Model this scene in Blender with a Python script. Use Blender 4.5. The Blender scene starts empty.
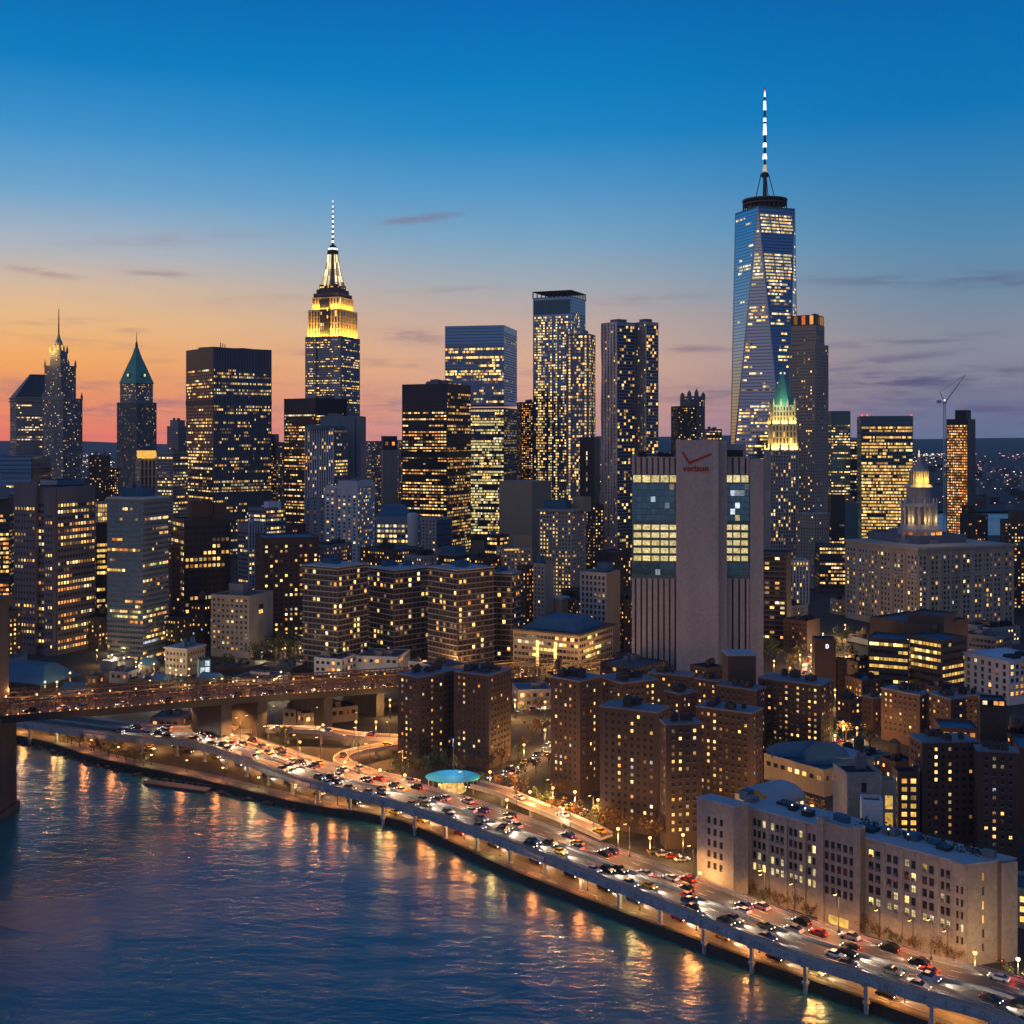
import bpy, math, random
from math import radians, sin, cos, pi, atan2, sqrt
rnd = random.Random(11)
SC = bpy.context.scene
COL = SC.collection

# ------------------------------------------------------------------ camera
F, CZ, HY = 1200.0, 130.0, 437.0
cam_d = bpy.data.cameras.new('camera')
cam = bpy.data.objects.new('camera', cam_d); COL.objects.link(cam)
cam.location = (0, 0, CZ); cam.rotation_euler = (pi / 2, 0, 0)
cam_d.sensor_width = 36; cam_d.lens = 36 * F / 1024
cam_d.shift_y = -(512 - HY) / 1024
cam_d.clip_start = 1; cam_d.clip_end = 60000
SC.camera = cam
SC.view_settings.view_transform = 'Standard'; SC.view_settings.look = 'None'
SC.view_settings.exposure = 0; SC.view_settings.gamma = 1
SC.render.resolution_x = SC.render.resolution_y = 1024
SC.render.engine = 'CYCLES'
SC.cycles.use_denoising = True
SC.cycles.sample_clamp_indirect = 4
SC.cycles.max_bounces = 6; SC.cycles.diffuse_bounces = 2; SC.cycles.glossy_bounces = 3
SC.cycles.transparent_max_bounces = 4; SC.cycles.transmission_bounces = 2
SC.cycles.caustics_reflective = False; SC.cycles.caustics_refractive = False

def gx(px, Y): return (px - 512) / F * Y
def gz(py, Y): return CZ - (py - HY) * Y / F
def gY(py, z): return F * (CZ - z) / (py - HY)
def gp(px, py, z):
    Y = gY(py, z); return (gx(px, Y), Y, z)
def lin(c):
    return tuple((v / 255 / 12.92 if v / 255 <= .04045 else ((v / 255 + .055) / 1.055) ** 2.4) for v in c)

# ------------------------------------------------------------------ sky
W_ = bpy.data.worlds.new('World'); SC.world = W_; W_.use_nodes = True
wn = W_.node_tree; wn.nodes.clear(); wl = wn.links
def N(t, **k):
    n = wn.nodes.new(t)
    for a, b in k.items(): setattr(n, a, b)
    return n
def M(op, a, b=None, c=None):
    n = N('ShaderNodeMath', operation=op)
    for i, v in enumerate((a, b, c)):
        if v is None: continue
        if isinstance(v, (int, float)): n.inputs[i].default_value = v
        else: wl.new(v, n.inputs[i])
    return n.outputs[0]
tc = N('ShaderNodeTexCoord'); sep = N('ShaderNodeSeparateXYZ'); wl.new(tc.outputs['Generated'], sep.inputs[0])
dx, dy, dz = sep.outputs
az = M('ARCTAN2', dx, dy)
el = M('MAXIMUM', dz, 0.0)
def ramp(stops):
    r = N('ShaderNodeValToRGB'); e = r.color_ramp; e.interpolation = 'B_SPLINE' if False else 'LINEAR'
    while len(e.elements) < len(stops): e.elements.new(.5)
    for q, (p, c) in zip(e.elements, stops):
        q.position = p; q.color = (*lin(c), 1)
    wl.new(el, r.inputs[0]); return r.outputs[0]
RL = ramp([(0, (243, 120, 92)), (.03, (252, 152, 88)), (.06, (253, 174, 92)), (.09, (246, 194, 132)), (.118, (222, 192, 162)),
           (.148, (178, 186, 196)), (.19, (112, 168, 208)), (.235, (62, 148, 206)), (.285, (2, 126, 194)), (.345, (0, 106, 180)), (.7, (10, 74, 146)), (1, (34, 84, 148))])
RC = ramp([(0, (208, 150, 144)), (.024, (228, 164, 136)), (.06, (228, 178, 146)), (.095, (206, 178, 164)), (.128, (166, 176, 186)),
           (.165, (122, 168, 200)), (.205, (80, 152, 204)), (.245, (28, 136, 198)), (.285, (0, 126, 194)), (.345, (0, 106, 182)), (.7, (10, 74, 146)), (1, (34, 84, 148))])
RR = ramp([(0, (98, 112, 144)), (.02, (110, 116, 146)), (.045, (136, 134, 150)), (.075, (142, 144, 158)), (.11, (118, 144, 168)),
           (.16, (82, 140, 180)), (.205, (52, 130, 184)), (.25, (8, 118, 184)), (.29, (0, 112, 180)), (.345, (0, 98, 172)), (.7, (10, 72, 144)), (1, (34, 84, 148))])
RB = ramp([(0, (104, 106, 132)), (.12, (156, 148, 160)), (.3, (160, 158, 176)), (.55, (116, 138, 172)), (.8, (66, 106, 158)), (1, (36, 86, 146))])
RE = ramp([(0, (40, 52, 86)), (.15, (46, 68, 110)), (.4, (44, 84, 132)), (.7, (34, 78, 136)), (1, (34, 84, 142))])
def mr(v, a, b):
    n = N('ShaderNodeMapRange', interpolation_type='SMOOTHSTEP'); wl.new(v, n.inputs[0]); n.inputs[1].default_value = a; n.inputs[2].default_value = b
    return n.outputs[0]
def mix(f, a, b):
    n = N('ShaderNodeMix', data_type='RGBA')
    if isinstance(f, (int, float)): n.inputs[0].default_value = f
    else: wl.new(f, n.inputs[0])
    for s, v in ((n.inputs[6], a), (n.inputs[7], b)):
        if isinstance(v, tuple): s.default_value = (*v, 1)
        else: wl.new(v, s)
    return n.outputs[2]
sky = mix(mr(az, -.40, .04), RL, RC)
sky = mix(mr(az, -.02, .38), sky, RR)
absaz = M('ABSOLUTE', M('ADD', az, .35))
sky = mix(mr(absaz, 1.2, 2.2), sky, mix(M('MULTIPLY', mr(dx, .05, .7), mr(dy, .3, -.25)), RB, RE))
# thin dusk cloud wisps: (azimuth px, row, half width, half height, slope, strength)
WISPS = [(165, 240, 95, 6, -.10, .30), (418, 219, 50, 5, -.13, .55), (42, 272, 32, 4, .12, .5), (156, 274, 28, 4, 0, .6),
         (408, 336, 42, 8, .10, .62), (374, 362, 20, 4, 0, .5), (92, 343, 70, 4, .08, .35), (420, 365, 24, 4, 0, .4),
         (96, 385, 22, 7, 0, .5), (22, 388, 45, 9, 0, .45), (95, 407, 40, 7, 0, .75), (172, 406, 34, 7, 0, .75), (388, 405, 36, 12, 0, .55),
         (690, 349, 46, 4, 0, .6), (700, 394, 60, 8, 0, .5), (890, 281, 95, 6, .05, .45), (1008, 280, 45, 9, .05, .5),
         (858, 344, 45, 4, -.05, .5), (888, 360, 75, 5, -.1, .6), (855, 373, 50, 4, .1, .55), (865, 383, 50, 5, -.06, .6),
         (930, 384, 70, 12, 0, .75), (1010, 372, 40, 8, 0, .55), (560, 372, 60, 5, .04, .35), (250, 300, 60, 4, -.05, .3), (300, 352, 40, 4, .05, .4), (640, 300, 80, 5, -.06, .25), (940, 340, 60, 5, -.08, .5), (980, 410, 60, 6, .03, .6), (880, 405, 60, 6, -.02, .6), (60, 322, 50, 4, -.06, .35), (220, 380, 40, 5, 0, .45), (450, 290, 60, 4, -.05, .2), (100, 414, 24, 4, 0, .4), (150, 361, 26, 3, 0, .25), (130, 330, 18, 4, 0, .3)]
nz = N('ShaderNodeTexNoise'); nz.inputs['Scale'].default_value = 1; nz.inputs['Detail'].default_value = 5; nz.inputs['Roughness'].default_value = .62
cv = N('ShaderNodeCombineXYZ'); wl.new(M('MULTIPLY', az, 22), cv.inputs[0]); wl.new(M('MULTIPLY', dz, 150), cv.inputs[1]); wl.new(cv.outputs[0], nz.inputs['Vector'])
acc = None
for (px, py, hw, hh, sl, st) in WISPS:
    a0 = math.atan((px - 512) / F); h = sqrt(1 + ((px - 512) / F) ** 2 + ((HY - py) / F) ** 2); e0 = (HY - py) / F / h
    u = M('SUBTRACT', az, a0)
    v = M('SUBTRACT', M('SUBTRACT', dz, e0), M('MULTIPLY', u, -sl))
    r2 = M('ADD', M('POWER', M('DIVIDE', u, hw / F), 2), M('POWER', M('DIVIDE', v, hh / F), 2))
    g = M('MULTIPLY', M('POWER', 2.718, M('MULTIPLY', r2, -1.2)), st * 1.15)
    acc = g if acc is None else M('ADD', acc, g)
lowband = M('MULTIPLY', mr(el, .075, .02), mr(nz.outputs[0], .45, .75))
cf = M('MULTIPLY', M('MINIMUM', acc, 1), mr(nz.outputs[0], .34, .62))
cf = M('ADD', M('MULTIPLY', cf, .85), M('MULTIPLY', lowband, .30))
ccol = mix(mr(az, -.35, .3), lin((150, 112, 128)), lin((92, 88, 122)))
sky = mix(cf, sky, ccol)
# the lowest sky is a little brighter than it looks through the haze
vm_ = N('ShaderNodeVectorMath', operation='SCALE'); wl.new(sky, vm_.inputs[0]); wl.new(M('ADD', 1, M('MULTIPLY', mr(el, .11, .0), .22)), vm_.inputs['Scale']); sky = vm_.outputs[0]
nis = N('ShaderNodeTexSky', sky_type='NISHITA'); nis.sun_disc = False
nis.sun_elevation = radians(.5); nis.sun_rotation = radians(-30)
bg = N('ShaderNodeBackground'); bg.inputs[1].default_value = 1.0; wl.new(sky, bg.inputs[0])
bg2 = N('ShaderNodeBackground'); bg2.inputs[1].default_value = .001; wl.new(nis.outputs[0], bg2.inputs[0])
ad = N('ShaderNodeAddShader'); wl.new(bg.outputs[0], ad.inputs[0]); wl.new(bg2.outputs[0], ad.inputs[1])
wo = N('ShaderNodeOutputWorld'); wl.new(ad.outputs[0], wo.inputs[0])

# afterglow low in the west
sd = bpy.data.lights.new('sun', 'SUN'); sd.energy = .12; sd.angle = radians(12); sd.color = (1, .55, .3)
so = bpy.data.objects.new('sun', sd); COL.objects.link(so)
so.rotation_euler = (radians(88), 0, radians(30 + 180))

# ------------------------------------------------------------------ materials
MATS = {}
def newmat(name):
    m = bpy.data.materials.new(name); m.use_nodes = True; MATS[name] = m
    nt = m.node_tree; nt.nodes.clear(); out = nt.nodes.new('ShaderNodeOutputMaterial'); return m, nt, out
def solid(name, c, rough=.8, metal=0, var=.25, scale=.12, fine=None, spec=.5, streak=True):
    m, nt, out = newmat(name); L = nt.links
    b = nt.nodes.new('ShaderNodeBsdfPrincipled'); L.new(b.outputs[0], out.inputs[0])
    b.inputs['Roughness'].default_value = rough; b.inputs['Metallic'].default_value = metal
    b.inputs['Specular IOR Level'].default_value = spec
    geo = nt.nodes.new('ShaderNodeNewGeometry'); oi = nt.nodes.new('ShaderNodeObjectInfo')
    mp = nt.nodes.new('ShaderNodeMapping'); L.new(geo.outputs['Position'], mp.inputs[0])
    mp.inputs['Scale'].default_value = (1, 1, .12 if streak else 1)
    n1 = nt.nodes.new('ShaderNodeTexNoise'); n1.inputs['Scale'].default_value = scale; n1.inputs['Detail'].default_value = 6; L.new(mp.outputs[0], n1.inputs['Vector'])
    n2 = nt.nodes.new('ShaderNodeTexNoise'); n2.inputs['Scale'].default_value = fine or 1.7; n2.inputs['Detail'].default_value = 3; L.new(geo.outputs['Position'], n2.inputs['Vector'])
    a = nt.nodes.new('ShaderNodeMath'); a.operation = 'ADD'; L.new(n1.outputs[0], a.inputs[0]); L.new(n2.outputs[0], a.inputs[1])
    mrn = nt.nodes.new('ShaderNodeMapRange'); L.new(a.outputs[0], mrn.inputs[0]); mrn.inputs[1].default_value = .6; mrn.inputs[2].default_value = 1.4
    mrn.inputs[3].default_value = 1 - var; mrn.inputs[4].default_value = 1 + var
    vm = nt.nodes.new('ShaderNodeVectorMath'); vm.operation = 'SCALE'; vm.inputs[0].default_value = c; L.new(mrn.outputs[0], vm.inputs['Scale'])
    L.new(vm.outputs[0], b.inputs['Base Color'])
    return m
def glassy(name, c, metal, rough, bandz=0):
    m, nt, out = newmat(name); L = nt.links
    b = nt.nodes.new('ShaderNodeBsdfPrincipled'); L.new(b.outputs[0], out.inputs[0])
    b.inputs['Metallic'].default_value = metal
    geo = nt.nodes.new('ShaderNodeNewGeometry')
    n1 = nt.nodes.new('ShaderNodeTexNoise'); n1.inputs['Scale'].default_value = .35; L.new(geo.outputs['Position'], n1.inputs['Vector'])
    rr = nt.nodes.new('ShaderNodeMapRange'); L.new(n1.outputs[0], rr.inputs[0]); rr.inputs[3].default_value = rough * .5; rr.inputs[4].default_value = rough * 1.5
    L.new(rr.outputs[0], b.inputs['Roughness'])
    # base colour varies a little at random from pane to pane
    wh = nt.nodes.new('ShaderNodeTexWhiteNoise'); wh.noise_dimensions = '1D'; L.new(geo.outputs['Random Per Island'], wh.inputs['W'])
    rm = nt.nodes.new('ShaderNodeMapRange'); L.new(geo.outputs['Random Per Island'], rm.inputs[0]); rm.inputs[3].default_value = .82; rm.inputs[4].default_value = 1.18
    vm = nt.nodes.new('ShaderNodeVectorMath'); vm.operation = 'SCALE'; vm.inputs[0].default_value = c; L.new(rm.outputs[0], vm.inputs['Scale'])
    if bandz:
        sp = nt.nodes.new('ShaderNodeSeparateXYZ'); L.new(geo.outputs['Position'], sp.inputs[0])
        dv = nt.nodes.new('ShaderNodeMath'); dv.operation = 'DIVIDE'; dv.inputs[1].default_value = bandz; L.new(sp.outputs[2], dv.inputs[0])
        fr = nt.nodes.new('ShaderNodeMath'); fr.operation = 'FRACT'; L.new(dv.outputs[0], fr.inputs[0])
        gt = nt.nodes.new('ShaderNodeMath'); gt.operation = 'GREATER_THAN'; gt.inputs[1].default_value = .72; L.new(fr.outputs[0], gt.inputs[0])
        mx = nt.nodes.new('ShaderNodeMapRange'); L.new(gt.outputs[0], mx.inputs[0]); mx.inputs[3].default_value = 1; mx.inputs[4].default_value = .45
        v2 = nt.nodes.new('ShaderNodeVectorMath'); v2.operation = 'SCALE'; L.new(vm.outputs[0], v2.inputs[0]); L.new(mx.outputs[0], v2.inputs['Scale'])
        L.new(v2.outputs[0], b.inputs['Base Color'])
    else: L.new(vm.outputs[0], b.inputs['Base Color'])
    return m
def lit(name, c1, c2, s, lo=.16, hi=2.2, patt=True, sample=False):
    m, nt, out = newmat(name); L = nt.links
    e = nt.nodes.new('ShaderNodeEmission'); L.new(e.outputs[0], out.inputs[0])
    geo = nt.nodes.new('ShaderNodeNewGeometry'); oi = nt.nodes.new('ShaderNodeObjectInfo')
    a = nt.nodes.new('ShaderNodeMath'); a.operation = 'ADD'; L.new(geo.outputs['Random Per Island'], a.inputs[0]); L.new(oi.outputs['Random'], a.inputs[1])
    fr = nt.nodes.new('ShaderNodeMath'); fr.operation = 'FRACT'; L.new(a.outputs[0], fr.inputs[0])
    pw_ = nt.nodes.new('ShaderNodeMath'); pw_.operation = 'POWER'; pw_.inputs[1].default_value = 1.5; L.new(fr.outputs[0], pw_.inputs[0])
    mrn = nt.nodes.new('ShaderNodeMapRange'); L.new(pw_.outputs[0], mrn.inputs[0]); mrn.inputs[3].default_value = lo * s; mrn.inputs[4].default_value = hi * s
    wh = nt.nodes.new('ShaderNodeTexWhiteNoise'); wh.noise_dimensions = '1D'; L.new(fr.outputs[0], wh.inputs['W'])
    mx = nt.nodes.new('ShaderNodeMix'); mx.data_type = 'RGBA'; L.new(wh.outputs[0], mx.inputs[0]); mx.inputs[6].default_value = (*c1, 1); mx.inputs[7].default_value = (*c2, 1)
    L.new(mx.outputs[2], e.inputs[0])
    if patt:
        n1 = nt.nodes.new('ShaderNodeTexNoise'); n1.inputs['Scale'].default_value = .9; n1.inputs['Detail'].default_value = 2; L.new(geo.outputs['Position'], n1.inputs['Vector'])
        m2 = nt.nodes.new('ShaderNodeMapRange'); L.new(n1.outputs[0], m2.inputs[0]); m2.inputs[1].default_value = .3; m2.inputs[2].default_value = .65; m2.inputs[3].default_value = .45; m2.inputs[4].default_value = 1.15
        mu = nt.nodes.new('ShaderNodeMath'); mu.operation = 'MULTIPLY'; L.new(mrn.outputs[0], mu.inputs[0]); L.new(m2.outputs[0], mu.inputs[1])
        L.new(mu.outputs[0], e.inputs[1])
    else: L.new(mrn.outputs[0], e.inputs[1])
    m.cycles.emission_sampling = 'FRONT_BACK' if sample else 'NONE'
    return m

solid('brick_dark', (.075, .048, .044), var=.4, fine=3); solid('brick_red', (.105, .056, .048), var=.4, fine=3); solid('brick_brown', (.09, .066, .058), var=.4, fine=3)
solid('stone_grey', (.29, .28, .285), var=.3, fine=.8); solid('stone_warm', (.40, .33, .27)); solid('stone_cream', (.37, .325, .285), var=.3, fine=.8); solid('stone_pale', (.42, .40, .40)); solid('stone_white', (.55, .55, .57))
solid('concrete', (.40, .36, .37), var=.22, scale=.2, fine=.7); solid('concrete_beige', (.34, .25, .18), var=.12); solid('concrete_blue', (.20, .22, .27), var=.15)
solid('metal_dark', (.035, .04, .05), .5, .3); solid('metal_steel', (.42, .43, .46), .38, .7); solid('metal_black', (.018, .018, .022), .5)
solid('cladding_dark', (.03, .032, .045), .45, .2); solid('cladding_brown', (.075, .06, .065), .6); solid('cladding_purple', (.15, .125, .145), .7)
solid('cladding_grey', (.17, .17, .2), .6); solid('cladding_teal', (.07, .16, .19), .5); solid('copper_green', (.10, .36, .29), .55, .1, var=.3)
solid('roof_slate', (.05, .055, .075), .6); solid('roof_membrane', (.10, .115, .135), .75, spec=.12, var=.45, scale=.06, streak=False); solid('roof_blue_skytint', (.055, .14, .22), .55, spec=.12, var=.25, streak=False)  # the blue roofs carry reflected sky in their base colour
solid('roof_dark', (.04, .045, .052), .8, spec=.12, var=.4, streak=False); solid('white_paint', (.6, .62, .66), .6); solid('red_sign', (.35, .01, .02), .5)
solid('steel_blue', (.28, .33, .40), .5, .1, var=.5, scale=.4); solid('stone_pier', (.075, .07, .072), .85, var=.4, scale=.2)
solid('asphalt', (.055, .052, .052), .8, var=.25, streak=False); solid('deck_asphalt', (.075, .068, .064), .7, var=.3, scale=.3, streak=False)
solid('paving', (.16, .145, .13), .85, var=.35, streak=False); solid('land', (.034, .034, .030), .9, var=.6, scale=.05, fine=.35, streak=False)
solid('hill', (.065, .085, .08), .95, var=.4, scale=.003, streak=False); solid('seawall', (.05, .045, .042), .9, var=.5)
solid('road_paint', (.55, .55, .5), .7); solid('bark', (.05, .035, .025), .9); solid('rubber', (.015, .015, .015), .9); solid('barrier', (.33, .31, .29), .8, var=.3)
solid('leaf_green', (.055, .075, .03), .7, var=.5, scale=.8, streak=False); solid('leaf_amber', (.13, .075, .03), .7, var=.5, scale=.8, streak=False)
solid('canopy_blue', (.03, .28, .42), .5, var=.12); solid('rust_steel', (.10, .075, .055), .7)
for nm, c in (('paint_white', (.6, .6, .6)), ('paint_black', (.015, .015, .018)), ('paint_silver', (.35, .36, .38)), ('paint_red', (.28, .02, .02)),
              ('paint_blue', (.03, .06, .2)), ('paint_yellow', (.6, .36, .02)), ('paint_grey', (.11, .11, .12))):
    solid(nm, c, .3, .25, var=.08)
glassy('pane', (.045, .055, .075), .35, .12); glassy('pane_blue', (.13, .20, .32), .6, .14); glassy('pane_teal', (.16, .32, .38), .75, .14)
glassy('pane_sky', (.42, .50, .60), .9, .06, 4.0); glassy('pane_bronze', (.045, .042, .05), .3, .2); glassy('car_glass', (.02, .022, .028), .2, .08)
glassy('curtain_blue', (.13, .25, .42), .75, .12, 3.9); glassy('pane_steel', (.36, .37, .42), .8, .22)
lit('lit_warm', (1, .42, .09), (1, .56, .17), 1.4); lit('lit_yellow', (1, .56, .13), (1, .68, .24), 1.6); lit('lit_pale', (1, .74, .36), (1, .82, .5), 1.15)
lit('lit_orange', (1, .29, .06), (1, .44, .12), .95); lit('lit_cool', (.62, .78, 1), (.85, .92, 1), .7); lit('lit_green', (.72, .74, .24), (.88, .78, .36), .85)
lit('lit_red', (1, .14, .04), (1, .28, .08), 1.1, .5, 1.3); lit('lit_dim', (1, .5, .2), (.9, .6, .4), .2); lit('lit_office', (1, .74, .30), (.95, .80, .38), .95, .75, 1.15)
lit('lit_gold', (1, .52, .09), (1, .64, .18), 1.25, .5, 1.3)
lit('beacon_white', (.85, .85, 1), (1, .95, .95), 2.0, .8, 1.2, False); lit('beacon_red', (1, .08, .06), (1, .1, .1), 2.0, .8, 1.2, False)
lit('bulb_amber', (1, .50, .13), (1, .58, .2), 3.2, .8, 1.2, False); lit('bulb_pale', (1, .80, .42), (1, .86, .52), 2.6, .6, 1.3, False)
lit('bulb_orange', (1, .30, .05), (1, .42, .1), 2.4, .3, 1.6, False)
lit('head_light', (1, .84, .56), (1, .93, .78), 9, .8, 1.2, False); lit('tail_light', (1, .06, .03), (1, .1, .04), 5, .8, 1.2, False)
lit('far_white', (1, .72, .45), (1, .85, .7), 3, .2, 1.6, False); lit('far_red', (1, .3, .25), (1, .45, .35), 2.2, .2, 1.6, False)

# water
m, nt, out = newmat('water'); L = nt.links
b = nt.nodes.new('ShaderNodeBsdfPrincipled'); L.new(b.outputs[0], out.inputs[0])
b.inputs['Base Color'].default_value = (.030, .150, .150, 1)
b.inputs['Roughness'].default_value = .25; b.inputs['IOR'].default_value = 1.75
geo = nt.nodes.new('ShaderNodeNewGeometry')
def wnoise(sc, det, scale3):
    mp = nt.nodes.new('ShaderNodeMapping'); L.new(geo.outputs['Position'], mp.inputs[0]); mp.inputs['Scale'].default_value = scale3; mp.inputs['Rotation'].default_value = (0, 0, .35)
    n = nt.nodes.new('ShaderNodeTexNoise'); n.inputs['Scale'].default_value = sc; n.inputs['Detail'].default_value = det; L.new(mp.outputs[0], n.inputs['Vector']); return n.outputs[0]
def add(a, b_, k):
    q = nt.nodes.new('ShaderNodeMath'); q.operation = 'MULTIPLY_ADD'; L.new(b_, q.inputs[0]); q.inputs[1].default_value = k; L.new(a, q.inputs[2]); return q.outputs[0]
h = add(wnoise(.10, 3, (.6, 1, 1)), wnoise(.42, 4, (.5, 1, 1)), .5); h = add(h, wnoise(1.1, 3, (.55, 1, 1)), .16); h = add(h, wnoise(.025, 3, (.5, 1, 1)), 1.6)
rn = wnoise(.012, 4, (.35, 1, 1)); rmp = nt.nodes.new('ShaderNodeMapRange'); L.new(rn, rmp.inputs[0]); rmp.inputs[1].default_value = .35; rmp.inputs[2].default_value = .65; rmp.inputs[3].default_value = .22; rmp.inputs[4].default_value = .29; L.new(rmp.outputs[0], b.inputs['Roughness'])
bp = nt.nodes.new('ShaderNodeBump'); bp.inputs['Strength'].default_value = .5; bp.inputs['Distance'].default_value = 1.2; L.new(h, bp.inputs['Height']); L.new(bp.outputs[0], b.inputs['Normal'])

# air between here and the far shore
HAZE = 2.8e-5
m, nt, out = newmat('haze'); pv = nt.nodes.new('ShaderNodeVolumePrincipled'); pv.inputs['Color'].default_value = (.86, .92, 1, 1); pv.inputs['Density'].default_value = HAZE
pv.inputs['Anisotropy'].default_value = .1; nt.links.new(pv.outputs[0], out.inputs['Volume'])

# ------------------------------------------------------------------ mesh helpers
class MB:
    def __init__(s): s.v = []; s.f = []; s.m = []; s.names = []
    def mi(s, name):
        if name not in s.names: s.names.append(name)
        return s.names.index(name)
    def poly(s, pts, mat):
        k = len(s.v); s.v.extend(pts); s.f.append(tuple(range(k, k + len(pts)))); s.m.append(s.mi(mat))
    def mesh(s, verts, faces, mat):
        k = len(s.v); s.v.extend(verts); i = s.mi(mat)
        for f in faces: s.f.append(tuple(a + k for a in f)); s.m.append(i)
    def prism(s, foot, z0, z1, mat, top=None):
        """foot: list of xy (counter-clockwise), z0..z1; top: optional xy list of the upper outline"""
        n = len(foot); top = top or foot
        vs = [(x, y, z0) for x, y in foot] + [(x, y, z1) for x, y in top]
        fs = [(i, (i + 1) % n, n + (i + 1) % n, n + i) for i in range(n)] + [tuple(range(n - 1, -1, -1)), tuple(range(n, 2 * n))]
        s.mesh(vs, fs, mat)
    def box(s, c, size, mat, rz=0):
        a, b_ = size[0] / 2, size[1] / 2; ca, sa = cos(rz), sin(rz)
        ft = [(c[0] + x * ca - y * sa, c[1] + x * sa + y * ca) for x, y in ((-a, -b_), (a, -b_), (a, b_), (-a, b_))]
        s.prism(ft, c[2], c[2] + size[2], mat)
    def bar(s, p, q, r, mat, n=6, r2=None):
        r2 = r if r2 is None else r2
        d = [q[i] - p[i] for i in range(3)]; l = sqrt(sum(x * x for x in d)) or 1e-6; d = [x / l for x in d]
        a = (0, 0, 1) if abs(d[2]) < .9 else (1, 0, 0)
        u = (d[1] * a[2] - d[2] * a[1], d[2] * a[0] - d[0] * a[2], d[0] * a[1] - d[1] * a[0]); lu = sqrt(sum(x * x for x in u)); u = [x / lu for x in u]
        w = (d[1] * u[2] - d[2] * u[1], d[2] * u[0] - d[0] * u[2], d[0] * u[1] - d[1] * u[0])
        vs = []
        for c, rr in ((p, r), (q, r2)):
            for k in range(n):
                t = 2 * pi * k / n; vs.append(tuple(c[i] + rr * (u[i] * cos(t) + w[i] * sin(t)) for i in range(3)))
        fs = [(k, (k + 1) % n, n + (k + 1) % n, n + k) for k in range(n)] + [tuple(range(n - 1, -1, -1)), tuple(range(n, 2 * n))]
        s.mesh(vs, fs, mat)
    def lathe(s, c, prof, mat, n=10, rot=0, sq=1):
        vs = []; fs = []
        for r, z in prof:
            for k in range(n):
                t = 2 * pi * k / n + rot; vs.append((c[0] + r * cos(t), c[1] + r * sin(t), z))
        for j in range(len(prof) - 1):
            for k in range(n): fs.append((j * n + k, j * n + (k + 1) % n, (j + 1) * n + (k + 1) % n, (j + 1) * n + k))
        fs.append(tuple(range(n - 1, -1, -1))); fs.append(tuple(range((len(prof) - 1) * n, len(prof) * n)))
        s.mesh(vs, fs, mat)
    def ball(s, c, r, mat, n=8, m_=5, zs=1):
        s.lathe((c[0], c[1]), [(max(.01, r * sin(pi * j / m_)), c[2] - r * zs * cos(pi * j / m_)) for j in range(m_ + 1)], mat, n)
    def data(s, name, org=(0, 0, 0)):
        me = bpy.data.meshes.new(name)
        ox, oy, oz = org
        me.from_pydata([(x - ox, y - oy, z - oz) for x, y, z in s.v], [], s.f)
        for n in s.names: me.materials.append(MATS[n])
        me.polygons.foreach_set('material_index', s.m); me.update(); return me
    def build(s, name, parent=None, org=(0, 0, 0), loc=None):
        o = bpy.data.objects.new(name, s.data(name, org)); COL.objects.link(o)
        if parent is not None: o.parent = parent; o.location = loc or (0, 0, 0)
        else: o.location = loc if loc is not None else org
        return o
def tag(o, label=None, cat=None, group=None, kind=None):
    if label: o['label'] = label
    if cat: o['category'] = cat
    if group: o['group'] = group
    if kind: o['kind'] = kind
    return o
def empty(name, loc, rz=0):
    o = bpy.data.objects.new(name, None); COL.objects.link(o); o.location = loc; o.rotation_euler = (0, 0, rz); o.empty_display_size = .5; return o
def copy_tree(o, parent=None):
    c = o.copy(); COL.objects.link(c)
    if parent is not None: c.parent = parent
    for ch in list(o.children):
        copy_tree(ch, c)
    return c
ONES = 'zeroth first second third fourth fifth sixth seventh eighth ninth tenth eleventh twelfth thirteenth fourteenth fifteenth sixteenth seventeenth eighteenth nineteenth'.split()
TENS = {2: ('twentieth', 'twenty'), 3: ('thirtieth', 'thirty'), 4: ('fortieth', 'forty'), 5: ('fiftieth', 'fifty')}
def ordinal(i):
    if i < 20: return ONES[i]
    t, u = divmod(i, 10); return TENS[t][0] if u == 0 else TENS[t][1] + '-' + ONES[u]
def light(name, kind, loc, energy, color, parent=None, **k):
    d = bpy.data.lights.new(name, kind); d.energy = energy; d.color = color
    for a, b_ in k.items():
        if a != 'rot': setattr(d, a, b_)
    o = bpy.data.objects.new(name, d); COL.objects.link(o); o.location = loc
    if 'rot' in k: o.rotation_euler = k['rot']
    if parent is not None: o.parent = parent
    return o

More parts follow.
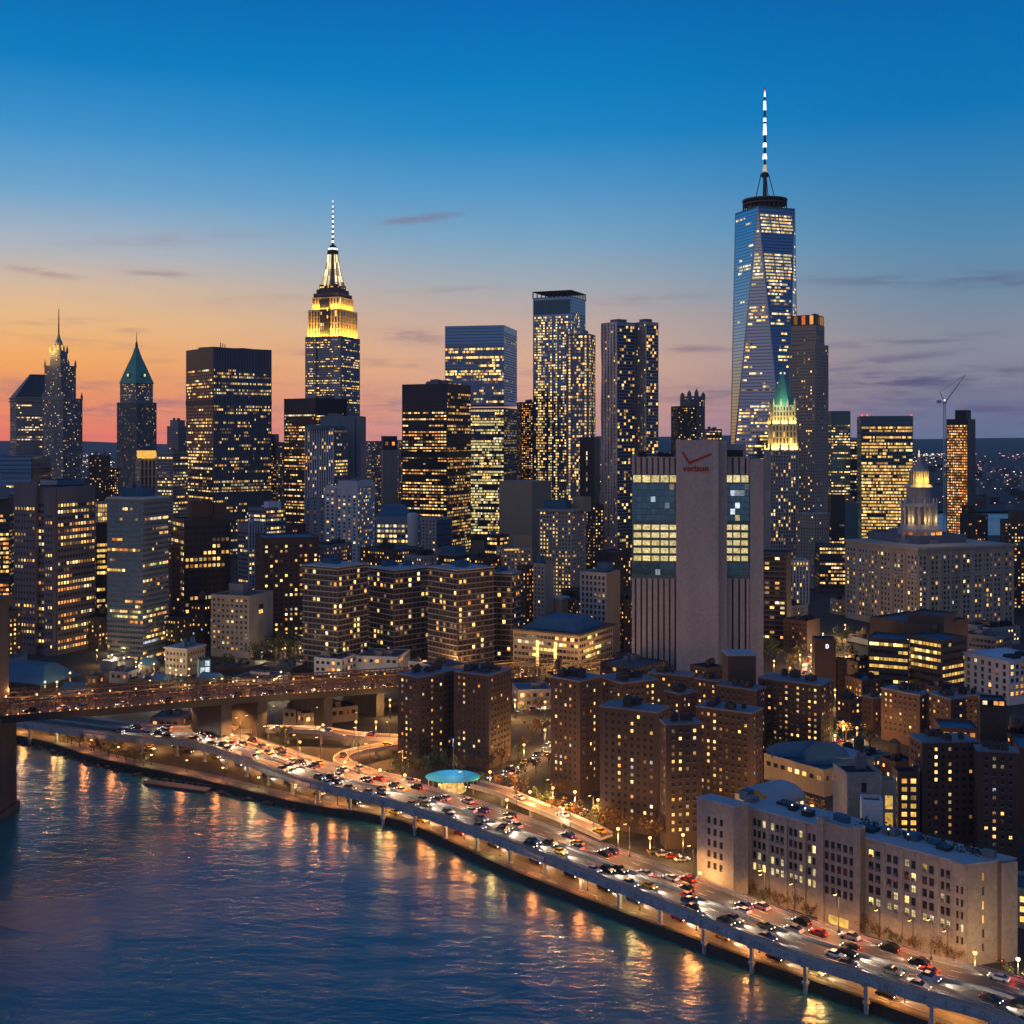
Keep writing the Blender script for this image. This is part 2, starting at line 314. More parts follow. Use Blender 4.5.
# ------------------------------------------------------------------ window units (near buildings carry each window as an object)
UNIT = {}
def unit_window(mat, style):
    if (mat, style) in UNIT: return UNIT[(mat, style)]
    b = MB()
    b.poly([(-.5, 0, -.5), (.5, 0, -.5), (.5, 0, .5), (-.5, 0, .5)], mat)
    if style != 'plain':
        fm = 'metal_dark'
        t = .06
        if style in ('dark', 'ac'):
            bx = [(-.56, -.14, -.62), (.56, -.14, -.62), (.56, -.14, -.52), (-.56, -.14, -.52), (-.56, -.0, -.62), (.56, -.0, -.62), (.56, -.0, -.52), (-.56, -.0, -.52)]
            bx = [(x, y - .18, z) for x, y, z in bx]; b.mesh(bx, [(0, 1, 2, 3), (0, 4, 5, 1), (1, 5, 6, 2), (2, 6, 7, 3), (3, 7, 4, 0)], 'stone_grey')
        if style == 'ac':
            bx = [(-.25, -.6, -.5), (.3, -.6, -.5), (.3, -.6, -.1), (-.25, -.6, -.1), (-.25, -.05, -.5), (.3, -.05, -.5), (.3, -.05, -.1), (-.25, -.05, -.1)]; b.mesh(bx, [(0, 1, 2, 3), (0, 4, 5, 1), (1, 5, 6, 2), (2, 6, 7, 3), (3, 7, 4, 0)], 'cladding_grey')
        for (x0, x1, z0, z1) in ((-.5, -.5 + t, -.5, .5), (.5 - t, .5, -.5, .5), (-.5 + t, .5 - t, .5 - t, .5), (-.5 + t, .5 - t, -.5, -.5 + t), (-.03, .03, -.5 + t, .5 - t), (-.5 + t, -.03, .02, .07), (.03, .5 - t, .02, .07)):
            b.mesh([(x0, -.06, z0), (x1, -.06, z0), (x1, -.06, z1), (x0, -.06, z1), (x0, -.002, z0), (x1, -.002, z0), (x1, -.002, z1), (x0, -.002, z1)],
                   [(0, 1, 2, 3), (0, 4, 5, 1), (1, 5, 6, 2), (2, 6, 7, 3), (3, 7, 4, 0)], fm)
    UNIT[(mat, style)] = b.data('window'); return UNIT[(mat, style)]

def W(fh=3.8, cw=3.0, wf=.7, hf=.6, p=.25, mode='ind', pal=(('lit_warm', 3), ('lit_yellow', 3), ('lit_pale', 1)), mt=1.5, mb=1.0, ms=.6, dark='pane', rd=.25, fin=0, finm='metal_steel', zg=0, style='dark', cols=None, rowp=None):
    return dict(fh=fh, cw=cw, wf=wf, hf=hf, p=p, mode=mode, pal=pal, mt=mt, mb=mb, ms=ms, dark=dark, rd=rd, fin=fin, finm=finm, zg=zg, style=style, cols=cols, rowp=rowp)
PAL_OFF = (('lit_yellow', 4), ('lit_pale', 2), ('lit_warm', 2), ('lit_dim', 2)); PAL_RES = (('lit_warm', 5), ('lit_yellow', 3), ('lit_pale', 1), ('lit_orange', 1), ('lit_cool', .4), ('lit_dim', 3))
PAL_ORG = (('lit_orange', 3), ('lit_warm', 4), ('lit_yellow', 1)); PAL_COOL = (('lit_cool', 3), ('lit_pale', 2), ('lit_yellow', 1)); PAL_GRN = (('lit_green', 3), ('lit_yellow', 3), ('lit_pale', 1), ('lit_dim', 2))
def pick(pal):
    t = rnd.random() * sum(w for _, w in pal)
    for n, w in pal:
        t -= w
        if t <= 0: return n
    return pal[-1][0]

class Bld:
    def __init__(s, name, label, cat='building', group=None, near=False, style=None):
        s.name = name; s.label = label; s.cat = cat; s.group = group; s.near = near
        s.parts = {}; s.wins = []; s.loc = None; s.style = style
    def part(s, n):
        if n not in s.parts: s.parts[n] = MB()
        return s.parts[n]
    def facade(s, O, u, n, Wd, z0, z1, mat, sp, wall='wall'):
        wb = s.part(wall)
        def P(a, z, d=0): return (O[0] + u[0] * a - n[0] * d, O[1] + u[1] * a - n[1] * d, z)
        def q(a0, a1, za, zb, m=mat):
            if a1 - a0 > .01 and zb - za > .01: wb.poly([P(a0, za), P(a1, za), P(a1, zb), P(a0, zb)], m)
        if not sp or Wd < 2.0: q(0, Wd, z0, z1); return
        if not s.near and sp['fh'] < 5 and sp['cw'] < 6: sp = dict(sp, fh=sp['fh'] * .86, cw=sp['cw'] * .78, hf=sp['hf'] * .95)
        nx = max(1, round((Wd - 2 * sp['ms']) / sp['cw'])); pitch = (Wd - 2 * sp['ms']) / nx
        nzr = int((z1 - z0 - sp['mt'] - sp['mb']) / sp['fh'])
        if nzr < 1: q(0, Wd, z0, z1); return
        ww = pitch * sp['wf']; wh = sp['fh'] * sp['hf']; rd = sp['rd']
        zc = z0; ztop = z1 - sp['mt']
        lastlit = False
        colp = [rnd.choice((.12, .3, .5, .9, 1.5, 2)) for _ in range(nx)]
        for j in range(nzr):
            zb = ztop - (nzr - j) * sp['fh'] + sp['fh'] * (1 - sp['hf']) * .5; zt = zb + wh
            q(0, Wd, zc, zb); zc = zt
            rel = j / max(1, nzr - 1)
            p = sp['p'] * 1.5 * (1 + sp['zg'] * (1 - rel) ** 2)
            if sp['rowp']: p *= sp['rowp'](rel, j, nzr)
            if sp['mode'] == 'row': p *= rnd.choice((.12, .25, .5, .9, 1.4, 2.6)) 
            a = 0; st = False
            runmat = pick(sp['pal'])
            for i in range(nx):
                c0 = sp['ms'] + pitch * i + (pitch - ww) / 2; c1 = c0 + ww
                q(a, c0, zb, zt); a = c1
                if sp['mode'] == 'row':
                    if rnd.random() > .72 or i == 0: st = rnd.random() < p; runmat = pick(sp['pal'])
                    m = runmat if st and rnd.random() < .93 else sp['dark']
                elif sp['mode'] == 'col':
                    m = pick(sp['pal']) if rnd.random() < p * colp[i] else sp['dark']
                else:
                    m = pick(sp['pal']) if rnd.random() < p else sp['dark']
                # reveals
                wb.poly([P(c0, zb), P(c1, zb), P(c1, zb, rd), P(c0, zb, rd)], mat)
                wb.poly([P(c0, zb), P(c0, zb, rd), P(c0, zt, rd), P(c0, zt)], mat)
                wb.poly([P(c1, zb, rd), P(c1, zb), P(c1, zt), P(c1, zt, rd)], mat)
                wb.poly([P(c0, zt, rd), P(c1, zt, rd), P(c1, zt), P(c0, zt)], mat)
                s.wins.append((P((c0 + c1) / 2, (zb + zt) / 2, rd - .02), u, ww, wh, m, 'ac' if sp['style'] == 'dark' and rnd.random() < .22 else sp['style']))
            q(a, Wd, zb, zt)
        q(0, Wd, zc, z1)
        if sp['fin']:
            fb = s.part('fin'); 
            for i in range(nx + 1):
                c = sp['ms'] + pitch * i
                if c < .2 or c > Wd - .2: continue
                f = sp['fin'] * .5
                A = [P(c - f, z0 + sp['mb']), P(c + f, z0 + sp['mb']), P(c + f, z0 + sp['mb'], -sp['fin'] * 1.2), P(c - f, z0 + sp['mb'], -sp['fin'] * 1.2)]
                fb.prism([(x, y) for x, y, _ in (A[3], A[2], A[1], A[0])], z0 + sp['mb'], z1 - .3, sp['finm'])
    def vol(s, x0, xc, x1, top, Y, mat='concrete', R=None, Lf=None, bot=None, th=None, ratio=1.0, dep=None, roof='roof_membrane', z0=None, ztop=None, par=.9, wall='wall', roofpart='roof', thv=None):
        Xc, Yc = gx(xc, Y), Y; A = atan2(Xc, Yc); t0, t1 = (x0 - 512) / F, (x1 - 512) / F
        a, b_ = max(xc - x0, .01), max(x1 - xc, .01)
        if th is None: th = atan2(a * ratio, b_) - A
        else: th = radians(th)
        tv = th if thv is None else radians(thv)
        w = (t1 * Yc - Xc) / (cos(th) - t1 * sin(th)); d = (Xc - t0 * Yc) / (sin(tv) + t0 * cos(tv))
        if dep is not None: d = dep
        z1 = gz(top, Y) if ztop is None else ztop
        zb = 2.4 if z0 is None else z0
        if bot is not None: zb = gz(bot, Y)
        return s.solid(Xc, Yc, th, w, d, zb, z1, mat, R, Lf, roof, par, wall, roofpart, tv)
    def solid(s, Xc, Yc, th, w, d, zb, z1, mat, R=None, Lf=None, roof='roof_membrane', par=.9, wall='wall', roofpart='roof', tv=None):
        tv = th if tv is None else tv
        s.k = getattr(s, 'k', 0) + 1; wall = '%s#v%d' % (wall, s.k); roofpart = '%s#v%d' % (roofpart, s.k)
        u = (cos(th), sin(th)); v = (-sin(tv), cos(tv)); nR = (sin(th), -cos(th)); nL = (-cos(tv), -sin(tv))
        c00 = (Xc, Yc); c10 = (Xc + u[0] * w, Yc + u[1] * w); c01 = (Xc + v[0] * d, Yc + v[1] * d); c11 = (c10[0] + v[0] * d, c10[1] + v[1] * d)
        if s.loc is None: s.loc = ((c00[0] + c11[0]) / 2, (c00[1] + c11[1]) / 2, 2.4)
        s.facade(c00, u, nR, w, zb, z1, mat, R, wall)
        if Lf != 'open': s.facade(c01, (-v[0], -v[1]), nL, d, zb, z1, mat, Lf, wall)
        wb = s.part(wall)
        for A_, B_ in ((c10, c11), (c11, c01)):
            wb.poly([(*A_, zb), (*B_, zb), (*B_, z1), (*A_, z1)], mat)
        t = min(.5, w * .1, d * .1); 
        ins = [(Xc + u[0] * x + v[0] * y, Yc + u[1] * x + v[1] * y) for x, y in ((t, t), (w - t, t), (w - t, d - t), (t, d - t))]
        out_ = [c00, c10, c11, c01]
        for i in range(4):
            k = (i + 1) % 4
            wb.poly([(*out_[i], z1), (*out_[k], z1), (*ins[k], z1), (*ins[i], z1)], mat)
            wb.poly([(*ins[i], z1), (*ins[k], z1), (*ins[k], z1 - par), (*ins[i], z1 - par)], mat)
        if roof: s.part(roofpart).poly([(*p_, z1 - par) for p_ in ins], roof)
        fr = dict(c=c00, u=u, v=v, w=w, d=d, zb=zb, z1=z1, th=th, nR=nR, nL=nL)
        s.fr = fr
        return fr
    def bay(s, fr, face, a0, a1, z0, z1, proud, mat, sp=None, wall='wall'):
        """a slab standing proud of a face between fractions a0..a1 (left to right seen from outside)"""
        if face == 'R': O, u, n, Wd = fr['c'], fr['u'], fr['nR'], fr['w']
        else:
            O = (fr['c'][0] + fr['v'][0] * fr['d'], fr['c'][1] + fr['v'][1] * fr['d']); u = (-fr['v'][0], -fr['v'][1]); n = fr['nL']; Wd = fr['d']
        A0, A1 = a0 * Wd, a1 * Wd
        P = lambda a, d: (O[0] + u[0] * a + n[0] * d, O[1] + u[1] * a + n[1] * d)
        wall = wall if '#' in wall else '%s#b%d' % (wall, len(s.parts))
        s.facade(P(A0, proud), u, n, A1 - A0, z0, z1, mat, sp, wall)
        wb = s.part(wall)
        for a in (A0, A1): wb.poly([(*P(a, 0), z0), (*P(a, proud), z0), (*P(a, proud), z1), (*P(a, 0), z1)], mat)
        wb.poly([(*P(A0, 0), z1), (*P(A0, proud), z1), (*P(A1, proud), z1), (*P(A1, 0), z1)], mat)
        wb.poly([(*P(A0, 0), z0), (*P(A1, 0), z0), (*P(A1, proud), z0), (*P(A0, proud), z0)], mat)
    def band(s, fr, zs, th, proud, mat, part='cornice'):
        """a ledge running round the two visible faces"""
        for z in zs:
            b = s.part('%s#%d' % (part, len(s.parts)) if len(zs) < 4 else part)
            c, u, v, w, d = fr['c'], fr['u'], fr['v'], fr['w'], fr['d']; p = proud
            ft = [(c[0] + u[0] * x + v[0] * y, c[1] + u[1] * x + v[1] * y) for x, y in ((-p, -p), (w + p, -p), (w + p, d + p), (-p, d + p))]
            b.prism(ft, z, z + th, mat)
    def at(s, fr, a, b_):  # a along u, b along v, fractions
        c, u, v = fr['c'], fr['u'], fr['v']; return (c[0] + u[0] * a * fr['w'] + v[0] * b_ * fr['d'], c[1] + u[1] * a * fr['w'] + v[1] * b_ * fr['d'])
    def roofstuff(s, fr, n=3, mat='cladding_grey', tank=False, hmax=4):
        for k in range(n):
            x, y = s.at(fr, rnd.uniform(.2, .8), rnd.uniform(.2, .8)); sx = min(fr['w'], fr['d'])
            b = MB(); h = rnd.uniform(1.2, hmax)
            b.box((x, y, fr['z1'] - .9), (sx * rnd.uniform(.1, .3), sx * rnd.uniform(.1, .3), h + .9), mat, fr['th'])
            b.box((x, y, fr['z1'] + h), (sx * .08, sx * .06, .5), 'metal_dark', fr['th'])
            s.parts['rooftop_unit#%d' % len(s.parts)] = b
        if tank:
            x, y = s.at(fr, rnd.uniform(.25, .75), rnd.uniform(.25, .75)); z = fr['z1'] - .9; b = MB()
            for dx_, dy_ in ((-1, -1), (1, -1), (1, 1), (-1, 1)): b.bar((x + dx_ * 1.3, y + dy_ * 1.3, z), (x + dx_ * 1.1, y + dy_ * 1.1, z + 3), .15, 'metal_dark', 4)
            b.lathe((x, y), [(2, z + 3), (2, z + 6.5), (2.1, z + 6.6), (.2, z + 8)], 'rust_steel', 12)
            s.parts['water_tank#%d' % len(s.parts)] = b
    def finish(s):
        root = empty(s.name, s.loc); tag(root, s.label, s.cat, s.group); s.root = root
        lx, ly, lz = s.loc
        for nm, b in s.parts.items():
            if b.f: b.build(nm.split('#')[0], root, s.loc)
        if s.wins:
            ws = s.wins; rest = ws
            if s.near:
                def seen(w):
                    x = 512 + F * w[0][0] / w[0][1]; y = HY + F * (CZ - w[0][2]) / w[0][1]
                    return (1 if -5 < x < 1029 and y < 1029 else 0, w[2] * w[3] / w[0][1] ** 2)
                ws = sorted(ws, key=seen, reverse=True); rest = ws[100:]
                for (c, u, ww, wh, m, st) in ws[:100]:
                    o = bpy.data.objects.new('window', unit_window(m, s.style or st)); COL.objects.link(o); o.parent = root
                    o.location = (c[0] - lx, c[1] - ly, c[2] - lz); o.rotation_euler = (0, 0, atan2(u[1], u[0])); o.scale = (ww, 1, wh)
            if rest:
                b = MB()
                for (c, u, ww, wh, m, st) in rest:
                    a, hh = ww / 2, wh / 2
                    b.poly([(c[0] - u[0] * a, c[1] - u[1] * a, c[2] - hh), (c[0] + u[0] * a, c[1] + u[1] * a, c[2] - hh), (c[0] + u[0] * a, c[1] + u[1] * a, c[2] + hh), (c[0] - u[0] * a, c[1] - u[1] * a, c[2] + hh)], m)
                o = b.build('window', root, s.loc); o['kind'] = 'stuff'
        return root

# ------------------------------------------------------------------ setting: water, ground, quay, roads, far shore
def catmull(P, n=8):
    out = []
    for i in range(len(P) - 1):
        p0, p1, p2, p3 = P[max(i - 1, 0)], P[i], P[i + 1], P[min(i + 2, len(P) - 1)]
        for k in range(n):
            t = k / n
            out.append(tuple(.5 * (2 * p1[j] + (p2[j] - p0[j]) * t + (2 * p0[j] - 5 * p1[j] + 4 * p2[j] - p3[j]) * t * t + (3 * p1[j] - p0[j] - 3 * p2[j] + p3[j]) * t ** 3) for j in range(len(p1))))
    out.append(P[-1]); return out
class Path:
    def __init__(s, pts, smooth=8):
        s.p = catmull(pts, smooth) if smooth else pts
        s.s = [0]
        for a, b in zip(s.p, s.p[1:]): s.s.append(s.s[-1] + sqrt((a[0] - b[0]) ** 2 + (a[1] - b[1]) ** 2))
        s.len = s.s[-1]
    def at(s, d, off=0):
        """point at arc length d, moved off metres to the right-hand side of travel; and heading"""
        d = min(max(d, 0), s.len - 1e-4); lo = 0
        for i in range(len(s.s) - 1):
            if s.s[i] <= d <= s.s[i + 1]: lo = i; break
        a, b = s.p[lo], s.p[lo + 1]; L_ = s.s[lo + 1] - s.s[lo] or 1; t = (d - s.s[lo]) / L_
        # blended heading
        hx, hy = b[0] - a[0], b[1] - a[1]; l = sqrt(hx * hx + hy * hy) or 1; hx, hy = hx / l, hy / l
        z = (a[2] + (b[2] - a[2]) * t) if len(a) > 2 else 0
        return (a[0] + (b[0] - a[0]) * t + hy * off, a[1] + (b[1] - a[1]) * t - hx * off, z, atan2(hy, hx))
    def near(s, x, y):
        i = min(range(len(s.p)), key=lambda k: (s.p[k][0] - x) ** 2 + (s.p[k][1] - y) ** 2); return s.s[i]
def ribbon(mb, path, o0, o1, z0, z1, mat, d0=0, d1=None, step=4, usez=False):
    """a slab along the path from offset o0 to o1, bottom z0 to top z1"""
    d1 = path.len if d1 is None else d1; n = max(1, int((d1 - d0) / step)); vs = []
    for i in range(n + 1):
        d = d0 + (d1 - d0) * i / n
        a = path.at(d, o0); b = path.at(d, o1); zz = a[2] if usez else 0
        vs += [(a[0], a[1], z0 + zz), (b[0], b[1], z0 + zz), (b[0], b[1], z1 + zz), (a[0], a[1], z1 + zz)]
    fs = [(0, 1, 2, 3), (4 * n, 4 * n + 3, 4 * n + 2, 4 * n + 1)]
    for i in range(n):
        k = 4 * i
        for j in range(4): fs.append((k + j, k + 4 + j, k + 4 + (j + 1) % 4, k + (j + 1) % 4))
    mb.mesh(vs, fs, mat)

GZ = 2.4
b = MB(); b.poly([(-9000, -2000, 0), (9000, -2000, 0), (9000, 12000, 0), (-9000, 12000, 0)], 'water')
tag(b.build('water'), kind='structure')
QUAY = [(260, 60), (200, 140), (130, 222), (87, 266), (62, 290), (34, 318), (0, 354), (-37, 399), (-73, 418), (-117, 448), (-163, 476), (-193, 501), (-225, 520), (-330, 575), (-600, 690), (-2200, 1100)]
QP = Path(QUAY, 6)
b = MB(); b.poly([(p[0], p[1], GZ) for p in QP.p] + [(-2200, 1560, GZ), (2600, 1560, GZ), (2600, 60, GZ)], 'land'); tag(b.build('ground'), kind='structure')
b = MB(); ribbon(b, QP, -.6, .5, -3, GZ + .25, 'seawall', step=5); tag(b.build('seawall', None), 'dark stone seawall along the edge of the river', 'seawall')
o = bpy.data.objects['seawall']
b = MB(); ribbon(b, QP, .5, 7, GZ - .3, GZ + .008, 'paving', step=5); tag(b.build('promenade'), kind='structure')
# rocks at the foot of the wall beside the bridge
b = MB()
for i in range(150):
    d = rnd.uniform(QP.near(-73, 418), QP.near(-225, 520)); p = QP.at(d, rnd.uniform(-3.4, -.4)); r = rnd.uniform(.5, 1.5)
    b.lathe((p[0], p[1]), [(r * .7, -.6), (r, r * .1), (r * .7, r * .5), (r * .2, r * .75)], 'seawall', 6, rnd.random() * 3)
tag(b.build('rocks'), 'dark boulders piled along the foot of the seawall', 'rocks', kind='stuff')
# railing along the promenade
b = MB(); n = int(QP.len / 4)
d0, d1 = QP.near(130, 222), QP.near(-225, 520)
ribbon(b, QP, .9, 1.0, GZ + 1.0, GZ + 1.1, 'metal_steel', d0, d1); ribbon(b, QP, .9, 1.0, GZ + .5, GZ + .56, 'metal_steel', d0, d1)
k = d0
while k < d1:
    p = QP.at(k, .95); b.bar((p[0], p[1], GZ), (p[0], p[1], GZ + 1.1), .06, 'metal_steel', 4); k += 3
tag(b.build('railing'), 'thin steel railing on the promenade above the water', 'railing')
hz = MB(); hz.prism([(-9500, -2400), (9500, -2400), (9500, 12500), (-9500, 12500)], -8, 600, 'haze'); hzo = hz.build('haze'); tag(hzo, 'thin blue dusk haze over the city and river', 'haze', kind='stuff')
# far shore, hills
b = MB(); b.poly([(-9000, 2050, 3), (9000, 2050, 3), (9000, 11000, 30), (-9000, 11000, 30)], 'land'); tag(b.build('terrain'), kind='structure')
b = MB(); P_ = []
for i in range(121):
    x = -7000 + i * 14000 / 120; z = 112 + 14 * sin(x / 900.) + 9 * sin(x / 310. + 1) + (16 if x > 0 else -30 * min(1, -x / 3000)); P_.append((x, z))
for (xa, za), (xb, zb_) in zip(P_, P_[1:]):
    b.poly([(xa, 6800, 15), (xb, 6800, 15), (xb, 8200, zb_ * .7), (xa, 8200, za * .7)], 'hill')
    b.poly([(xa, 8200, za * .7), (xb, 8200, zb_ * .7), (xb, 9600, zb_), (xa, 9600, za)], 'hill'); b.poly([(xa, 9600, za), (xb, 9600, zb_), (xb, 10900, 0), (xa, 10900, 0)], 'hill')
tag(b.build('hills'), kind='structure')
b = MB(); b2 = MB()
for i in range(900):
    Y = 2080 + 5200 * rnd.random() ** 1.5; x = gx(rnd.uniform(-20, 1060), Y); s_ = rnd.uniform(8, 30); h_ = rnd.uniform(5, 22) * (1 if rnd.random() < .93 else 2.2)
    z = 3 + 27 * (Y - 2050) / 8950
    b.box((x, Y, z - 1), (s_, s_ * .7, h_), rnd.choice(('cladding_dark', 'cladding_grey', 'concrete_blue', 'brick_brown')), rnd.random())
tag(b.build('distant_town'), 'distant low blocks of the town across the far river', 'town', kind='stuff')
for i in range(280):
    Y = 2090 + 4800 * rnd.random() ** 1.3; x = gx(rnd.uniform(-10, 1040), Y); cl = rnd.choice(('far_white', 'far_red', 'far_red', 'far_white'))
    for k in range(rnd.randint(4, 16)):
        yy = Y + rnd.uniform(-60, 60); z = 3 + 27 * (yy - 2050) / 8950; s_ = yy / F * rnd.uniform(.3, .75)
        b2.box((x + rnd.gauss(0, 24) * Y / 2500, yy, z + rnd.uniform(6, 22)), (s_ * rnd.uniform(1, 2), s_, s_ * .8), cl)
tag(b2.build('city_lights'), 'scattered white and red lights of the far shore', 'city lights', kind='stuff')

# ------------------------------------------------------------------ buildings, far skyline first
def D(name, label, **k): return Bld(name, label, k.pop('cat', 'building'), **k)
OFF = lambda p, **k: W(**{**dict(fh=3.6, cw=2.7, wf=.8, hf=.5, p=p, mode='row', pal=PAL_OFF), **k})
RES = lambda p, **k: W(**{**dict(fh=3.0, cw=3.0, wf=.46, hf=.48, p=p, mode='ind', pal=PAL_RES), **k})

# mansard tower
B = D('office_tower', 'tower with a slate mansard roof at the far left, beside the spired stone tower')
f = B.vol(10, 16, 64, 398, 1520, 'stone_grey', OFF(.45, cw=2.6, dark='pane_steel'), OFF(.4))
B.band(f, [f['z1'] - 4, f['z1'] - .2], 1.6, 1.5, 'stone_grey')
c = B.at(f, .5, .5); hw, hd = f['w'] / 2, f['d'] / 2
def frustum_on(B, f, part, mat, z0, z1, s0, s1, shrink=None):
    ca, sa = cos(f['th']), sin(f['th']); cx, cy = B.at(f, .5, .5); A = []; T_ = []
    sx0, sy0 = s0 if isinstance(s0, tuple) else (s0, s0); sx1, sy1 = s1 if isinstance(s1, tuple) else (s1, s1)
    for x, y in ((-1, -1), (1, -1), (1, 1), (-1, 1)):
        for L_, kx, ky in ((A, sx0, sy0), (T_, sx1, sy1)):
            X, Y_ = x * kx * f['w'] / 2, y * ky * f['d'] / 2; L_.append((cx + X * ca - Y_ * sa, cy + X * sa + Y_ * ca))
    B.part(part).prism(A, z0, z1, mat, T_)
frustum_on(B, f, 'mansard_roof', 'roof_slate', f['z1'] + 1.4, gz(375, 1520), (1.02, 1.02), (.34, .3))
frustum_on(B, f, 'roof_crest', 'metal_dark', gz(375, 1520), gz(373, 1520), (.34, .3), (.3, .26)); B.finish()

# spired stone tower
B = D('spire_tower', 'stepped stone tower with a lit lantern and thin spire, leftmost of the spires')
f = B.vol(42.5, 63, 82.5, 398, 1450, 'stone_grey', RES(.10, cw=2.7, wf=.5), RES(.12, cw=2.7), roof='roof_slate')
f1 = B.vol(44.5, 61, 76, 365, 1452, 'stone_grey', RES(.14, cw=2.7), RES(.12, cw=2.7), bot=398); f2 = B.vol(50, 60, 67.5, 351, 1456, 'stone_grey', RES(.1, cw=2.4), RES(.1, cw=2.4), bot=365)
for fr in (f, f1, f2):
    for a, e in ((.02, .02), (.98, .02), (.02, .98), (.5, 0)):
        x, y = B.at(fr, a, e); B.part('pinnacle#%d' % len(B.parts)).lathe((x, y), [(1.6, fr['z1'] - 2), (1.4, fr['z1'] + 3), (.1, fr['z1'] + 8)], 'stone_warm', 6)
x, y = B.at(f2, .5, .5)
B.part('lantern').lathe((x, y), [(7.2, gz(351, 1456)), (6.6, gz(347, 1456)), (5.4, gz(346.5, 1456)), (4.6, gz(342, 1456))], 'stone_warm', 8)
for k in range(8):
    t = k * pi / 4 + .2; B.part('lantern_window#%d' % len(B.parts)).box((x + 6.2 * cos(t), y + 6.2 * sin(t), gz(350, 1456)), (1.6, 1.6, 6), 'lit_gold', t)
B.part('lantern_roof').lathe((x, y), [(4.7, gz(342, 1456)), (2.2, gz(338, 1456)), (1.2, gz(334, 1456)), (.9, gz(333, 1456))], 'copper_green', 8)
B.part('spire').bar((x, y, gz(334, 1456)), (x, y, gz(308, 1456)), .9, 'metal_dark', 6, .35)
B.finish()
light('flood_lamp', 'POINT', (x - 9, y - 14, gz(352, 1456) + 2), 16000, (1, .6, .15), shadow_soft_size=1)

# green pyramid tower
B = D('pyramid_tower', 'ribbed tower topped by a tall green copper pyramid and spire')
f = B.vol(117, 136, 156.5, 402, 1450, 'stone_grey', RES(.10, cw=2.2, wf=.45, hf=.75, fin=.5, finm='stone_grey'), RES(.10, cw=2.2, wf=.45, hf=.75, fin=.5, finm='stone_grey'))
f1 = B.vol(120, 136, 153, 382, 1451, 'stone_grey', RES(.22, cw=2.4), RES(.22, cw=2.4), bot=402, par=.3)
YY = 1451; x, y = B.at(f1, .5, .5)
B.part('copper_roof').lathe((x, y), [(p_ * YY / F * 1.18, gz(r_, YY)) for p_, r_ in ((14.5, 383), (12.6, 378), (10, 371), (7.4, 364), (5, 358), (3, 352), (1.8, 347))], 'copper_green', 4, f1['th'] + pi / 4)
for k in range(4):
    t = f1['th'] + pi / 2 * k - pi / 2; B.part('dormer#%d' % len(B.parts)).box((x + 12 * cos(t), y + 12 * sin(t), gz(377, YY)), (3, 4, 5), 'copper_green', t); B.part('dormer_light#%d' % len(B.parts)).box((x + 14 * cos(t), y + 14 * sin(t), gz(376, YY)), (.6, 2, 3), 'lit_pale', t)
B.part('lantern').lathe((x, y), [(2.6, gz(352, YY)), (2.4, gz(349, YY))], 'lit_gold', 8); B.part('spire').lathe((x, y), [(2, gz(348, YY)), (1.4, gz(342, YY)), (.5, gz(340, YY)), (.25, gz(331, YY))], 'metal_dark', 6); B.finish()

B = D('illuminated_hall', 'short tower with a glowing golden crown in front of the green pyramid tower'); f = B.vol(135.5, 140, 156.5, 452, 1280, 'stone_warm', W(fh=9, cw=4.6, wf=.5, hf=.9, p=0, mt=2, dark='pane_bronze'), RES(.2), ztop=gz(458, 1280))
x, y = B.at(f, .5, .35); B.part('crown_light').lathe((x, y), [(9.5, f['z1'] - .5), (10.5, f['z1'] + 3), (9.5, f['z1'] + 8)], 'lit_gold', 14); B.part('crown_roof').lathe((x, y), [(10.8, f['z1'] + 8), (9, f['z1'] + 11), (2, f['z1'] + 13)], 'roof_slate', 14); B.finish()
B = D('setback_tower', 'pale blocky setback tower just left of the wide blue office slab'); f = B.vol(167, 178, 187, 426, 1380, 'stone_grey', RES(.06, cw=3), RES(.06, cw=3)); f = B.vol(170, 178, 185, 420, 1382, 'stone_grey', bot=426); B.roofstuff(f, 2); B.finish()
B = D('setback_tower', 'pale lower tower with lit top corner below the blocky setback tower'); f = B.vol(157, 173, 188, 452, 1230, 'stone_grey', OFF(.25), OFF(.2)); B.roofstuff(f, 2); B.finish()
B = D('brick_tower', 'dark brown tower against the hills between the two left spire towers'); f = B.vol(89, 104, 110, 455, 1180, 'brick_brown', RES(.15), RES(.12)); B.roofstuff(f, 2); B.finish()
B = D('brick_tower', 'low brown tower with amber windows just left of the green pyramid tower'); f = B.vol(103, 110, 119, 468, 1240, 'brick_brown', RES(.4, pal=PAL_ORG), RES(.25, pal=PAL_ORG)); B.finish()
B = D('lit_hall', 'slim block with brilliantly lit top storeys behind the banded glass block'); f = B.vol(94, 97, 108, 502, 960, 'stone_warm', W(fh=4, cw=2.2, wf=.7, hf=.8, p=.85, pal=(('lit_gold', 3), ('lit_yellow', 2))), RES(.5)); B.finish()

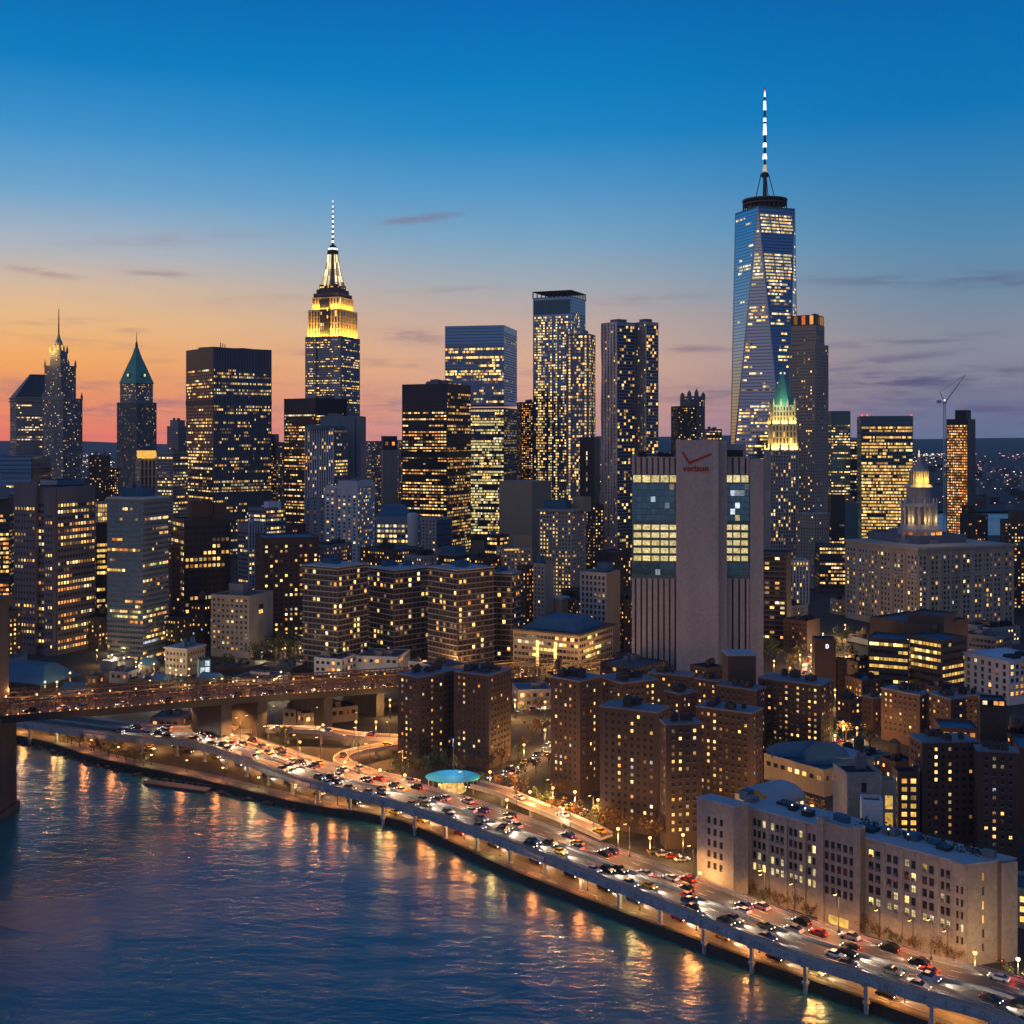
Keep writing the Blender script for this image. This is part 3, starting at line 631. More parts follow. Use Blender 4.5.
# wide blue slab
B = D('office_slab', 'wide dark blue office slab with blank top band and scattered lit floors')
sp = OFF(.34, fh=4.0, cw=2.3, wf=.62, hf=.6, mt=22, fin=.7, finm='concrete_blue', dark='pane_blue'); sl = OFF(.34, fh=4.0, cw=3, wf=.95, hf=.55, mt=22, dark='pane_blue')
f = B.vol(186, 213, 271.5, 347, 1250, 'cladding_dark', sp, sl, par=2)
B.band(f, [gz(404, 1250), gz(497, 1250)], 5, .3, 'metal_dark', 'mechanical_band'); B.roofstuff(f, 3, hmax=3)
x, y = B.at(f, .36, .5)
for k in range(3): B.part('antenna').bar((x + k * 2.4, y, f['z1'] - 2), (x + k * 2.4, y, f['z1'] + 8 - k), .5, 'metal_dark', 5)
B.finish()
B = D('brick_tower', 'brown stepped tower with an amber glow right of the wide blue slab'); f = B.vol(268, 276, 286, 442, 1330, 'stone_warm', RES(.18, pal=PAL_ORG), RES(.2, pal=PAL_ORG)); f = B.vol(269, 274, 279, 434, 1332, 'stone_warm', bot=442); B.finish()

# tall floodlit tower with mast
YY = 1585
B = D('skyscraper', 'tallest left skyscraper with golden floodlit crown and needle mast')
se = OFF(.30, fh=3.7, cw=2.5, wf=.66, hf=.5, mt=3, dark='pane_steel'); sr = OFF(.34, fh=3.7, cw=2.5, wf=.8, hf=.55, mt=3, dark='pane_blue')
f = B.vol(306, 341.5, 360, 336, YY, 'cladding_grey', sr, se); H0, H1 = f['zb'], f['z1']
B.bay(f, 'L', .0, .30, H0, H1, 2.2, 'stone_grey', se); B.bay(f, 'L', .70, 1, H0, H1, 2.2, 'stone_grey', se)
rib = W(fh=8.4, cw=4.4, wf=.5, hf=.9, p=.04, mt=1, mb=.5, pal=PAL_OFF, dark='pane_bronze')
f1 = B.vol(308, 340.5, 357.5, 309, YY + 3, 'stone_warm', rib, rib, bot=336); B.bay(f1, 'L', .38, .66, f1['zb'], gz(298, YY), 1.6, 'cladding_dark', W(fh=5, cw=3, wf=.6, hf=.8, p=.2))
f2 = B.vol(312, 339.5, 353.5, 296.5, YY + 6, 'stone_warm', rib, rib, bot=309)
f3 = B.vol(313.5, 338.8, 352, 292.5, YY + 7, 'cladding_brown', None, None, bot=296.5); f4 = B.vol(316.5, 338, 349, 288.5, YY + 9, 'cladding_brown', None, None, bot=292.5)
f5 = B.vol(319.5, 337, 346, 284, YY + 11, 'cladding_brown', W(fh=4, cw=3, p=.25, wf=.5), W(fh=4, cw=3, p=.25, wf=.5), bot=288.5)
x, y = B.at(f5, .5, .5); k_ = YY / F
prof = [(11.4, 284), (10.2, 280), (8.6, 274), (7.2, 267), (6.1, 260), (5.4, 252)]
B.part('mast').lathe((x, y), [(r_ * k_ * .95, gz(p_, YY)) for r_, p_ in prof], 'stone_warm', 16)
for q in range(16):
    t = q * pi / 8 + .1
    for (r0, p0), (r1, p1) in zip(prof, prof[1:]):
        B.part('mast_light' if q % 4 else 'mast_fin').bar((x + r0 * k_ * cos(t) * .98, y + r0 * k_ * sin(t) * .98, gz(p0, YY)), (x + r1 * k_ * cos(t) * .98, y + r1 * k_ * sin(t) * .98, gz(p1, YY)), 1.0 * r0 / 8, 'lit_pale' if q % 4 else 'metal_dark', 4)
B.part('mast_cap').lathe((x, y), [(r_ * k_, gz(p_, YY)) for r_, p_ in ((5.6, 252), (5.6, 247.5), (4.4, 247), (4.6, 245), (3.2, 243), (1.8, 241.5))], 'metal_dark', 14)
B.part('mast_ring_light').lathe((x, y), [(r_ * k_, gz(p_, YY)) for r_, p_ in ((4.7, 246.8), (4.9, 245.6), (4.7, 245))], 'beacon_white', 14)
pts = [(2.2, 242), (2.1, 236), (2, 230), (1.7, 222), (1.4, 214), (1.1, 206), (.5, 197)]
for j in range(18):
    a, e = 242 - j * 2.55, 242 - (j + 1) * 2.55; r_ = (2.3 - 1.7 * j / 18) * k_ * .5
    B.part('antenna_light' if j % 2 else 'antenna').lathe((x, y), [(r_, gz(a, YY)), (r_ * .93, gz(e, YY))], 'beacon_white' if j % 2 else 'metal_dark', 6)
B.finish()
def flood(fr, face, z, power, color, off=4.5, frac=(0, 1), aim=-.08, wid=2.2):
    """a strip of floodlights on the ledge below a wall, shining up it"""
    if face == 'R': O, u, n, Wd = fr['c'], fr['u'], fr['nR'], fr['w']
    else: O = (fr['c'][0] + fr['v'][0] * fr['d'], fr['c'][1] + fr['v'][1] * fr['d']); u = (-fr['v'][0], -fr['v'][1]); n = fr['nL']; Wd = fr['d']
    a = (frac[0] + frac[1]) / 2 * Wd; ln = (frac[1] - frac[0]) * Wd
    # the lamp's -Z axis points up and toward the wall
    import mathutils
    dirv = mathutils.Vector((-n[0] * (.35 + aim), -n[1] * (.35 + aim), 1)).normalized()
    q = dirv.to_track_quat('-Z', 'Y')
    X = mathutils.Vector((u[0], u[1], 0)); Zc = -dirv; Yc = Zc.cross(X)
    R_ = mathutils.Matrix((X, Yc, Zc)).transposed()
    light('flood_lamp', 'AREA', (O[0] + u[0] * a + n[0] * off, O[1] + u[1] * a + n[1] * off, z), power, color, shape='RECTANGLE', size=ln, size_y=wid, rot=R_.to_euler())
GOLD = (1, .50, .05)
flood(f1, 'L', f1['zb'] + .6, 85000, GOLD); flood(f1, 'R', f1['zb'] + .6, 50000, GOLD)
flood(f2, 'L', f2['zb'] + .6, 27000, GOLD); flood(f2, 'R', f2['zb'] + .6, 17000, GOLD)

# dark towers in front of it
B = D('office_tower', 'black office tower with lit lower floors in front of the floodlit skyscraper'); f = B.vol(284, 315.5, 347, 398, 1230, 'cladding_dark', OFF(.2, mt=14, dark='pane_bronze'), OFF(.55, mt=16, dark='pane_bronze', pal=PAL_ORG + PAL_OFF)); B.roofstuff(f, 2); B.finish()
B = D('office_slab', 'blank grey windowless slab behind the white finned tower'); f = B.vol(320, 361, 366, 416, 1160, 'concrete_blue'); B.bay(f, 'L', .86, .885, f['zb'], f['z1'] - 2, .4, 'metal_dark'); B.roofstuff(f, 2); B.finish()
B = D('finned_tower', 'tower with bright vertical white fins and round top in front of the blank slab')
f = B.vol(305, 334, 348, 428, 1110, 'cladding_grey', OFF(.3, dark='curtain_blue', cw=2.4, wf=.9), W(fh=3.8, cw=3.1, wf=.6, hf=.75, p=.16, mt=3, mb=60, fin=.9, finm='white_paint')); x, y = B.at(f, .45, .5)
B.part('rooftop_drum').lathe((x, y), [(f['w'] * .62, f['z1'] - 1), (f['w'] * .62, f['z1'] + 2.2), (f['w'] * .5, f['z1'] + 3)], 'cladding_teal', 24); B.finish()
B = D('office_tower', 'black tower with bright rows of lit windows left of the tall blue glass slab')
f = B.vol(402, 447, 471, 383.5, 1250, 'cladding_dark', OFF(.5, fh=3.9, cw=2.4, wf=.6, hf=.6, mt=9, dark='pane_bronze', pal=PAL_ORG + PAL_OFF), OFF(.55, fh=3.9, cw=4.4, wf=.8, hf=.45, mt=22, dark='pane_bronze', pal=PAL_ORG + PAL_OFF))
B.band(f, [gz(458, 1250)], 7, .3, 'metal_black', 'mechanical_band'); B.roofstuff(f, 4, hmax=6)
for a in (.3, .5, .7):
    x, y = B.at(f, a, .1); B.part('roof_lamp').box((x, y, f['z1']), (2.5, 1.5, 1.2), 'lit_orange')
B.finish()
B = D('glass_tower', 'tall blue glass slab, brightly lit in its lower half, right of the black tower')
f0 = B.vol(445, 504, 517, 408, 1480, 'cladding_dark', OFF(.35, dark='pane_steel', cw=2.2), OFF(1.0, fh=4, cw=2.3, wf=.85, hf=.7, dark='pane_blue', pal=(('lit_office', 4), ('lit_yellow', 3), ('lit_pale', 2), ('lit_green', 1), ('lit_dim', 1))), par=.2)
f = B.vol(445, 504, 517, 325, 1480, 'curtain_blue', OFF(.05, dark='pane_steel', cw=2.2, mt=8), OFF(.3, fh=4, cw=2.3, wf=.9, hf=.75, mt=24, dark='pane_blue'), bot=405)
B.band(f0, [f0['z1'] - 3], 3.4, -.4, 'metal_black', 'mechanical_band'); B.finish()
B = D('office_block', 'small dark block with warm windows between the blue slab and the bright condominium'); f = B.vol(517, 521, 535, 402, 1460, 'brick_brown', RES(.45, pal=PAL_ORG), RES(.3)); B.roofstuff(f, 2); B.finish()
B = D('apartment_tower', 'tall glass condominium with blazing yellow windows and open framed crown')
pc = (('lit_office', 3), ('lit_pale', 2), ('lit_yellow', 5), ('lit_warm', 3), ('lit_green', .5), ('lit_dim', 2))
sp = W(fh=3.6, cw=2.9, wf=.78, hf=.62, p=.5, mode='col', pal=pc, mt=22, dark='pane_blue', ms=1.5); 
f = B.vol(533, 571, 585.5, 296, 1380, 'curtain_blue', W(fh=3.9, cw=3, wf=.8, hf=.72, p=.22, mode='col', pal=pc, mt=18, dark='pane_blue'), sp, par=3)
B.bay(f, 'L', .03, .97, gz(313, 1380), gz(299, 1380), .5, 'cladding_teal')
for a in [i / 9 for i in range(10)]:
    for (aa, ee) in ((a, 0), (0, a)):
        x, y = B.at(f, aa, ee); B.part('crown_frame').box((x, y, f['z1'] - 1), (1, 1, 8), 'metal_dark', f['th'])
B.band(f, [f['z1'] + 6.2], .9, .6, 'metal_dark', 'crown_rail'); x, y = B.at(f, .3, .4); B.part('crown_lamp').box((x, y, f['z1'] - 3), (9, 22, 3.5), 'lit_dim', f['th'])
B.finish()
B = D('apartment_tower', 'shorter rounded glass wing lit yellow against the framed condominium'); f = B.vol(566, 589, 595.5, 333.5, 1330, 'cladding_grey', W(fh=3.9, cw=3, wf=.85, hf=.72, p=.4, mode='col', pal=pc, dark='pane_blue'), W(fh=3.9, cw=3, wf=.82, hf=.72, p=.55, mode='col', pal=pc, dark='pane_blue')); B.roofstuff(f, 2); B.finish()
B = D('dark_slab', 'narrow black slab with one lit stair strip beside the silver tower'); f = B.vol(579.5, 594, 599.5, 437, 1150, 'cladding_dark', None, W(fh=5, cw=30, wf=.1, hf=.7, p=.6, pal=(('lit_pale', 1),), mt=8, ms=2, mb=60)); B.roofstuff(f, 1); B.finish()

# silver residential tower of two slabs
B = D('apartment_tower', 'silver rippled steel tower of two slabs with alternating dark glass strips', near=False)
spS = W(fh=3.3, cw=2.5, wf=.52, hf=.6, p=.10, pal=PAL_RES, dark='pane_steel'); spD = W(fh=3.3, cw=3.2, wf=.9, hf=.75, p=.13, pal=(('lit_warm', 3), ('lit_gold', 2), ('lit_yellow', 1)), mt=3, dark='pane')
fa = B.vol(602, 617, 635, 321.5, 1050, 'metal_steel', spD, spS); fb = B.vol(633, 646, 658.5, 321.5, 1058, 'metal_steel', spD, spS)
for fr in (fa, fb):
    for k in range(6):
        x, y = B.at(fr, 0, k / 5); prev = None
        for j in range(40):
            z = 10 + (fr['z1'] - 10) * j / 39; w_ = .35 * sin(j * .55 + k * 1.3); p_ = (x + fr['nL'][0] * (.4 + w_), y + fr['nL'][1] * (.4 + w_), z)
            if prev: B.part('steel_fold').bar(prev, p_, .55, 'metal_steel', 4)
            prev = p_
    x, y = B.at(fr, .5, .5); B.part('roof_lantern#%d' % len(B.parts)).box((x, y, fr['z1'] - 1), (fr['w'] * .5, fr['d'] * .5, 4), 'cladding_grey', fr['th'])
B.finish()
B = D('stepped_tower', 'dark stepped stone tower with pointed turrets behind the windowless shaft')
f = B.vol(671, 678, 697, 406, 1400, 'stone_pier', RES(.12), RES(.12)); f1 = B.vol(680, 690, 705, 396, 1405, 'cladding_grey', RES(.08), RES(.08))
for a, e, h_ in ((.02, .1, 7), (.5, .1, 9), (.95, .1, 5), (.1, .9, 5)):
    x, y = B.at(f1, a, e); B.part('turret').lathe((x, y), [(2.6, f1['z1'] - 3), (2.4, f1['z1'] + h_ * .5), (.2, f1['z1'] + h_)], 'cladding_grey', 6)
B.finish()
B = D('office_block', 'low grey office block with one lit floor beside the tapering tower'); f = B.vol(703, 706, 722, 429, 1520, 'cladding_grey', OFF(.5), RES(.2)); B.roofstuff(f, 3); B.finish()

# tapering glass tower
YY = 1485.
B = D('skyscraper', 'tapering glass tower with triangular facets and striped mast, tallest of all')
YY = 1455.; CX = gx(764.8, YY + 30); hb = 35. * sqrt(2); ht = 26 * sqrt(2); zt = gz(211.5, YY + 30); z57 = 57
base = [(CX + hb * cos(radians(-25 + 45 + 90 * k - 180)), YY + 30 + hb * sin(radians(-25 + 45 + 90 * k - 180))) for k in range(4)]
topc = [(CX + ht * cos(radians(20 + 45 + 90 * k - 180)), YY + 30 + ht * sin(radians(20 + 45 + 90 * k - 180))) for k in range(4)]
B.loc = (CX, YY + 30, GZ)
wb = B.part('wall'); wb.prism(base, GZ, z57, 'pane_sky')
faces = []
for k in range(4):
    k1 = (k + 1) % 4
    b0, b1 = (*base[k], z57), (*base[k1], z57)
    # the top corner standing over the middle of this base edge
    mx_, my_ = (b0[0] + b1[0]) / 2, (b0[1] + b1[1]) / 2
    ti = min(range(4), key=lambda q: (topc[q][0] - mx_) ** 2 + (topc[q][1] - my_) ** 2); t_ = (*topc[ti], zt); t2 = (*topc[(ti + 1) % 4], zt)
    wb.poly([b0, b1, t_], 'pane_sky'); wb.poly([t_, b1, t2], 'pane_sky'); faces += [(b0, b1, t_), (t_, t2, b1)]
    B.part('edge_trim').bar(b1, t_, .55, 'metal_steel', 4); B.part('edge_trim').bar(b1, t2, .55, 'metal_steel', 4); B.part('edge_trim').bar(t_, t2, .7, 'metal_steel', 4)
wb.poly([(*p_, zt) for p_ in topc], 'roof_dark')
wpt = MB()
for (a, c_, e) in faces:  # triangle with horizontal edge a-c and apex e
    n_ = ((c_[0] - a[0]), (c_[1] - a[1])); l = sqrt(n_[0] ** 2 + n_[1] ** 2); uu = (n_[0] / l, n_[1] / l); nn = (uu[1], -uu[0])
    midx, midy = (a[0] + c_[0]) / 2 - CX, (a[1] + c_[1]) / 2 - (YY + 30)
    if nn[0] * midx + nn[1] * midy < 0: nn = (-nn[0], -nn[1])
    if nn[1] > .35: continue
    leftish = nn[0] < -.5
    lo, hi = min(a[2], e[2]), max(a[2], e[2]); nfl = int((hi - lo) / 4)
    for j in range(nfl):
        z = lo + 4 * j + 1; t = (z - a[2]) / (e[2] - a[2])
        L0 = [a[i] + (e[i] - a[i]) * t for i in range(3)]; R0 = [c_[i] + (e[i] - c_[i]) * t for i in range(3)]
        wd = sqrt((R0[0] - L0[0]) ** 2 + (R0[1] - L0[1]) ** 2)
        row = HY - (z - CZ) * F / YY
        zone = 0 if row < 214 else 1.0 if row < 234 else .08 if row < 253 else 1.0 if row < 279 else .3 if row < 312 else .6 if row < 322 else .22 if row < 386 else .35 if row < 410 else .62
        zone *= (.12 if leftish else 1)
        x_ = 2.; st = False; mm = 'lit_pale'
        while x_ < wd - 4:
            if rnd.random() < .25 or x_ == 2.: st = rnd.random() < zone; mm = pick((('lit_office', 3), ('lit_pale', 3), ('lit_warm', 1))) if row < 300 else pick(PAL_OFF)
            if st and zone > .9 and int(x_) % 13 < 2: x_ += 1.5; continue
            if st:
                q0 = [L0[i] + (R0[i] - L0[i]) * x_ / wd for i in range(3)]; q1 = [L0[i] + (R0[i] - L0[i]) * (x_ + 2.5) / wd for i in range(3)]
                up = [(e[i] - (a[i] + c_[i]) / 2) for i in range(3)]; lu = abs(up[2]); up = [v_ / lu * 2.0 * (1 if e[2] > a[2] else -1) for v_ in up]
                o_ = [nn[0] * .15, nn[1] * .15, 0]
                p0 = [q0[i] + o_[i] for i in range(3)]; p1 = [q1[i] + o_[i] for i in range(3)]
                wpt.poly([tuple(p0), tuple(p1), tuple(p1[i] + up[i] for i in range(3)), tuple(p0[i] + up[i] for i in range(3))], mm)
            x_ += 2.6
B.parts['window_band'] = wpt
cx_, cy_ = CX, YY + 30; YY = 1485.
for r_, p0 in ((27, 205.5), (27.5, 201.5)):
    B.part('crown_ring').lathe((cx_, cy_), [(r_, gz(p0, YY)), (r_, gz(p0 - 1.4, YY))], 'rust_steel', 32)
B.part('crown_ring').lathe((cx_, cy_), [(20, zt), (20, gz(201, YY))], 'metal_dark', 24)
for k in range(28):
    t = 2 * pi * k / 28; B.part('crown_post').bar((cx_ + 26.5 * cos(t), cy_ + 26.5 * sin(t), zt - 1), (cx_ + 26.5 * cos(t), cy_ + 26.5 * sin(t), gz(199.6, YY)), .5, 'rust_steel', 4)
kk = YY / F
B.part('mast').lathe((cx_, cy_), [(2.6 * kk, gz(203, YY)), (1.9 * kk, gz(188, YY)), (1.6 * kk, gz(177, YY))], 'rust_steel', 8)
B.part('mast_collar').lathe((cx_, cy_), [(3.6 * kk, gz(177, YY)), (4.2 * kk, gz(174, YY)), (2, gz(172, YY))], 'metal_dark', 10)
for sg in (-1, 1, 0):
    B.part('stay').bar((cx_ + sg * 4 * kk, cy_ - (6 if sg == 0 else 0), gz(175, YY)), (cx_ + sg * 10 * kk, cy_ - (20 if sg == 0 else 3), gz(201, YY)), .55, 'metal_dark', 5)
for (p0, p1, r_, mt_) in ((172, 165, 2.2, 'lit_pale'), (165, 159, 1.3, 'metal_dark'), (159, 154, 2.3, 'beacon_white'), (154, 147, 1.3, 'metal_dark'), (147, 143, 2.0, 'beacon_white'), (143, 135, 1.4, 'metal_dark'),
                          (135, 124, 1.9, 'beacon_white'), (124, 121.5, 1.2, 'metal_dark'), (121.5, 118, 1.6, 'beacon_white'), (118, 110, 1.1, 'metal_dark'), (110, 101, 1.5, 'beacon_white'), (101, 97, .9, 'metal_dark'), (97, 92, .9, 'beacon_white'), (92, 90, .8, 'beacon_red'), (90, 87, .4, 'metal_dark')):
    B.part('mast_light' if mt_ != 'metal_dark' else 'mast_section').lathe((cx_, cy_), [(r_ * kk, gz(p0, YY)), (r_ * kk * .75, gz(p1, YY))], mt_, 8)
B.finish()

# green spired tower with floodlit crown
YY = 1150
B = D('spire_tower', 'gothic tower with a green pyramid spire above a golden floodlit crown')
sg_ = W(fh=4, cw=3, wf=.5, hf=.72, p=.12, pal=PAL_OFF, fin=.6, finm='stone_pale')
f = B.vol(764, 770, 799, 450, YY, 'stone_pale', sg_, sg_); f1 = B.vol(768, 771.5, 797, 424, YY + 4, 'stone_warm', W(fh=6, cw=3.2, wf=.45, hf=.8, p=.1, mt=1, dark='pane_bronze'), W(fh=6, cw=3.2, wf=.45, hf=.8, p=.1, mt=1), bot=450)
f2 = B.vol(770, 773, 795.5, 405, YY + 6, 'stone_warm', W(fh=5, cw=3, wf=.45, hf=.7, p=.1, mt=1, dark='pane_bronze'), W(fh=5, cw=3, wf=.45, hf=.7, p=.1, mt=1), bot=424)
for fr in (f, f1, f2):
    for a, e in ((.02, .02), (.98, .02), (.02, .98), (.35, .0), (.65, 0)):
        x, y = B.at(fr, a, e); B.part('pinnacle#%d' % len(B.parts)).lathe((x, y), [(1.3, fr['z1'] - 2), (1.2, fr['z1'] + 3), (.1, fr['z1'] + 7)], 'stone_warm', 6)
x, y = B.at(f2, .5, .5); k_ = YY / F
B.part('copper_roof').lathe((x, y), [(r_ * k_ * 1.25, gz(p_, YY)) for r_, p_ in ((10.5, 406), (8.4, 400), (6.4, 393), (4.6, 386), (3, 379), (1.6, 374))], 'copper_green', 8, f2['th'] + pi / 8)
for k in range(8):
    t = k * pi / 4 + .2; B.part('roof_lamp').box((x + 8.2 * cos(t), y + 8.2 * sin(t), gz(402, YY)), (1.4, 1.4, 2), 'lit_gold', t)
B.part('spire').lathe((x, y), [(1.4, gz(375, YY)), (1.1, gz(372, YY)), (.2, gz(367, YY))], 'copper_green', 6); B.finish()
YG = (1, .66, .13)
flood(f1, 'R', f1['zb'] + .5, 17000, YG, 2.2); flood(f1, 'L', f1['zb'] + .5, 10000, YG, 2.2); flood(f2, 'R', f2['zb'] + .5, 11000, YG, 2); flood(f2, 'L', f2['zb'] + .5, 6000, YG, 2)
light('flood_lamp', 'POINT', (x - 6, y - 22, gz(404, YY)), 12000, (.75, 1, .55), shadow_soft_size=.6)

# limestone tower with orange crown
YY = 1220
B = D('apartment_tower', 'tall limestone tower with glowing orange crown panels, beside the tapering tower')
sp = RES(.075, fh=3.7, cw=3.3, wf=.5, hf=.5, mt=4); sp2 = RES(.03, fh=3.7, cw=3.6, wf=.4, hf=.5, mt=4)
f0 = B.vol(789.5, 815, 828.5, 344, YY, 'stone_warm', sp2, sp); f = B.vol(791, 816, 824.5, 325, YY + 1, 'stone_warm', sp2, sp, bot=344); f1 = B.vol(791, 816, 824, 314.5, YY + 2, 'cladding_brown', W(fh=10, cw=7, wf=.4, hf=.9, p=.5, pal=(('lit_red', 1), ('lit_orange', 2)), mt=.2, mb=.1), W(fh=10, cw=7.5, wf=.46, hf=.9, p=.8, pal=(('lit_red', 1), ('lit_orange', 2), ('lit_gold', 1)), mt=.2, mb=.1), bot=325); B.roofstuff(f1, 2, hmax=2)
B.finish()
B = D('office_tower', 'lit tower with a dark teal top right of the limestone tower'); f = B.vol(826, 831, 850.5, 411, 1360, 'cladding_teal', OFF(.6, mt=15, dark='pane_teal', cw=2.8), OFF(.4, mt=15)); B.finish()
B = D('office_tower', 'narrow grey tower squeezed between the teal topped tower and the golden office block'); f = B.vol(848, 850, 859, 440, 1420, 'cladding_grey', OFF(.4), OFF(.3)); B.finish()
B = D('office_block', 'broad office block glowing golden on nearly every floor'); f = B.vol(857, 861, 913, 416, 1310, 'cladding_teal', OFF(.95, fh=4.1, cw=2.2, wf=.84, hf=.6, mt=11, pal=(('lit_gold', 5), ('lit_yellow', 4), ('lit_warm', 2)), dark='pane_bronze', rowp=lambda r, j, n: .5 if r > .88 else 1.9), OFF(.7), roof='roof_dark')
B.band(f, [f['z1'] - 5, f['z1'] - 10], 1.2, .4, 'cladding_teal', 'mechanical_band')
for a in (.02, .12, .97):
    x, y = B.at(f, a, 0); B.part('beacon').box((x, y, f['z1']), (1.4, 1.4, 1.6), 'beacon_red')
B.finish()
B = D('glass_tower', 'dark capped office tower with dim yellow rows in front of the golden block'); f = B.vol(828, 831, 845, 495, 1090, 'cladding_dark', OFF(.75, mt=26), OFF(.4, mt=26)); B.finish()
B = D('office_slab', 'plain teal windowless wall left of the golden office block'); f = B.vol(842, 845, 858, 503, 1130, 'cladding_teal'); B.roofstuff(f, 1); B.finish()
B = D('apartment_tower', 'slim tower of countless amber windows beside the construction crane')
f = B.vol(946.5, 968, 975.5, 419, 1300, 'cladding_dark', None, W(fh=3.4, cw=2.5, wf=.66, hf=.6, p=.72, pal=(('lit_warm', 4), ('lit_orange', 3), ('lit_pale', 1), ('lit_red', 1)), mt=6)); f1 = B.vol(955, 966, 971, 410, 1306, 'cladding_dark', bot=419); B.finish()
# construction crane beside it
cr = empty('construction_crane', (gx(944.5, 1295), 1295, GZ)); tag(cr, 'thin white luffing crane standing against the slim amber tower', 'crane')
cb = MB(); zc_ = gz(404, 1295)
for sx in (-1, 1):
    for sy in (-1, 1): cb.bar((sx, sy, 0), (sx, sy, zc_ - GZ), .22, 'white_paint', 4)
j = 0
while j < zc_ - 6:
    cb.bar((-1, -1, j), (1, -1, j + 3), .15, 'white_paint', 4); cb.bar((-1, -1, j), (-1, 1, j + 3), .15, 'white_paint', 4); j += 3
cb.build('mast', cr)
cb = MB(); cb.box((0, 0, zc_ - GZ), (3.4, 3.4, 3), 'white_paint'); cb.build('cab', cr)
cb = MB(); tip = (gx(965, 1295) - gx(944.5, 1295), 0, gz(375, 1295) - GZ)
for sx in (-.8, .8): cb.bar((1, sx, zc_ - GZ + 2), tip, .35, 'metal_dark', 4, .2)
for k in range(16):
    t = k / 16; t2 = (k + 1) / 16; p0 = [(1, -.8, zc_ - GZ + 2)[i] * (1 - t) + tip[i] * t for i in range(3)]; p1 = [(1, .8, zc_ - GZ + 2)[i] * (1 - t2) + tip[i] * t2 for i in range(3)]; cb.bar(p0, p1, .16, 'metal_dark', 4)
cb.build('boom', cr)
cb = MB(); cb.bar((0, 0, zc_ - GZ + 2), (-5, 0, zc_ - GZ + 13), .35, 'metal_dark', 4); cb.bar((-5, 0, zc_ - GZ + 13), tip, .12, 'metal_dark', 4); cb.box((-6, 0, zc_ - GZ + 1), (4, 2.6, 3), 'concrete'); cb.build('counterweight', cr)
cb = MB(); cb.ball((0, 0, zc_ - GZ + 4), 1.1, 'beacon_white'); cb.build('work_lamp', cr)

# ------------------------------------------------------------------ civic building with tiered cupola
YY = 780
B = D('civic_building', 'broad pale stone civic building with a tiered cupola lit gold at the top', near=True, style='plain')
sp = RES(.17, fh=3.35, cw=3.3, wf=.5, hf=.56, mt=5, pal=PAL_RES); 
f = B.vol(846, 918, 1013, 548, YY, 'stone_cream', sp, sp, th=22, roof='roof_dark')
for face, n_ in (('R', 9), ('L', 6)):
    for k in range(n_ + 1):
        a = k / n_; B.bay(f, face, max(0, a - .012), min(1, a + .012), f['zb'], f['z1'] - 4, .9, 'stone_cream')
B.band(f, [f['z1'] - 1.6], 1.6, 1.4, 'stone_cream'); B.band(f, [f['z1'] - 20, 40], 1.2, .7, 'stone_cream'); 
g0 = B.vol(868, 918, 966, 536, YY + 26, 'cladding_grey', None, None, bot=549, th=22); B.roofstuff(g0, 4)
cx_, cy_ = gx(919, YY + 45), YY + 45; kk = (YY + 45) / F
def tier(part, r0, p0, r1, p1, mat, n=16): B.part(part).lathe((cx_, cy_), [(r0 * kk, gz(p0, YY + 45)), (r1 * kk, gz(p1, YY + 45))], mat, n, pi / n)
tier('cupola_base', 24, 552, 24, 538, 'stone_grey', 8); tier('cupola_base', 21, 538, 20.5, 528, 'stone_pale', 8); tier('cupola_base', 18.5, 528, 18, 524, 'stone_pale', 16)
tier('cupola_core', 13.5, 524, 13.5, 506, 'stone_warm'); tier('cupola_ledge', 18, 506, 17, 503, 'stone_pale'); tier('cupola_core', 12.5, 503, 11.5, 487, 'stone_grey'); tier('cupola_ledge', 13.5, 487, 12, 484.5, 'stone_pale')
tier('cupola_top', 9, 484.5, 8, 471, 'stone_warm', 12); tier('cupola_ledge', 9.6, 471, 8.5, 469.5, 'stone_pale'); tier('cupola_dome', 7, 469.5, 3, 463, 'stone_warm', 12); tier('cupola_dome', 2.4, 463, 1.6, 457, 'stone_pale', 8); tier('statue', 1.0, 457, .3, 450, 'lit_pale', 6)  # statue's floodlit look is put in by a glowing material
for k in range(20):
    t = 2 * pi * k / 20
    B.part('column').lathe((cx_ + 16.5 * kk * cos(t), cy_ + 16.5 * kk * sin(t)), [(.9, gz(524, YY + 45)), (.75, gz(506, YY + 45))], 'stone_pale', 8)
    B.part('upper_column').lathe((cx_ + 8.8 * kk * cos(t), cy_ + 8.8 * kk * sin(t)), [(.55, gz(484.5, YY + 45)), (.5, gz(471, YY + 45))], 'stone_warm', 6)
    if k % 2: B.part('pinnacle#%d' % len(B.parts)).lathe((cx_ + 16.8 * kk * cos(t), cy_ + 16.8 * kk * sin(t)), [(.7, gz(503, YY + 45)), (.6, gz(500, YY + 45)), (.1, gz(497, YY + 45))], 'stone_pale', 6)
for k in range(7):
    t = -pi / 2 + (k - 3) * .36; B.part('niche_light#%d' % len(B.parts)).box((cx_ + 20.6 * kk * cos(t), cy_ + 20.6 * kk * sin(t), gz(535, YY + 45)), (1.2, 2.2, 2.6), 'lit_orange', t)
B.finish()
for t, pr, z, rr, cl in ((-1.9, 3000, 480, 14, YG), (-1.1, 3000, 480, 14, YG), (-2.3, 950, 519, 19.5, (1, .66, .25)), (-1.5, 950, 519, 19.5, (1, .66, .25)), (-.8, 950, 519, 19.5, (1, .66, .25))):
    light('flood_lamp', 'POINT', (cx_ + rr * kk * cos(t), cy_ + rr * kk * sin(t), gz(z, YY + 45)), pr, cl, shadow_soft_size=.4)
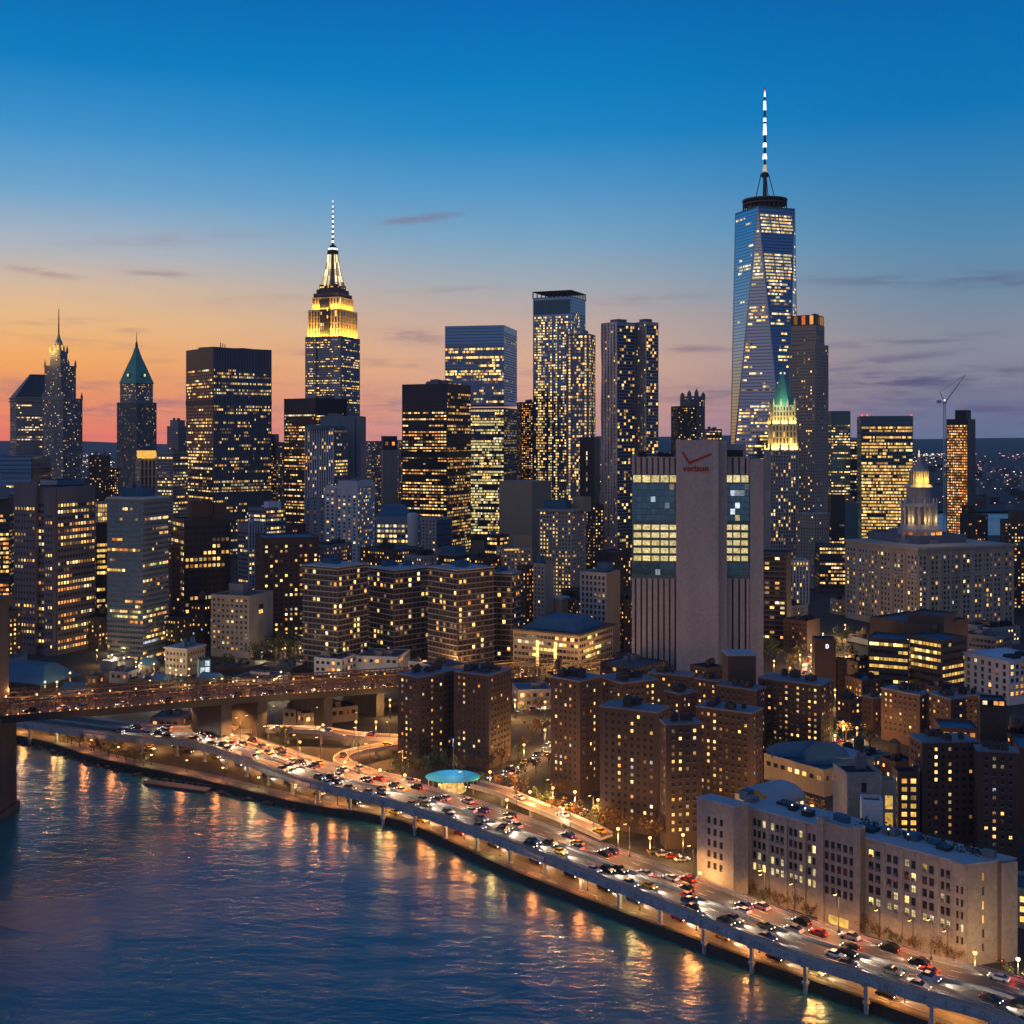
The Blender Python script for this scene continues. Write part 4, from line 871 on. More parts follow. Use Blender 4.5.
B = D('stepped_tower', 'dark stepped brick tower in front of the slim amber tower'); f = B.vol(960, 975, 988, 515, 1010, 'brick_brown', RES(.12), RES(.1)); f1 = B.vol(962, 968, 975, 506, 1014, 'brick_dark', RES(.06), RES(.06)); B.finish()
B = D('brick_tower', 'brick tower with rusty roof house at the right edge beyond the civic building'); f = B.vol(1000, 1004, 1044, 521, 960, 'brick_brown', RES(.25), RES(.2)); f1 = B.vol(1008, 1011, 1040, 512, 966, 'brick_red', bot=521); B.finish()
B = D('apartment_block', 'dark block with a green lamp at the right edge beside the civic building'); f = B.vol(1010, 1013, 1050, 545, 860, 'brick_brown', RES(.3), RES(.25), z0=GZ); x, y = B.at(f, .1, .0); B.part('roof_lamp').box((x, y, f['z1']), (1.5, 1.5, 1.2), 'lit_green'); B.finish()

# ------------------------------------------------------------------ windowless telecom building
YY = 612
B = D('telecom_building', 'windowless grey concrete building with teal glass bands and a red check mark sign', near=True, style='plain')
def zc(py): return gz(py, YY)
LITP = (('lit_office', 1),)
def wing(B, x0, xc, x1, top, Y, th, dep, glassF, shaft=False):
    pass
slot = W(fh=0.1, cw=3.1, wf=.28, hf=.999, p=0, mt=0, mb=0, dark='metal_black', rd=.8, ms=.4)
def slotted(z0, z1): s_ = dict(slot); s_['fh'] = (z1 - z0) * .995; s_['mb'] = 0; return s_
# lower and upper slotted concrete, glass storeys between
levels = [(None, 580, 'slot'), (580, 564, 'glass'), (564, 524, 'lit'), (524, 484, 'glass'), (484, 475, 'lit1'), (475, 457, 'slot')]
def stack(B, x0, xc, x1, Y, th, top=457, wide=None):
    fr = None
    for lo_, hi_, kind in levels:
        zl = GZ if lo_ is None else gz(lo_, YY); zh = gz(hi_, YY) + (gz(top, YY) - gz(457, YY) if hi_ == 457 else 0)
        if kind == 'slot': R = slotted(zl, zh); m = 'concrete'
        elif kind == 'glass': R = W(fh=3.2, cw=2.4, wf=.96, hf=.9, p=.07, mt=.1, mb=.1, ms=.1, dark='pane_teal', pal=PAL_COOL, rd=.08); m = 'cladding_teal'
        elif kind == 'lit': R = W(fh=4.0, cw=4.5, wf=.84, hf=.66, p=.92, mt=.2, mb=.1, ms=.5, dark='pane_teal', pal=LITP, rd=.2); m = 'cladding_teal'
        else: R = W(fh=4.2, cw=4.5, wf=.86, hf=.86, p=.95, mt=.05, mb=.05, ms=.3, dark='pane_teal', pal=LITP, rd=.2); m = 'cladding_teal'
        fr = B.vol(x0, xc, x1, None, Y, m, R, None, z0=zl, ztop=zh, th=th, dep=30, roof='roof_dark' if hi_ == 457 else None, par=.6 if hi_ == 457 else .01)
    return fr
fl = stack(B, 631.9, 632, 679, YY + 8, None); fr_ = stack(B, 715.5, 716, 749.5, YY + 8, None)
fs = B.vol(676, 676.1, 718.5, None, YY, 'concrete', None, None, z0=GZ, ztop=gz(440, YY), dep=28, roof='roof_dark'); fq = B.vol(717.9, 718, 727, None, YY + 2.5, 'concrete', None, None, z0=GZ, ztop=gz(440.6, YY), dep=20, roof='roof_dark')
fs2 = None
fe = B.vol(748.5, 750, 763.5, 459, YY + 5, 'concrete', None, None, roof='roof_dark', dep=20); fd = B.vol(737.9, 738, 751, 457.5, YY + 7, 'metal_black', None, None, bot=490, dep=20)
ft = B.vol(722, 724, 746, 444, YY + 22, 'concrete', W(fh=8, cw=11, wf=.8, hf=.7, p=0, mt=2, dark='metal_black'), None, bot=470); B.roofstuff(fl, 3, 'roof_dark', hmax=2.5)
# sign: check mark and letters
def onface(fr, px, py, off):
    t = (px - 512) / F; c, u, n = fr['c'], fr['u'], fr['nR']; s_ = (t * c[1] - c[0]) / (u[0] - t * u[1]); yy = c[1] + u[1] * s_
    return (c[0] + u[0] * s_ + n[0] * off, yy + n[1] * off, gz(py, yy))
cm = MB()
def slab(P, mat, fr, th_=.5):
    n = fr['nR']; A = [onface(fr, x, y, th_) for x, y in P]; Bk = [(p_[0] - n[0] * th_, p_[1] - n[1] * th_, p_[2]) for p_ in A]; k = len(P)
    cm.mesh(A + Bk, [tuple(range(k))] + [(i, k + i, k + (i + 1) % k, (i + 1) % k) for i in range(k)], mat)
slab([(681.6, 452), (683.2, 452), (689.6, 461.8), (689.0, 464.6)], 'red_sign', fs); slab([(689.0, 464.6), (689.6, 461.8), (711.5, 453.0), (711.7, 454.6)], 'red_sign', fs)
B.parts['check_mark'] = cm
root = B.finish()
tx = bpy.data.curves.new('sign_lettering', 'FONT'); tx.body = 'verizon'; tx.size = 4.2; tx.extrude = .2; tx.offset = .1; tx.align_x = 'CENTER'; tx.space_character = 1.02
to = bpy.data.objects.new('sign_lettering', tx); COL.objects.link(to); to.parent = root
p_ = onface(fs, 695.8, 471.2, .3); to.location = tuple(p_[i] - root.location[i] for i in range(3)); to.rotation_euler = (pi / 2, 0, fs['th']); tx.materials.append(MATS['red_sign'])
to.scale = (1.0, 1.05, 1)
bpy.context.view_layer.update(); me_ = bpy.data.meshes.new_from_object(to.evaluated_get(bpy.context.evaluated_depsgraph_get()))
t2_ = bpy.data.objects.new('lettering', me_); COL.objects.link(t2_); t2_.parent = root; t2_.location = to.location; t2_.rotation_euler = to.rotation_euler; t2_.scale = to.scale; bpy.data.objects.remove(to)
if not me_.materials: me_.materials.append(MATS['red_sign'])

# ------------------------------------------------------------------ left middle ground
B = D('glass_tower', 'dark blue glass block rising at the left edge below the mansard tower'); f = B.vol(-40, 31, 51, 457, 1080, 'curtain_blue', OFF(.25, mt=22, dark='pane'), OFF(.2, fh=4, wf=.95, mt=18, dark='pane_blue')); B.band(f, [f['z1'] - 14], .6, .2, 'metal_dark', 'mechanical_band'); B.finish()
B = D('office_block', 'block with bright orange-lit ribbon floors at the left edge'); f = B.vol(-40, 9.5, 18, 497, 940, 'cladding_brown', OFF(.5, mt=13), OFF(1.3, fh=4.2, cw=2.6, wf=.9, hf=.55, mt=13, pal=(('lit_warm', 3), ('lit_orange', 1), ('lit_yellow', 2)))); f1 = B.vol(-30, 8, 9.2, 488, 938, 'concrete_blue', bot=499); B.finish()
B = D('office_block', 'big purple brown office block with stone piers and lit rows, second row at left', near=True, style='plain')
so_ = OFF(.42, fh=3.8, cw=2.3, wf=.75, hf=.45, mt=9, pal=PAL_ORG + PAL_OFF)
f = B.vol(17, 57, 95.5, 487, 700, 'cladding_purple', OFF(.5, fh=3.8, cw=2.3, wf=.72, hf=.45, mt=9, pal=PAL_ORG + PAL_OFF, zg=.8), so_)
sb = OFF(.22, fh=3.8, cw=2.2, wf=.6, hf=.42, mt=14, zg=1.0); B.bay(f, 'L', 0, .55, f['zb'], gz(482, 700), 2.5, 'cladding_purple', sb); B.bay(f, 'L', .76, .98, f['zb'], gz(489, 700), 2.5, 'cladding_purple', sb)
f1 = B.vol(40, 57, 83, 480, 712, 'curtain_blue', None, None, bot=488); B.finish()
B = D('office_block', 'narrow block with fully lit yellow ribbon floors between two larger left blocks'); f = B.vol(93, 96, 109, 523, 740, 'cladding_dark', OFF(1.2, fh=4, cw=2.4, wf=.92, hf=.55, mt=12, pal=(('lit_gold', 3), ('lit_warm', 2), ('lit_yellow', 2))), OFF(.6)); B.finish()
B = D('banded_block', 'rounded glass office block with pale horizontal bands and dark roof house', near=True, style='plain')
sg_ = OFF(.22, fh=2.9, cw=1.7, wf=.97, hf=.5, mt=2, ms=.1, dark='pane_teal', pal=PAL_RES + PAL_GRN, zg=.8, fin=0)
f = B.vol(107, 143, 168.5, 498, 675, 'cladding_grey', sg_, sg_); B.band(f, [f['z1'] - 1], 1.2, .4, 'stone_pale'); f1 = B.vol(121, 143, 154, 488, 687, 'roof_blue_skytint', None, None, bot=498); B.roofstuff(f1, 4); B.finish()
B = D('office_tower', 'black office tower with a reddish roof house right of the banded glass block', near=True, style='plain')
f = B.vol(171, 184, 230.5, 520, 745, 'cladding_dark', OFF(.5, fh=4, cw=2.7, wf=.66, hf=.5, mt=3, pal=PAL_GRN + PAL_OFF), OFF(.3)); f1 = B.vol(188, 192, 213, 502, 752, 'brick_red', None, None, bot=520); f2 = B.vol(213, 214, 226, 503, 756, 'brick_dark', None, None, bot=520); B.finish()
B = D('brick_tower', 'narrow rust brown strip of a tower between banded glass and black tower'); f = B.vol(167, 171, 181, 545, 735, 'brick_red', RES(.1), RES(.1)); B.finish()
B = D('white_finned_block', 'pale block with thin white columns below the wide blue slab'); f = B.vol(238, 248, 263, 523, 850, 'cladding_grey', OFF(.2, fin=.7, finm='stone_white', cw=2.8, mt=6), OFF(.2, cw=2.8, mt=6), roof='roof_blue_skytint'); B.roofstuff(f, 2, 'white_paint'); B.finish()
B = D('office_block', 'grey block with pale roof box behind the dark blue apartment block'); f = B.vol(248, 266, 286, 508, 890, 'cladding_grey', OFF(.25), OFF(.35, pal=PAL_COOL), roof='roof_blue_skytint'); f1 = B.vol(264, 268, 281, 502, 896, 'white_paint', bot=510); B.finish()
B = D('brick_block', 'dark red block beside the black office tower foot'); f = B.vol(284, 298, 306, 524, 930, 'brick_red', RES(.05), RES(.05)); B.finish()
B = D('apartment_block', 'dark navy apartment block with a flat roof behind the beige residential block', near=True, style='plain'); f = B.vol(255, 263, 319, 538, 735, 'brick_dark', RES(.28, cw=3, mt=4), RES(.25, cw=3, mt=4), roof='roof_blue_skytint'); B.part('lit_podium').box((gx(292, 729), 731, GZ + 4), (16, .6, 3), 'lit_gold'); B.finish()
B = D('apartment_block', 'beige residential block with dense small windows and blank yellow-washed end wall', near=True)
f = B.vol(211, 249, 273, 596, 690, 'stone_warm', W(fh=3.1, cw=30, wf=.25, hf=.8, p=.5, mt=6, mb=22, ms=3, pal=(('lit_gold', 1),)), RES(.16, fh=3.1, cw=2.9, wf=.5)); f1 = B.vol(229, 243, 252, 584, 698, 'cladding_grey', None, None, bot=598); B.finish()  # gold panes stand in for yellow light on the end wall
B = D('hotel_building', 'small cream stone building with dormered roof and bright lamps in front', near=True)
f = B.vol(165, 187, 205, 649, 640, 'stone_warm', RES(.1, fh=3.3, cw=2.1, wf=.5, pal=PAL_ORG), RES(.1, fh=3.3, cw=2.1, wf=.5, pal=PAL_ORG), roof='roof_slate'); B.band(f, [f['z1'] - .6], .8, .6, 'stone_pale')
for k in range(4):
    x, y = B.at(f, .15 + k * .23, .3 + .1 * (k % 2)); ca, sa = cos(f['th']), sin(f['th'])
    B.part('dormer#%d' % len(B.parts)).prism([(x - 1.8, y - 1.5), (x + 1.8, y - 1.5), (x + 1.8, y + 1.5), (x - 1.8, y + 1.5)], f['z1'] - .9, f['z1'] + 4.5, 'roof_blue_skytint', [(x - .3, y - .6), (x + .3, y - .6), (x + .3, y + .6), (x - .3, y + .6)])
B.finish()
B = D('glass_pavilion', 'small glowing cyan glass pavilion beside the cream stone building'); f = B.vol(197, 199, 211, 660, 625, 'cladding_teal', W(fh=4, cw=3, wf=.9, hf=.85, p=1, pal=(('lit_cool', 1),), mt=.3, mb=.2), None, roof='roof_blue_skytint'); B.finish()

# white residential block and neighbours
B = D('apartment_block', 'white residential block with warm scattered windows right of the finned tower', near=True, style='plain')
f = B.vol(326, 357.5, 375, 486, 940, 'stone_white', RES(.28, cw=3.2), RES(.30, cw=4.2, wf=.4, mt=7)); B.vol(338, 357, 373.5, 481, 943, 'stone_white', None, None, bot=487); B.bay(f, 'L', 0, .34, f['zb'], gz(488, 940), 2, 'stone_white', RES(.25, cw=4)); B.roofstuff(B.fr, 3); B.finish()
B = D('office_block', 'pale blank-walled base block below the white fins'); f = B.vol(304, 326, 337, 499, 1085, 'concrete_blue', None, RES(.1, cw=6, wf=.3)); B.finish()
B = D('apartment_tower', 'distant pale grey tower left of the beige slab near the black tower'); f = B.vol(364, 372, 383, 441, 1470, 'stone_grey', RES(.2), RES(.25)); B.finish()
B = D('slab_tower', 'distant blank beige slab with a dark cap left of the black tower'); f = B.vol(381, 383, 397.5, 450, 1420, 'stone_warm', None, None); f1 = B.vol(381.2, 383, 397.2, 436, 1421, 'cladding_brown', W(fh=8, cw=9, wf=.4, hf=.5, p=.5, mt=5, pal=(('lit_orange', 1),)), None, bot=450); B.finish()
B = D('apartment_tower', 'distant thin grey tower touching the black tower on its left side'); f = B.vol(395, 399, 408, 440, 1480, 'stone_grey', RES(.25), RES(.25)); B.finish()
B = D('office_block', 'curved-roof office block with bright white windows and a pale corner column', near=True, style='plain')
f = B.vol(376, 414, 422, 517, 900, 'concrete_blue', RES(.1), OFF(.75, fh=3.8, cw=3, wf=.7, hf=.5, mt=5, pal=(('lit_pale', 3), ('lit_yellow', 3)))); x, y = B.at(f, .05, .05); B.part('corner_column').lathe((x, y), [(4, GZ), (4, f['z1'] + 2), (2.5, f['z1'] + 3)], 'stone_white', 14)
x0_, y0_ = B.at(f, .5, .62)
B.part('vault_roof').prism([B.at(f, .05, .25), B.at(f, .95, .25), B.at(f, .95, .98), B.at(f, .05, .98)], f['z1'] - .9, f['z1'] + 8, 'roof_blue_skytint', [B.at(f, .25, .4), B.at(f, .75, .4), B.at(f, .75, .9), B.at(f, .25, .9)]); B.finish()
B = D('office_block', 'beige block with a large dark glass end below the black tower'); f = B.vol(421, 436, 452, 518, 880, 'stone_grey', None, RES(.06, cw=5)); B.bay(f, 'R', .05, .95, gz(548, 880), gz(520, 880), .3, 'curtain_blue'); B.finish()
B = D('low_building', 'dark flat building with overhanging blue-grey roof before the black tower'); f = B.vol(438, 455, 470, 556, 740, 'cladding_dark', OFF(.3), OFF(.3)); B.band(f, [f['z1']], .9, 2.2, 'roof_membrane', 'roof_slab'); f1 = B.vol(441, 455, 466, 547, 748, 'roof_blue_skytint', None, None, bot=556); B.finish()
B = D('blank_tower', 'blank beige windowless block with dark right face in the middle of the skyline'); f = B.vol(499, 532, 551.5, 481.5, 1000, 'concrete_beige'); x, y = B.at(f, .0, .2); B.band(f, [f['z1'] - .8], .8, .15, 'concrete_beige'); B.finish()
B = D('low_block', 'dark low block with blue roof in front of the blank beige block'); f = B.vol(484, 500, 509, 535, 840, 'cladding_dark', OFF(.3), OFF(.35), roof='roof_blue_skytint'); B.roofstuff(f, 3); B.finish()
B = D('low_block', 'small beige building with lit cornice in front of the blank beige block'); f = B.vol(496, 503, 532, 548, 800, 'stone_warm', RES(.3, pal=PAL_ORG), RES(.3), roof='roof_dark'); f1 = B.vol(514, 518, 532, 536, 806, 'concrete_beige', None, None, bot=550); x, y = B.at(f, .3, 0); B.part('cornice_light').box((x, y - .6, f['z1'] - 1.6), (10, .4, .8), 'lit_gold', f['th']); B.finish()
B = D('masonry_tower', 'pinkish masonry office building with brightly lit lower storeys and stepped roof', near=True, style='plain')
f = B.vol(539, 571.5, 586, 510, 930, 'stone_warm', RES(.12), RES(.2, cw=2.6, wf=.46, zg=2.6, pal=(('lit_gold', 3), ('lit_warm', 3), ('lit_yellow', 2)))); f1 = B.vol(573, 583, 591, 497, 945, 'concrete_beige', None, None, bot=512); f2 = B.vol(544, 566, 572, 501, 940, 'roof_blue_skytint', None, None, bot=510); B.band(f, [f['z1'] - 1.4], 1.4, 1.4, 'stone_warm'); B.finish()
B = D('office_block', 'dark block with scattered lamps left of the silver tower foot'); f = B.vol(586, 592, 604, 505, 985, 'brick_dark', RES(.3), RES(.3)); B.finish()
B = D('slab_tower', 'dark slab standing behind the white grid building'); f = B.vol(596, 612, 629, 552, 810, 'cladding_dark', RES(.1), RES(.1)); B.finish()
B = D('grid_building', 'white window-grid building with a blank beige end wall', near=True)
f = B.vol(580, 606.5, 620, 573, 700, 'stone_pale', None, RES(.08, fh=3.4, cw=2.6, wf=.55, hf=.6)); B.bay(f, 'R', .0, 1, f['zb'], f['z1'] - .3, .15, 'concrete_beige'); f1 = B.vol(597, 607, 613, 563, 706, 'roof_blue_skytint', None, None, bot=574); B.finish()
B = D('narrow_building', 'pale narrow blank building with blue roof box left of the white grid building'); f = B.vol(533, 545, 554, 564, 735, 'stone_warm', None, RES(.05, cw=4)); f1 = B.vol(537, 541, 545, 556, 740, 'roof_blue_skytint', None, None, bot=565); B.finish()
B = D('small_block', 'small brown building with a pale cornice before the grid building'); f = B.vol(552, 562, 568, 598, 740, 'concrete_beige', RES(.1), None); B.band(f, [f['z1'] - 1], 1.4, .8, 'stone_pale'); B.finish()
B = D('dark_block', 'dark glass block between the small brown building and grid building'); f = B.vol(562, 566, 584, 590, 790, 'cladding_dark', OFF(.25, pal=PAL_GRN), OFF(.2)); B.finish()
B = D('brick_block', 'brown brick block with warm windows left of the pale narrow building'); f = B.vol(517, 526, 535, 566, 745, 'brick_brown', RES(.25, pal=PAL_ORG), RES(.25, pal=PAL_ORG)); B.finish()
# banded apartment slabs
for (lab, v1, v2) in (('long dark brick apartment slab with pale balcony bands, left one of two', (303, 338, 368, 567, 650), (366, 394, 430, 570, 680)), ('long brick apartment slab with pale balcony bands, right one of two', (428, 457.5, 494, 570, 645), (491, 512, 520, 573, 670))):
    B = D('apartment_slab', lab, near=True, style='plain'); sp = RES(.13, fh=3.0, cw=3.1, wf=.62, hf=.62, mt=2)
    for v_ in (v1, v2):
        f = B.vol(*v_, 'brick_brown', sp, sp, roof='roof_blue_skytint'); nb = int((f['z1'] - GZ - 2) / 3); B.band(f, [f['z1'] - 2 - 3.0 * k for k in range(nb)], .35, .45, 'stone_pale', 'balcony_band'); B.band(f, [f['z1'] - .5], .5, .5, 'stone_pale', 'roof_edge')
        B.roofstuff(f, 3, 'roof_blue_skytint', hmax=3.5)
    B.finish()
B = D('low_building', 'low polygonal building with dark horizontal bands and a blue hipped roof', near=True, style='plain')
sp = OFF(.5, fh=3.3, cw=2.4, wf=.9, hf=.5, mt=1.4, pal=PAL_OFF); f = B.vol(513, 579, 613, 635, 640, 'stone_warm', sp, sp, roof='roof_dark'); B.band(f, [f['z1'] - .4], .9, 1.2, 'cladding_dark', 'roof_edge'); frustum_on(B, f, 'hipped_roof', 'roof_blue_skytint', f['z1'] - .5, gz(621, 650), (.84, .84), (.5, .5)); 
for k in (.35, .62):
    x, y = B.at(f, .0, k); B.part('lit_stair').box((x + f['nL'][0] * .2, y + f['nL'][1] * .2, GZ + 2), (.3, 1.6, f['z1'] - GZ - 7), 'lit_warm', f['th'])
B.finish()
# low blocks that fill the streets behind the front row
for lab, v_, mt_ in (
        ('low dark block below the left edge office blocks', (-10, 4, 22, 612, 660), 'brick_dark'), ('low brick block between the purple brown block and banded block', (84, 98, 112, 618, 720), 'brick_brown'), ('low block behind the cream stone building', (160, 176, 196, 618, 690), 'cladding_dark'),
        ('dark infill block left of the beige residential block', (190, 204, 216, 604, 735), 'brick_dark'), ('low block at the foot of the navy apartment block', (266, 280, 306, 640, 690), 'cladding_brown'), ('infill block behind the left balcony slab', (300, 330, 352, 545, 800), 'cladding_grey'),
        ('infill block behind the middle of the balcony slabs', (360, 392, 424, 550, 800), 'brick_brown'), ('infill block left of the dark flat-roofed building', (404, 424, 444, 556, 790), 'stone_grey'), ('infill block behind the right balcony slab', (462, 484, 500, 558, 790), 'brick_dark'),
        ('pinkish low block left of the masonry tower foot', (520, 534, 550, 578, 800), 'stone_warm'), ('dim block at the foot of the masonry tower', (560, 575, 600, 600, 770), 'cladding_dark'), ('dark block left of the telecom building foot', (612, 624, 640, 600, 720), 'brick_dark'),
        ('block at the foot of the white finned block by the avenue', (776, 792, 808, 606, 820), 'stone_grey'), ('tan block right of the avenue below the slanted yellow rows', (830, 838, 852, 600, 860), 'stone_warm'), ('low brick block left of the lit brick offices', (842, 858, 876, 662, 640), 'brick_brown'),
        ('low pale annex at the foot of the civic building, left', (846, 868, 892, 640, 735), 'stone_grey'), ('low stone annex at the foot of the civic building, right', (960, 990, 1020, 628, 730), 'stone_grey'), ('dark brick block below the lit brick offices', (845, 862, 884, 680, 570), 'brick_dark'),
        ('brown block behind the white stone apartment house', (940, 958, 980, 668, 600), 'brick_brown'), ('dark brick wing behind the brick tower with a bright stair column', (925, 945, 970, 690, 540), 'brick_dark'), ('low dark block right of the boiler tower', (1000, 1014, 1040, 735, 450), 'brick_dark'),
        ('low brick block left of the tall blank brick tower', (690, 706, 724, 668, 560), 'brick_brown'), ('low dark block behind the brick tower at the orange yard', (545, 556, 575, 676, 600), 'brick_dark'), ('brown low block at the near end of the avenue', (836, 850, 866, 700, 540), 'brick_red'), ('low stone block behind the blue-domed hall', (836, 862, 890, 758, 455), 'stone_grey'), ('low dark block between blue-domed hall and brown tower', (880, 896, 916, 762, 420), 'brick_dark')):
    B = D('low_block', lab, near=False); f = B.vol(*v_, mt_, RES(.28, pal=PAL_ORG + PAL_RES), RES(.28, pal=PAL_ORG + PAL_RES), roof=rnd.choice(('roof_membrane', 'roof_blue_skytint', 'roof_dark'))); B.roofstuff(f, 3, 'cladding_dark', rnd.random() < .4, 3); B.finish()
# right middle ground
B = D('apartment_block', 'dark balconied apartment slab right behind the windowless telecom building', near=True, style='plain'); sp = RES(.16, fh=3, cw=3, wf=.8, hf=.5); f = B.vol(748, 786, 791, 554, 730, 'brick_dark', RES(.05), sp); nb = int((f['z1'] - 5) / 3); B.band(f, [f['z1'] - 2 - 3 * k for k in range(nb)], .3, .3, 'cladding_grey', 'balcony_band'); B.bay(f, 'R', 0, 1, GZ, f['z1'] - .5, .3, 'brick_brown'); B.finish()
B = D('white_finned_block', 'white ribbed block with a crown of lights below the green spired tower'); f = B.vol(784, 789, 809, 560, 910, 'stone_white', W(fh=3.6, cw=3.1, wf=.5, hf=.8, p=.08, mt=5, fin=1.2, finm='stone_white'), RES(.1))
for k in range(6):
    x, y = B.at(f, .05 + k * .17, 0); B.part('roof_light').box((x, y - .6, f['z1'] - 3.5), (2, .6, 1.6), 'lit_gold', f['th'])
B.finish()
B = D('stone_tower', 'tall tan stone block washed by warm light right of the green spired tower'); f = B.vol(797, 814, 829, 514, 1010, 'stone_warm', RES(.06, cw=4), RES(.05, cw=4)); B.band(f, [f['z1'] - 1, f['z1'] - 12], 1.2, .8, 'stone_warm'); B.roofstuff(f, 2); B.finish()
B = D('office_block', 'dim office block with slanted yellow rows beside the civic building'); f = B.vol(815, 819, 846, 545, 980, 'cladding_brown', OFF(.7, cw=3), OFF(.4)); B.finish()
B = D('entrance_hall', 'brilliantly lit glass entrance hall at the end of the avenue'); f = B.vol(816, 819, 836, 613, 930, 'stone_warm', W(fh=6, cw=4, wf=.9, hf=.9, p=1, pal=(('lit_warm', 2), ('lit_gold', 2), ('lit_yellow', 1)), mt=1, mb=.5), RES(.5)); B.finish()
B = D('low_building', 'rust coloured low building with a dark curved roof near the avenue'); f = B.vol(783, 807, 820, 621, 710, 'brick_red', None, RES(.1), roof='roof_dark'); B.roofstuff(f, 3, 'roof_dark'); B.finish()
B = D('brick_slab', 'dark narrow brick slab with one white sign panel, left of the lit brick offices'); f = B.vol(812, 815, 836, 639, 590, 'brick_dark', None, None)
lx_, ly_ = gx(824, 590), 590
sg_ = MB(); nR = f['nR']; p_ = B.at(f, .58, 0)
def bx_(a, z, w_, h_):
    x, y = p_[0] + f['u'][0] * a + nR[0] * .12, p_[1] + f['u'][1] * a + nR[1] * .12; sg_.box((x, y, z), (w_, .2, h_), 'beacon_white', f['th'])
zz = f['z1'] - 4.5
bx_(-.5, zz, .3, 2); bx_(0, zz, .7, .3); bx_(0, zz + 1.7, .7, .3); bx_(.5, zz + .3, .3, 1.4); B.parts['sign_letter'] = sg_; B.finish()
B = D('brick_slab', 'lower dark brick slab attached beside the one with a white sign panel'); f = B.vol(833, 838, 847, 659, 594, 'brick_dark', RES(.1), None, roof='roof_blue_skytint'); B.finish()
B = D('brick_offices', 'zigzag dark brick office building with long glowing yellow ribbon windows', near=True, style='plain')
sp = OFF(.8, fh=3.7, cw=2.3, wf=.92, hf=.42, mt=1.2, mb=1, pal=(('lit_gold', 3), ('lit_yellow', 3), ('lit_warm', 1)))
f = B.vol(868, 909, 914, 640, 600, 'brick_brown', sp, sp, roof='roof_blue_skytint'); f1 = B.vol(906, 942, 967, 640, 590, 'brick_brown', sp, sp, roof='roof_blue_skytint')
f2 = B.vol(870, 930, 968, 625, 612, 'brick_brown', None, None, z0=GZ); f3 = B.vol(908, 944, 957, 616, 616, 'brick_brown', None, None, bot=640); B.finish()
B = D('office_block', 'grey block with lit upper windows behind the white stone apartment house'); f = B.vol(960, 996, 1012, 637, 665, 'cladding_grey', OFF(.4), OFF(.5)); B.roofstuff(f, 3); B.finish()
B = D('apartment_house', 'white stone apartment house with square dark windows at the right edge', near=True)
f = B.vol(964, 1009, 1050, 661, 570, 'stone_white', RES(.22, fh=3.2, cw=3.2, wf=.6, hf=.6, zg=2, pal=PAL_ORG), RES(.06, fh=3.4, cw=4.4, wf=.4, hf=.6)); B.band(f, [f['z1'] - .6], .6, .5, 'stone_white'); B.roofstuff(f, 3, 'roof_dark', hmax=3); B.finish()

# ------------------------------------------------------------------ brick towers in front
BR = lambda p=.26, **k: W(**{**dict(fh=2.35, cw=2.35, wf=.42, hf=.45, p=p, mode='col', pal=PAL_RES, mt=1.2, mb=2.5, ms=1.2, rd=.22), **k})
def brick(label, vols, mat='brick_dark', p=.26, roofn=2, tank=False):
    B = D('brick_tower', label, near=True, group='brick apartment towers')
    for v_ in vols:
        a_, b_ = v_[1] - v_[0], v_[2] - v_[1]
        f = B.vol(*v_, mat, BR(p), BR(p * .9), roof='roof_blue_skytint', ratio=.5 if a_ > 1.6 * b_ else 1.8 if b_ > 1.6 * a_ else 1); B.band(f, [f['z1'] - .45], .5, .2, 'cladding_grey', 'roof_edge'); B.roofstuff(f, roofn + 3, 'brick_dark', tank, 2.6)
    return B
brick('brick apartment tower standing behind the blue canopy', [(398, 419, 458, 677, 466), (454, 489, 511, 675, 460)], p=.22).finish()
brick('brick tower behind the orange-lit yard, right of the blue canopy', [(551, 580, 602, 681, 425), (597, 622, 658, 683, 437)], p=.24).finish()
brick('dark brick building with cluttered roof between two brick towers', [(648, 690, 696, 676, 520), (664, 681, 697, 694, 462)], p=.12, roofn=4).finish()
brick('brick tower with a blue roof nearest to the highway', [(600, 658, 669, 712, 383), (660, 666, 702, 724, 371)], p=.26).finish()
brick('brick tower directly left of the grey stone warehouse', [(696, 752, 763, 713, 412)], p=.36).finish()
brick('low brick building with two lit top rows below the telecom building', [(717, 757, 766, 690, 465), (695, 718, 724, 681, 500)], p=.3).finish()
brick('wide brick tower with one bright column of windows behind the blue-domed hall', [(758, 821, 833, 685, 470)], p=.34).finish()
B = D('brick_tower', 'tall blank brick tower with an orange-lit side below the telecom shaft', group='brick apartment towers'); f = B.vol(722, 728, 756, 655, 485, 'brick_brown', None, None, roof='roof_blue_skytint'); B.band(f, [f['z1'] - .4], .6, .3, 'steel_blue', 'roof_edge'); B.finish()
brick('brick tower with a bright stair column left of the square boiler tower', [(881, 920, 933, 695, 492), (926, 951, 966, 699, 480), (862, 873, 884, 698, 520)], 'brick_red', p=.2).finish()
brick('brick wing with a dark inner court, behind the square boiler tower', [(950, 961, 986, 696, 505)], 'brick_red', p=.16).finish()
B = D('boiler_tower', 'square blank brick tower with a lit glass top storey'); f = B.vol(977, 980, 1007, 707, 425, 'brick_dark', None, None, roof=None, par=.1); f1 = B.vol(977.6, 980.4, 1006.4, 699, 426, 'metal_dark', W(fh=2.2, cw=2.2, wf=.84, hf=.8, p=.35, mt=.3, mb=.2, pal=(('lit_pale', 1), ('lit_orange', 1))), None, bot=707, roof='roof_blue_skytint'); B.finish()
brick('large brown brick tower with pale coping behind the warehouse at right', [(909, 922, 978, 742, 372), (974, 978, 1019, 750, 362)], 'brick_red', p=.24).finish()
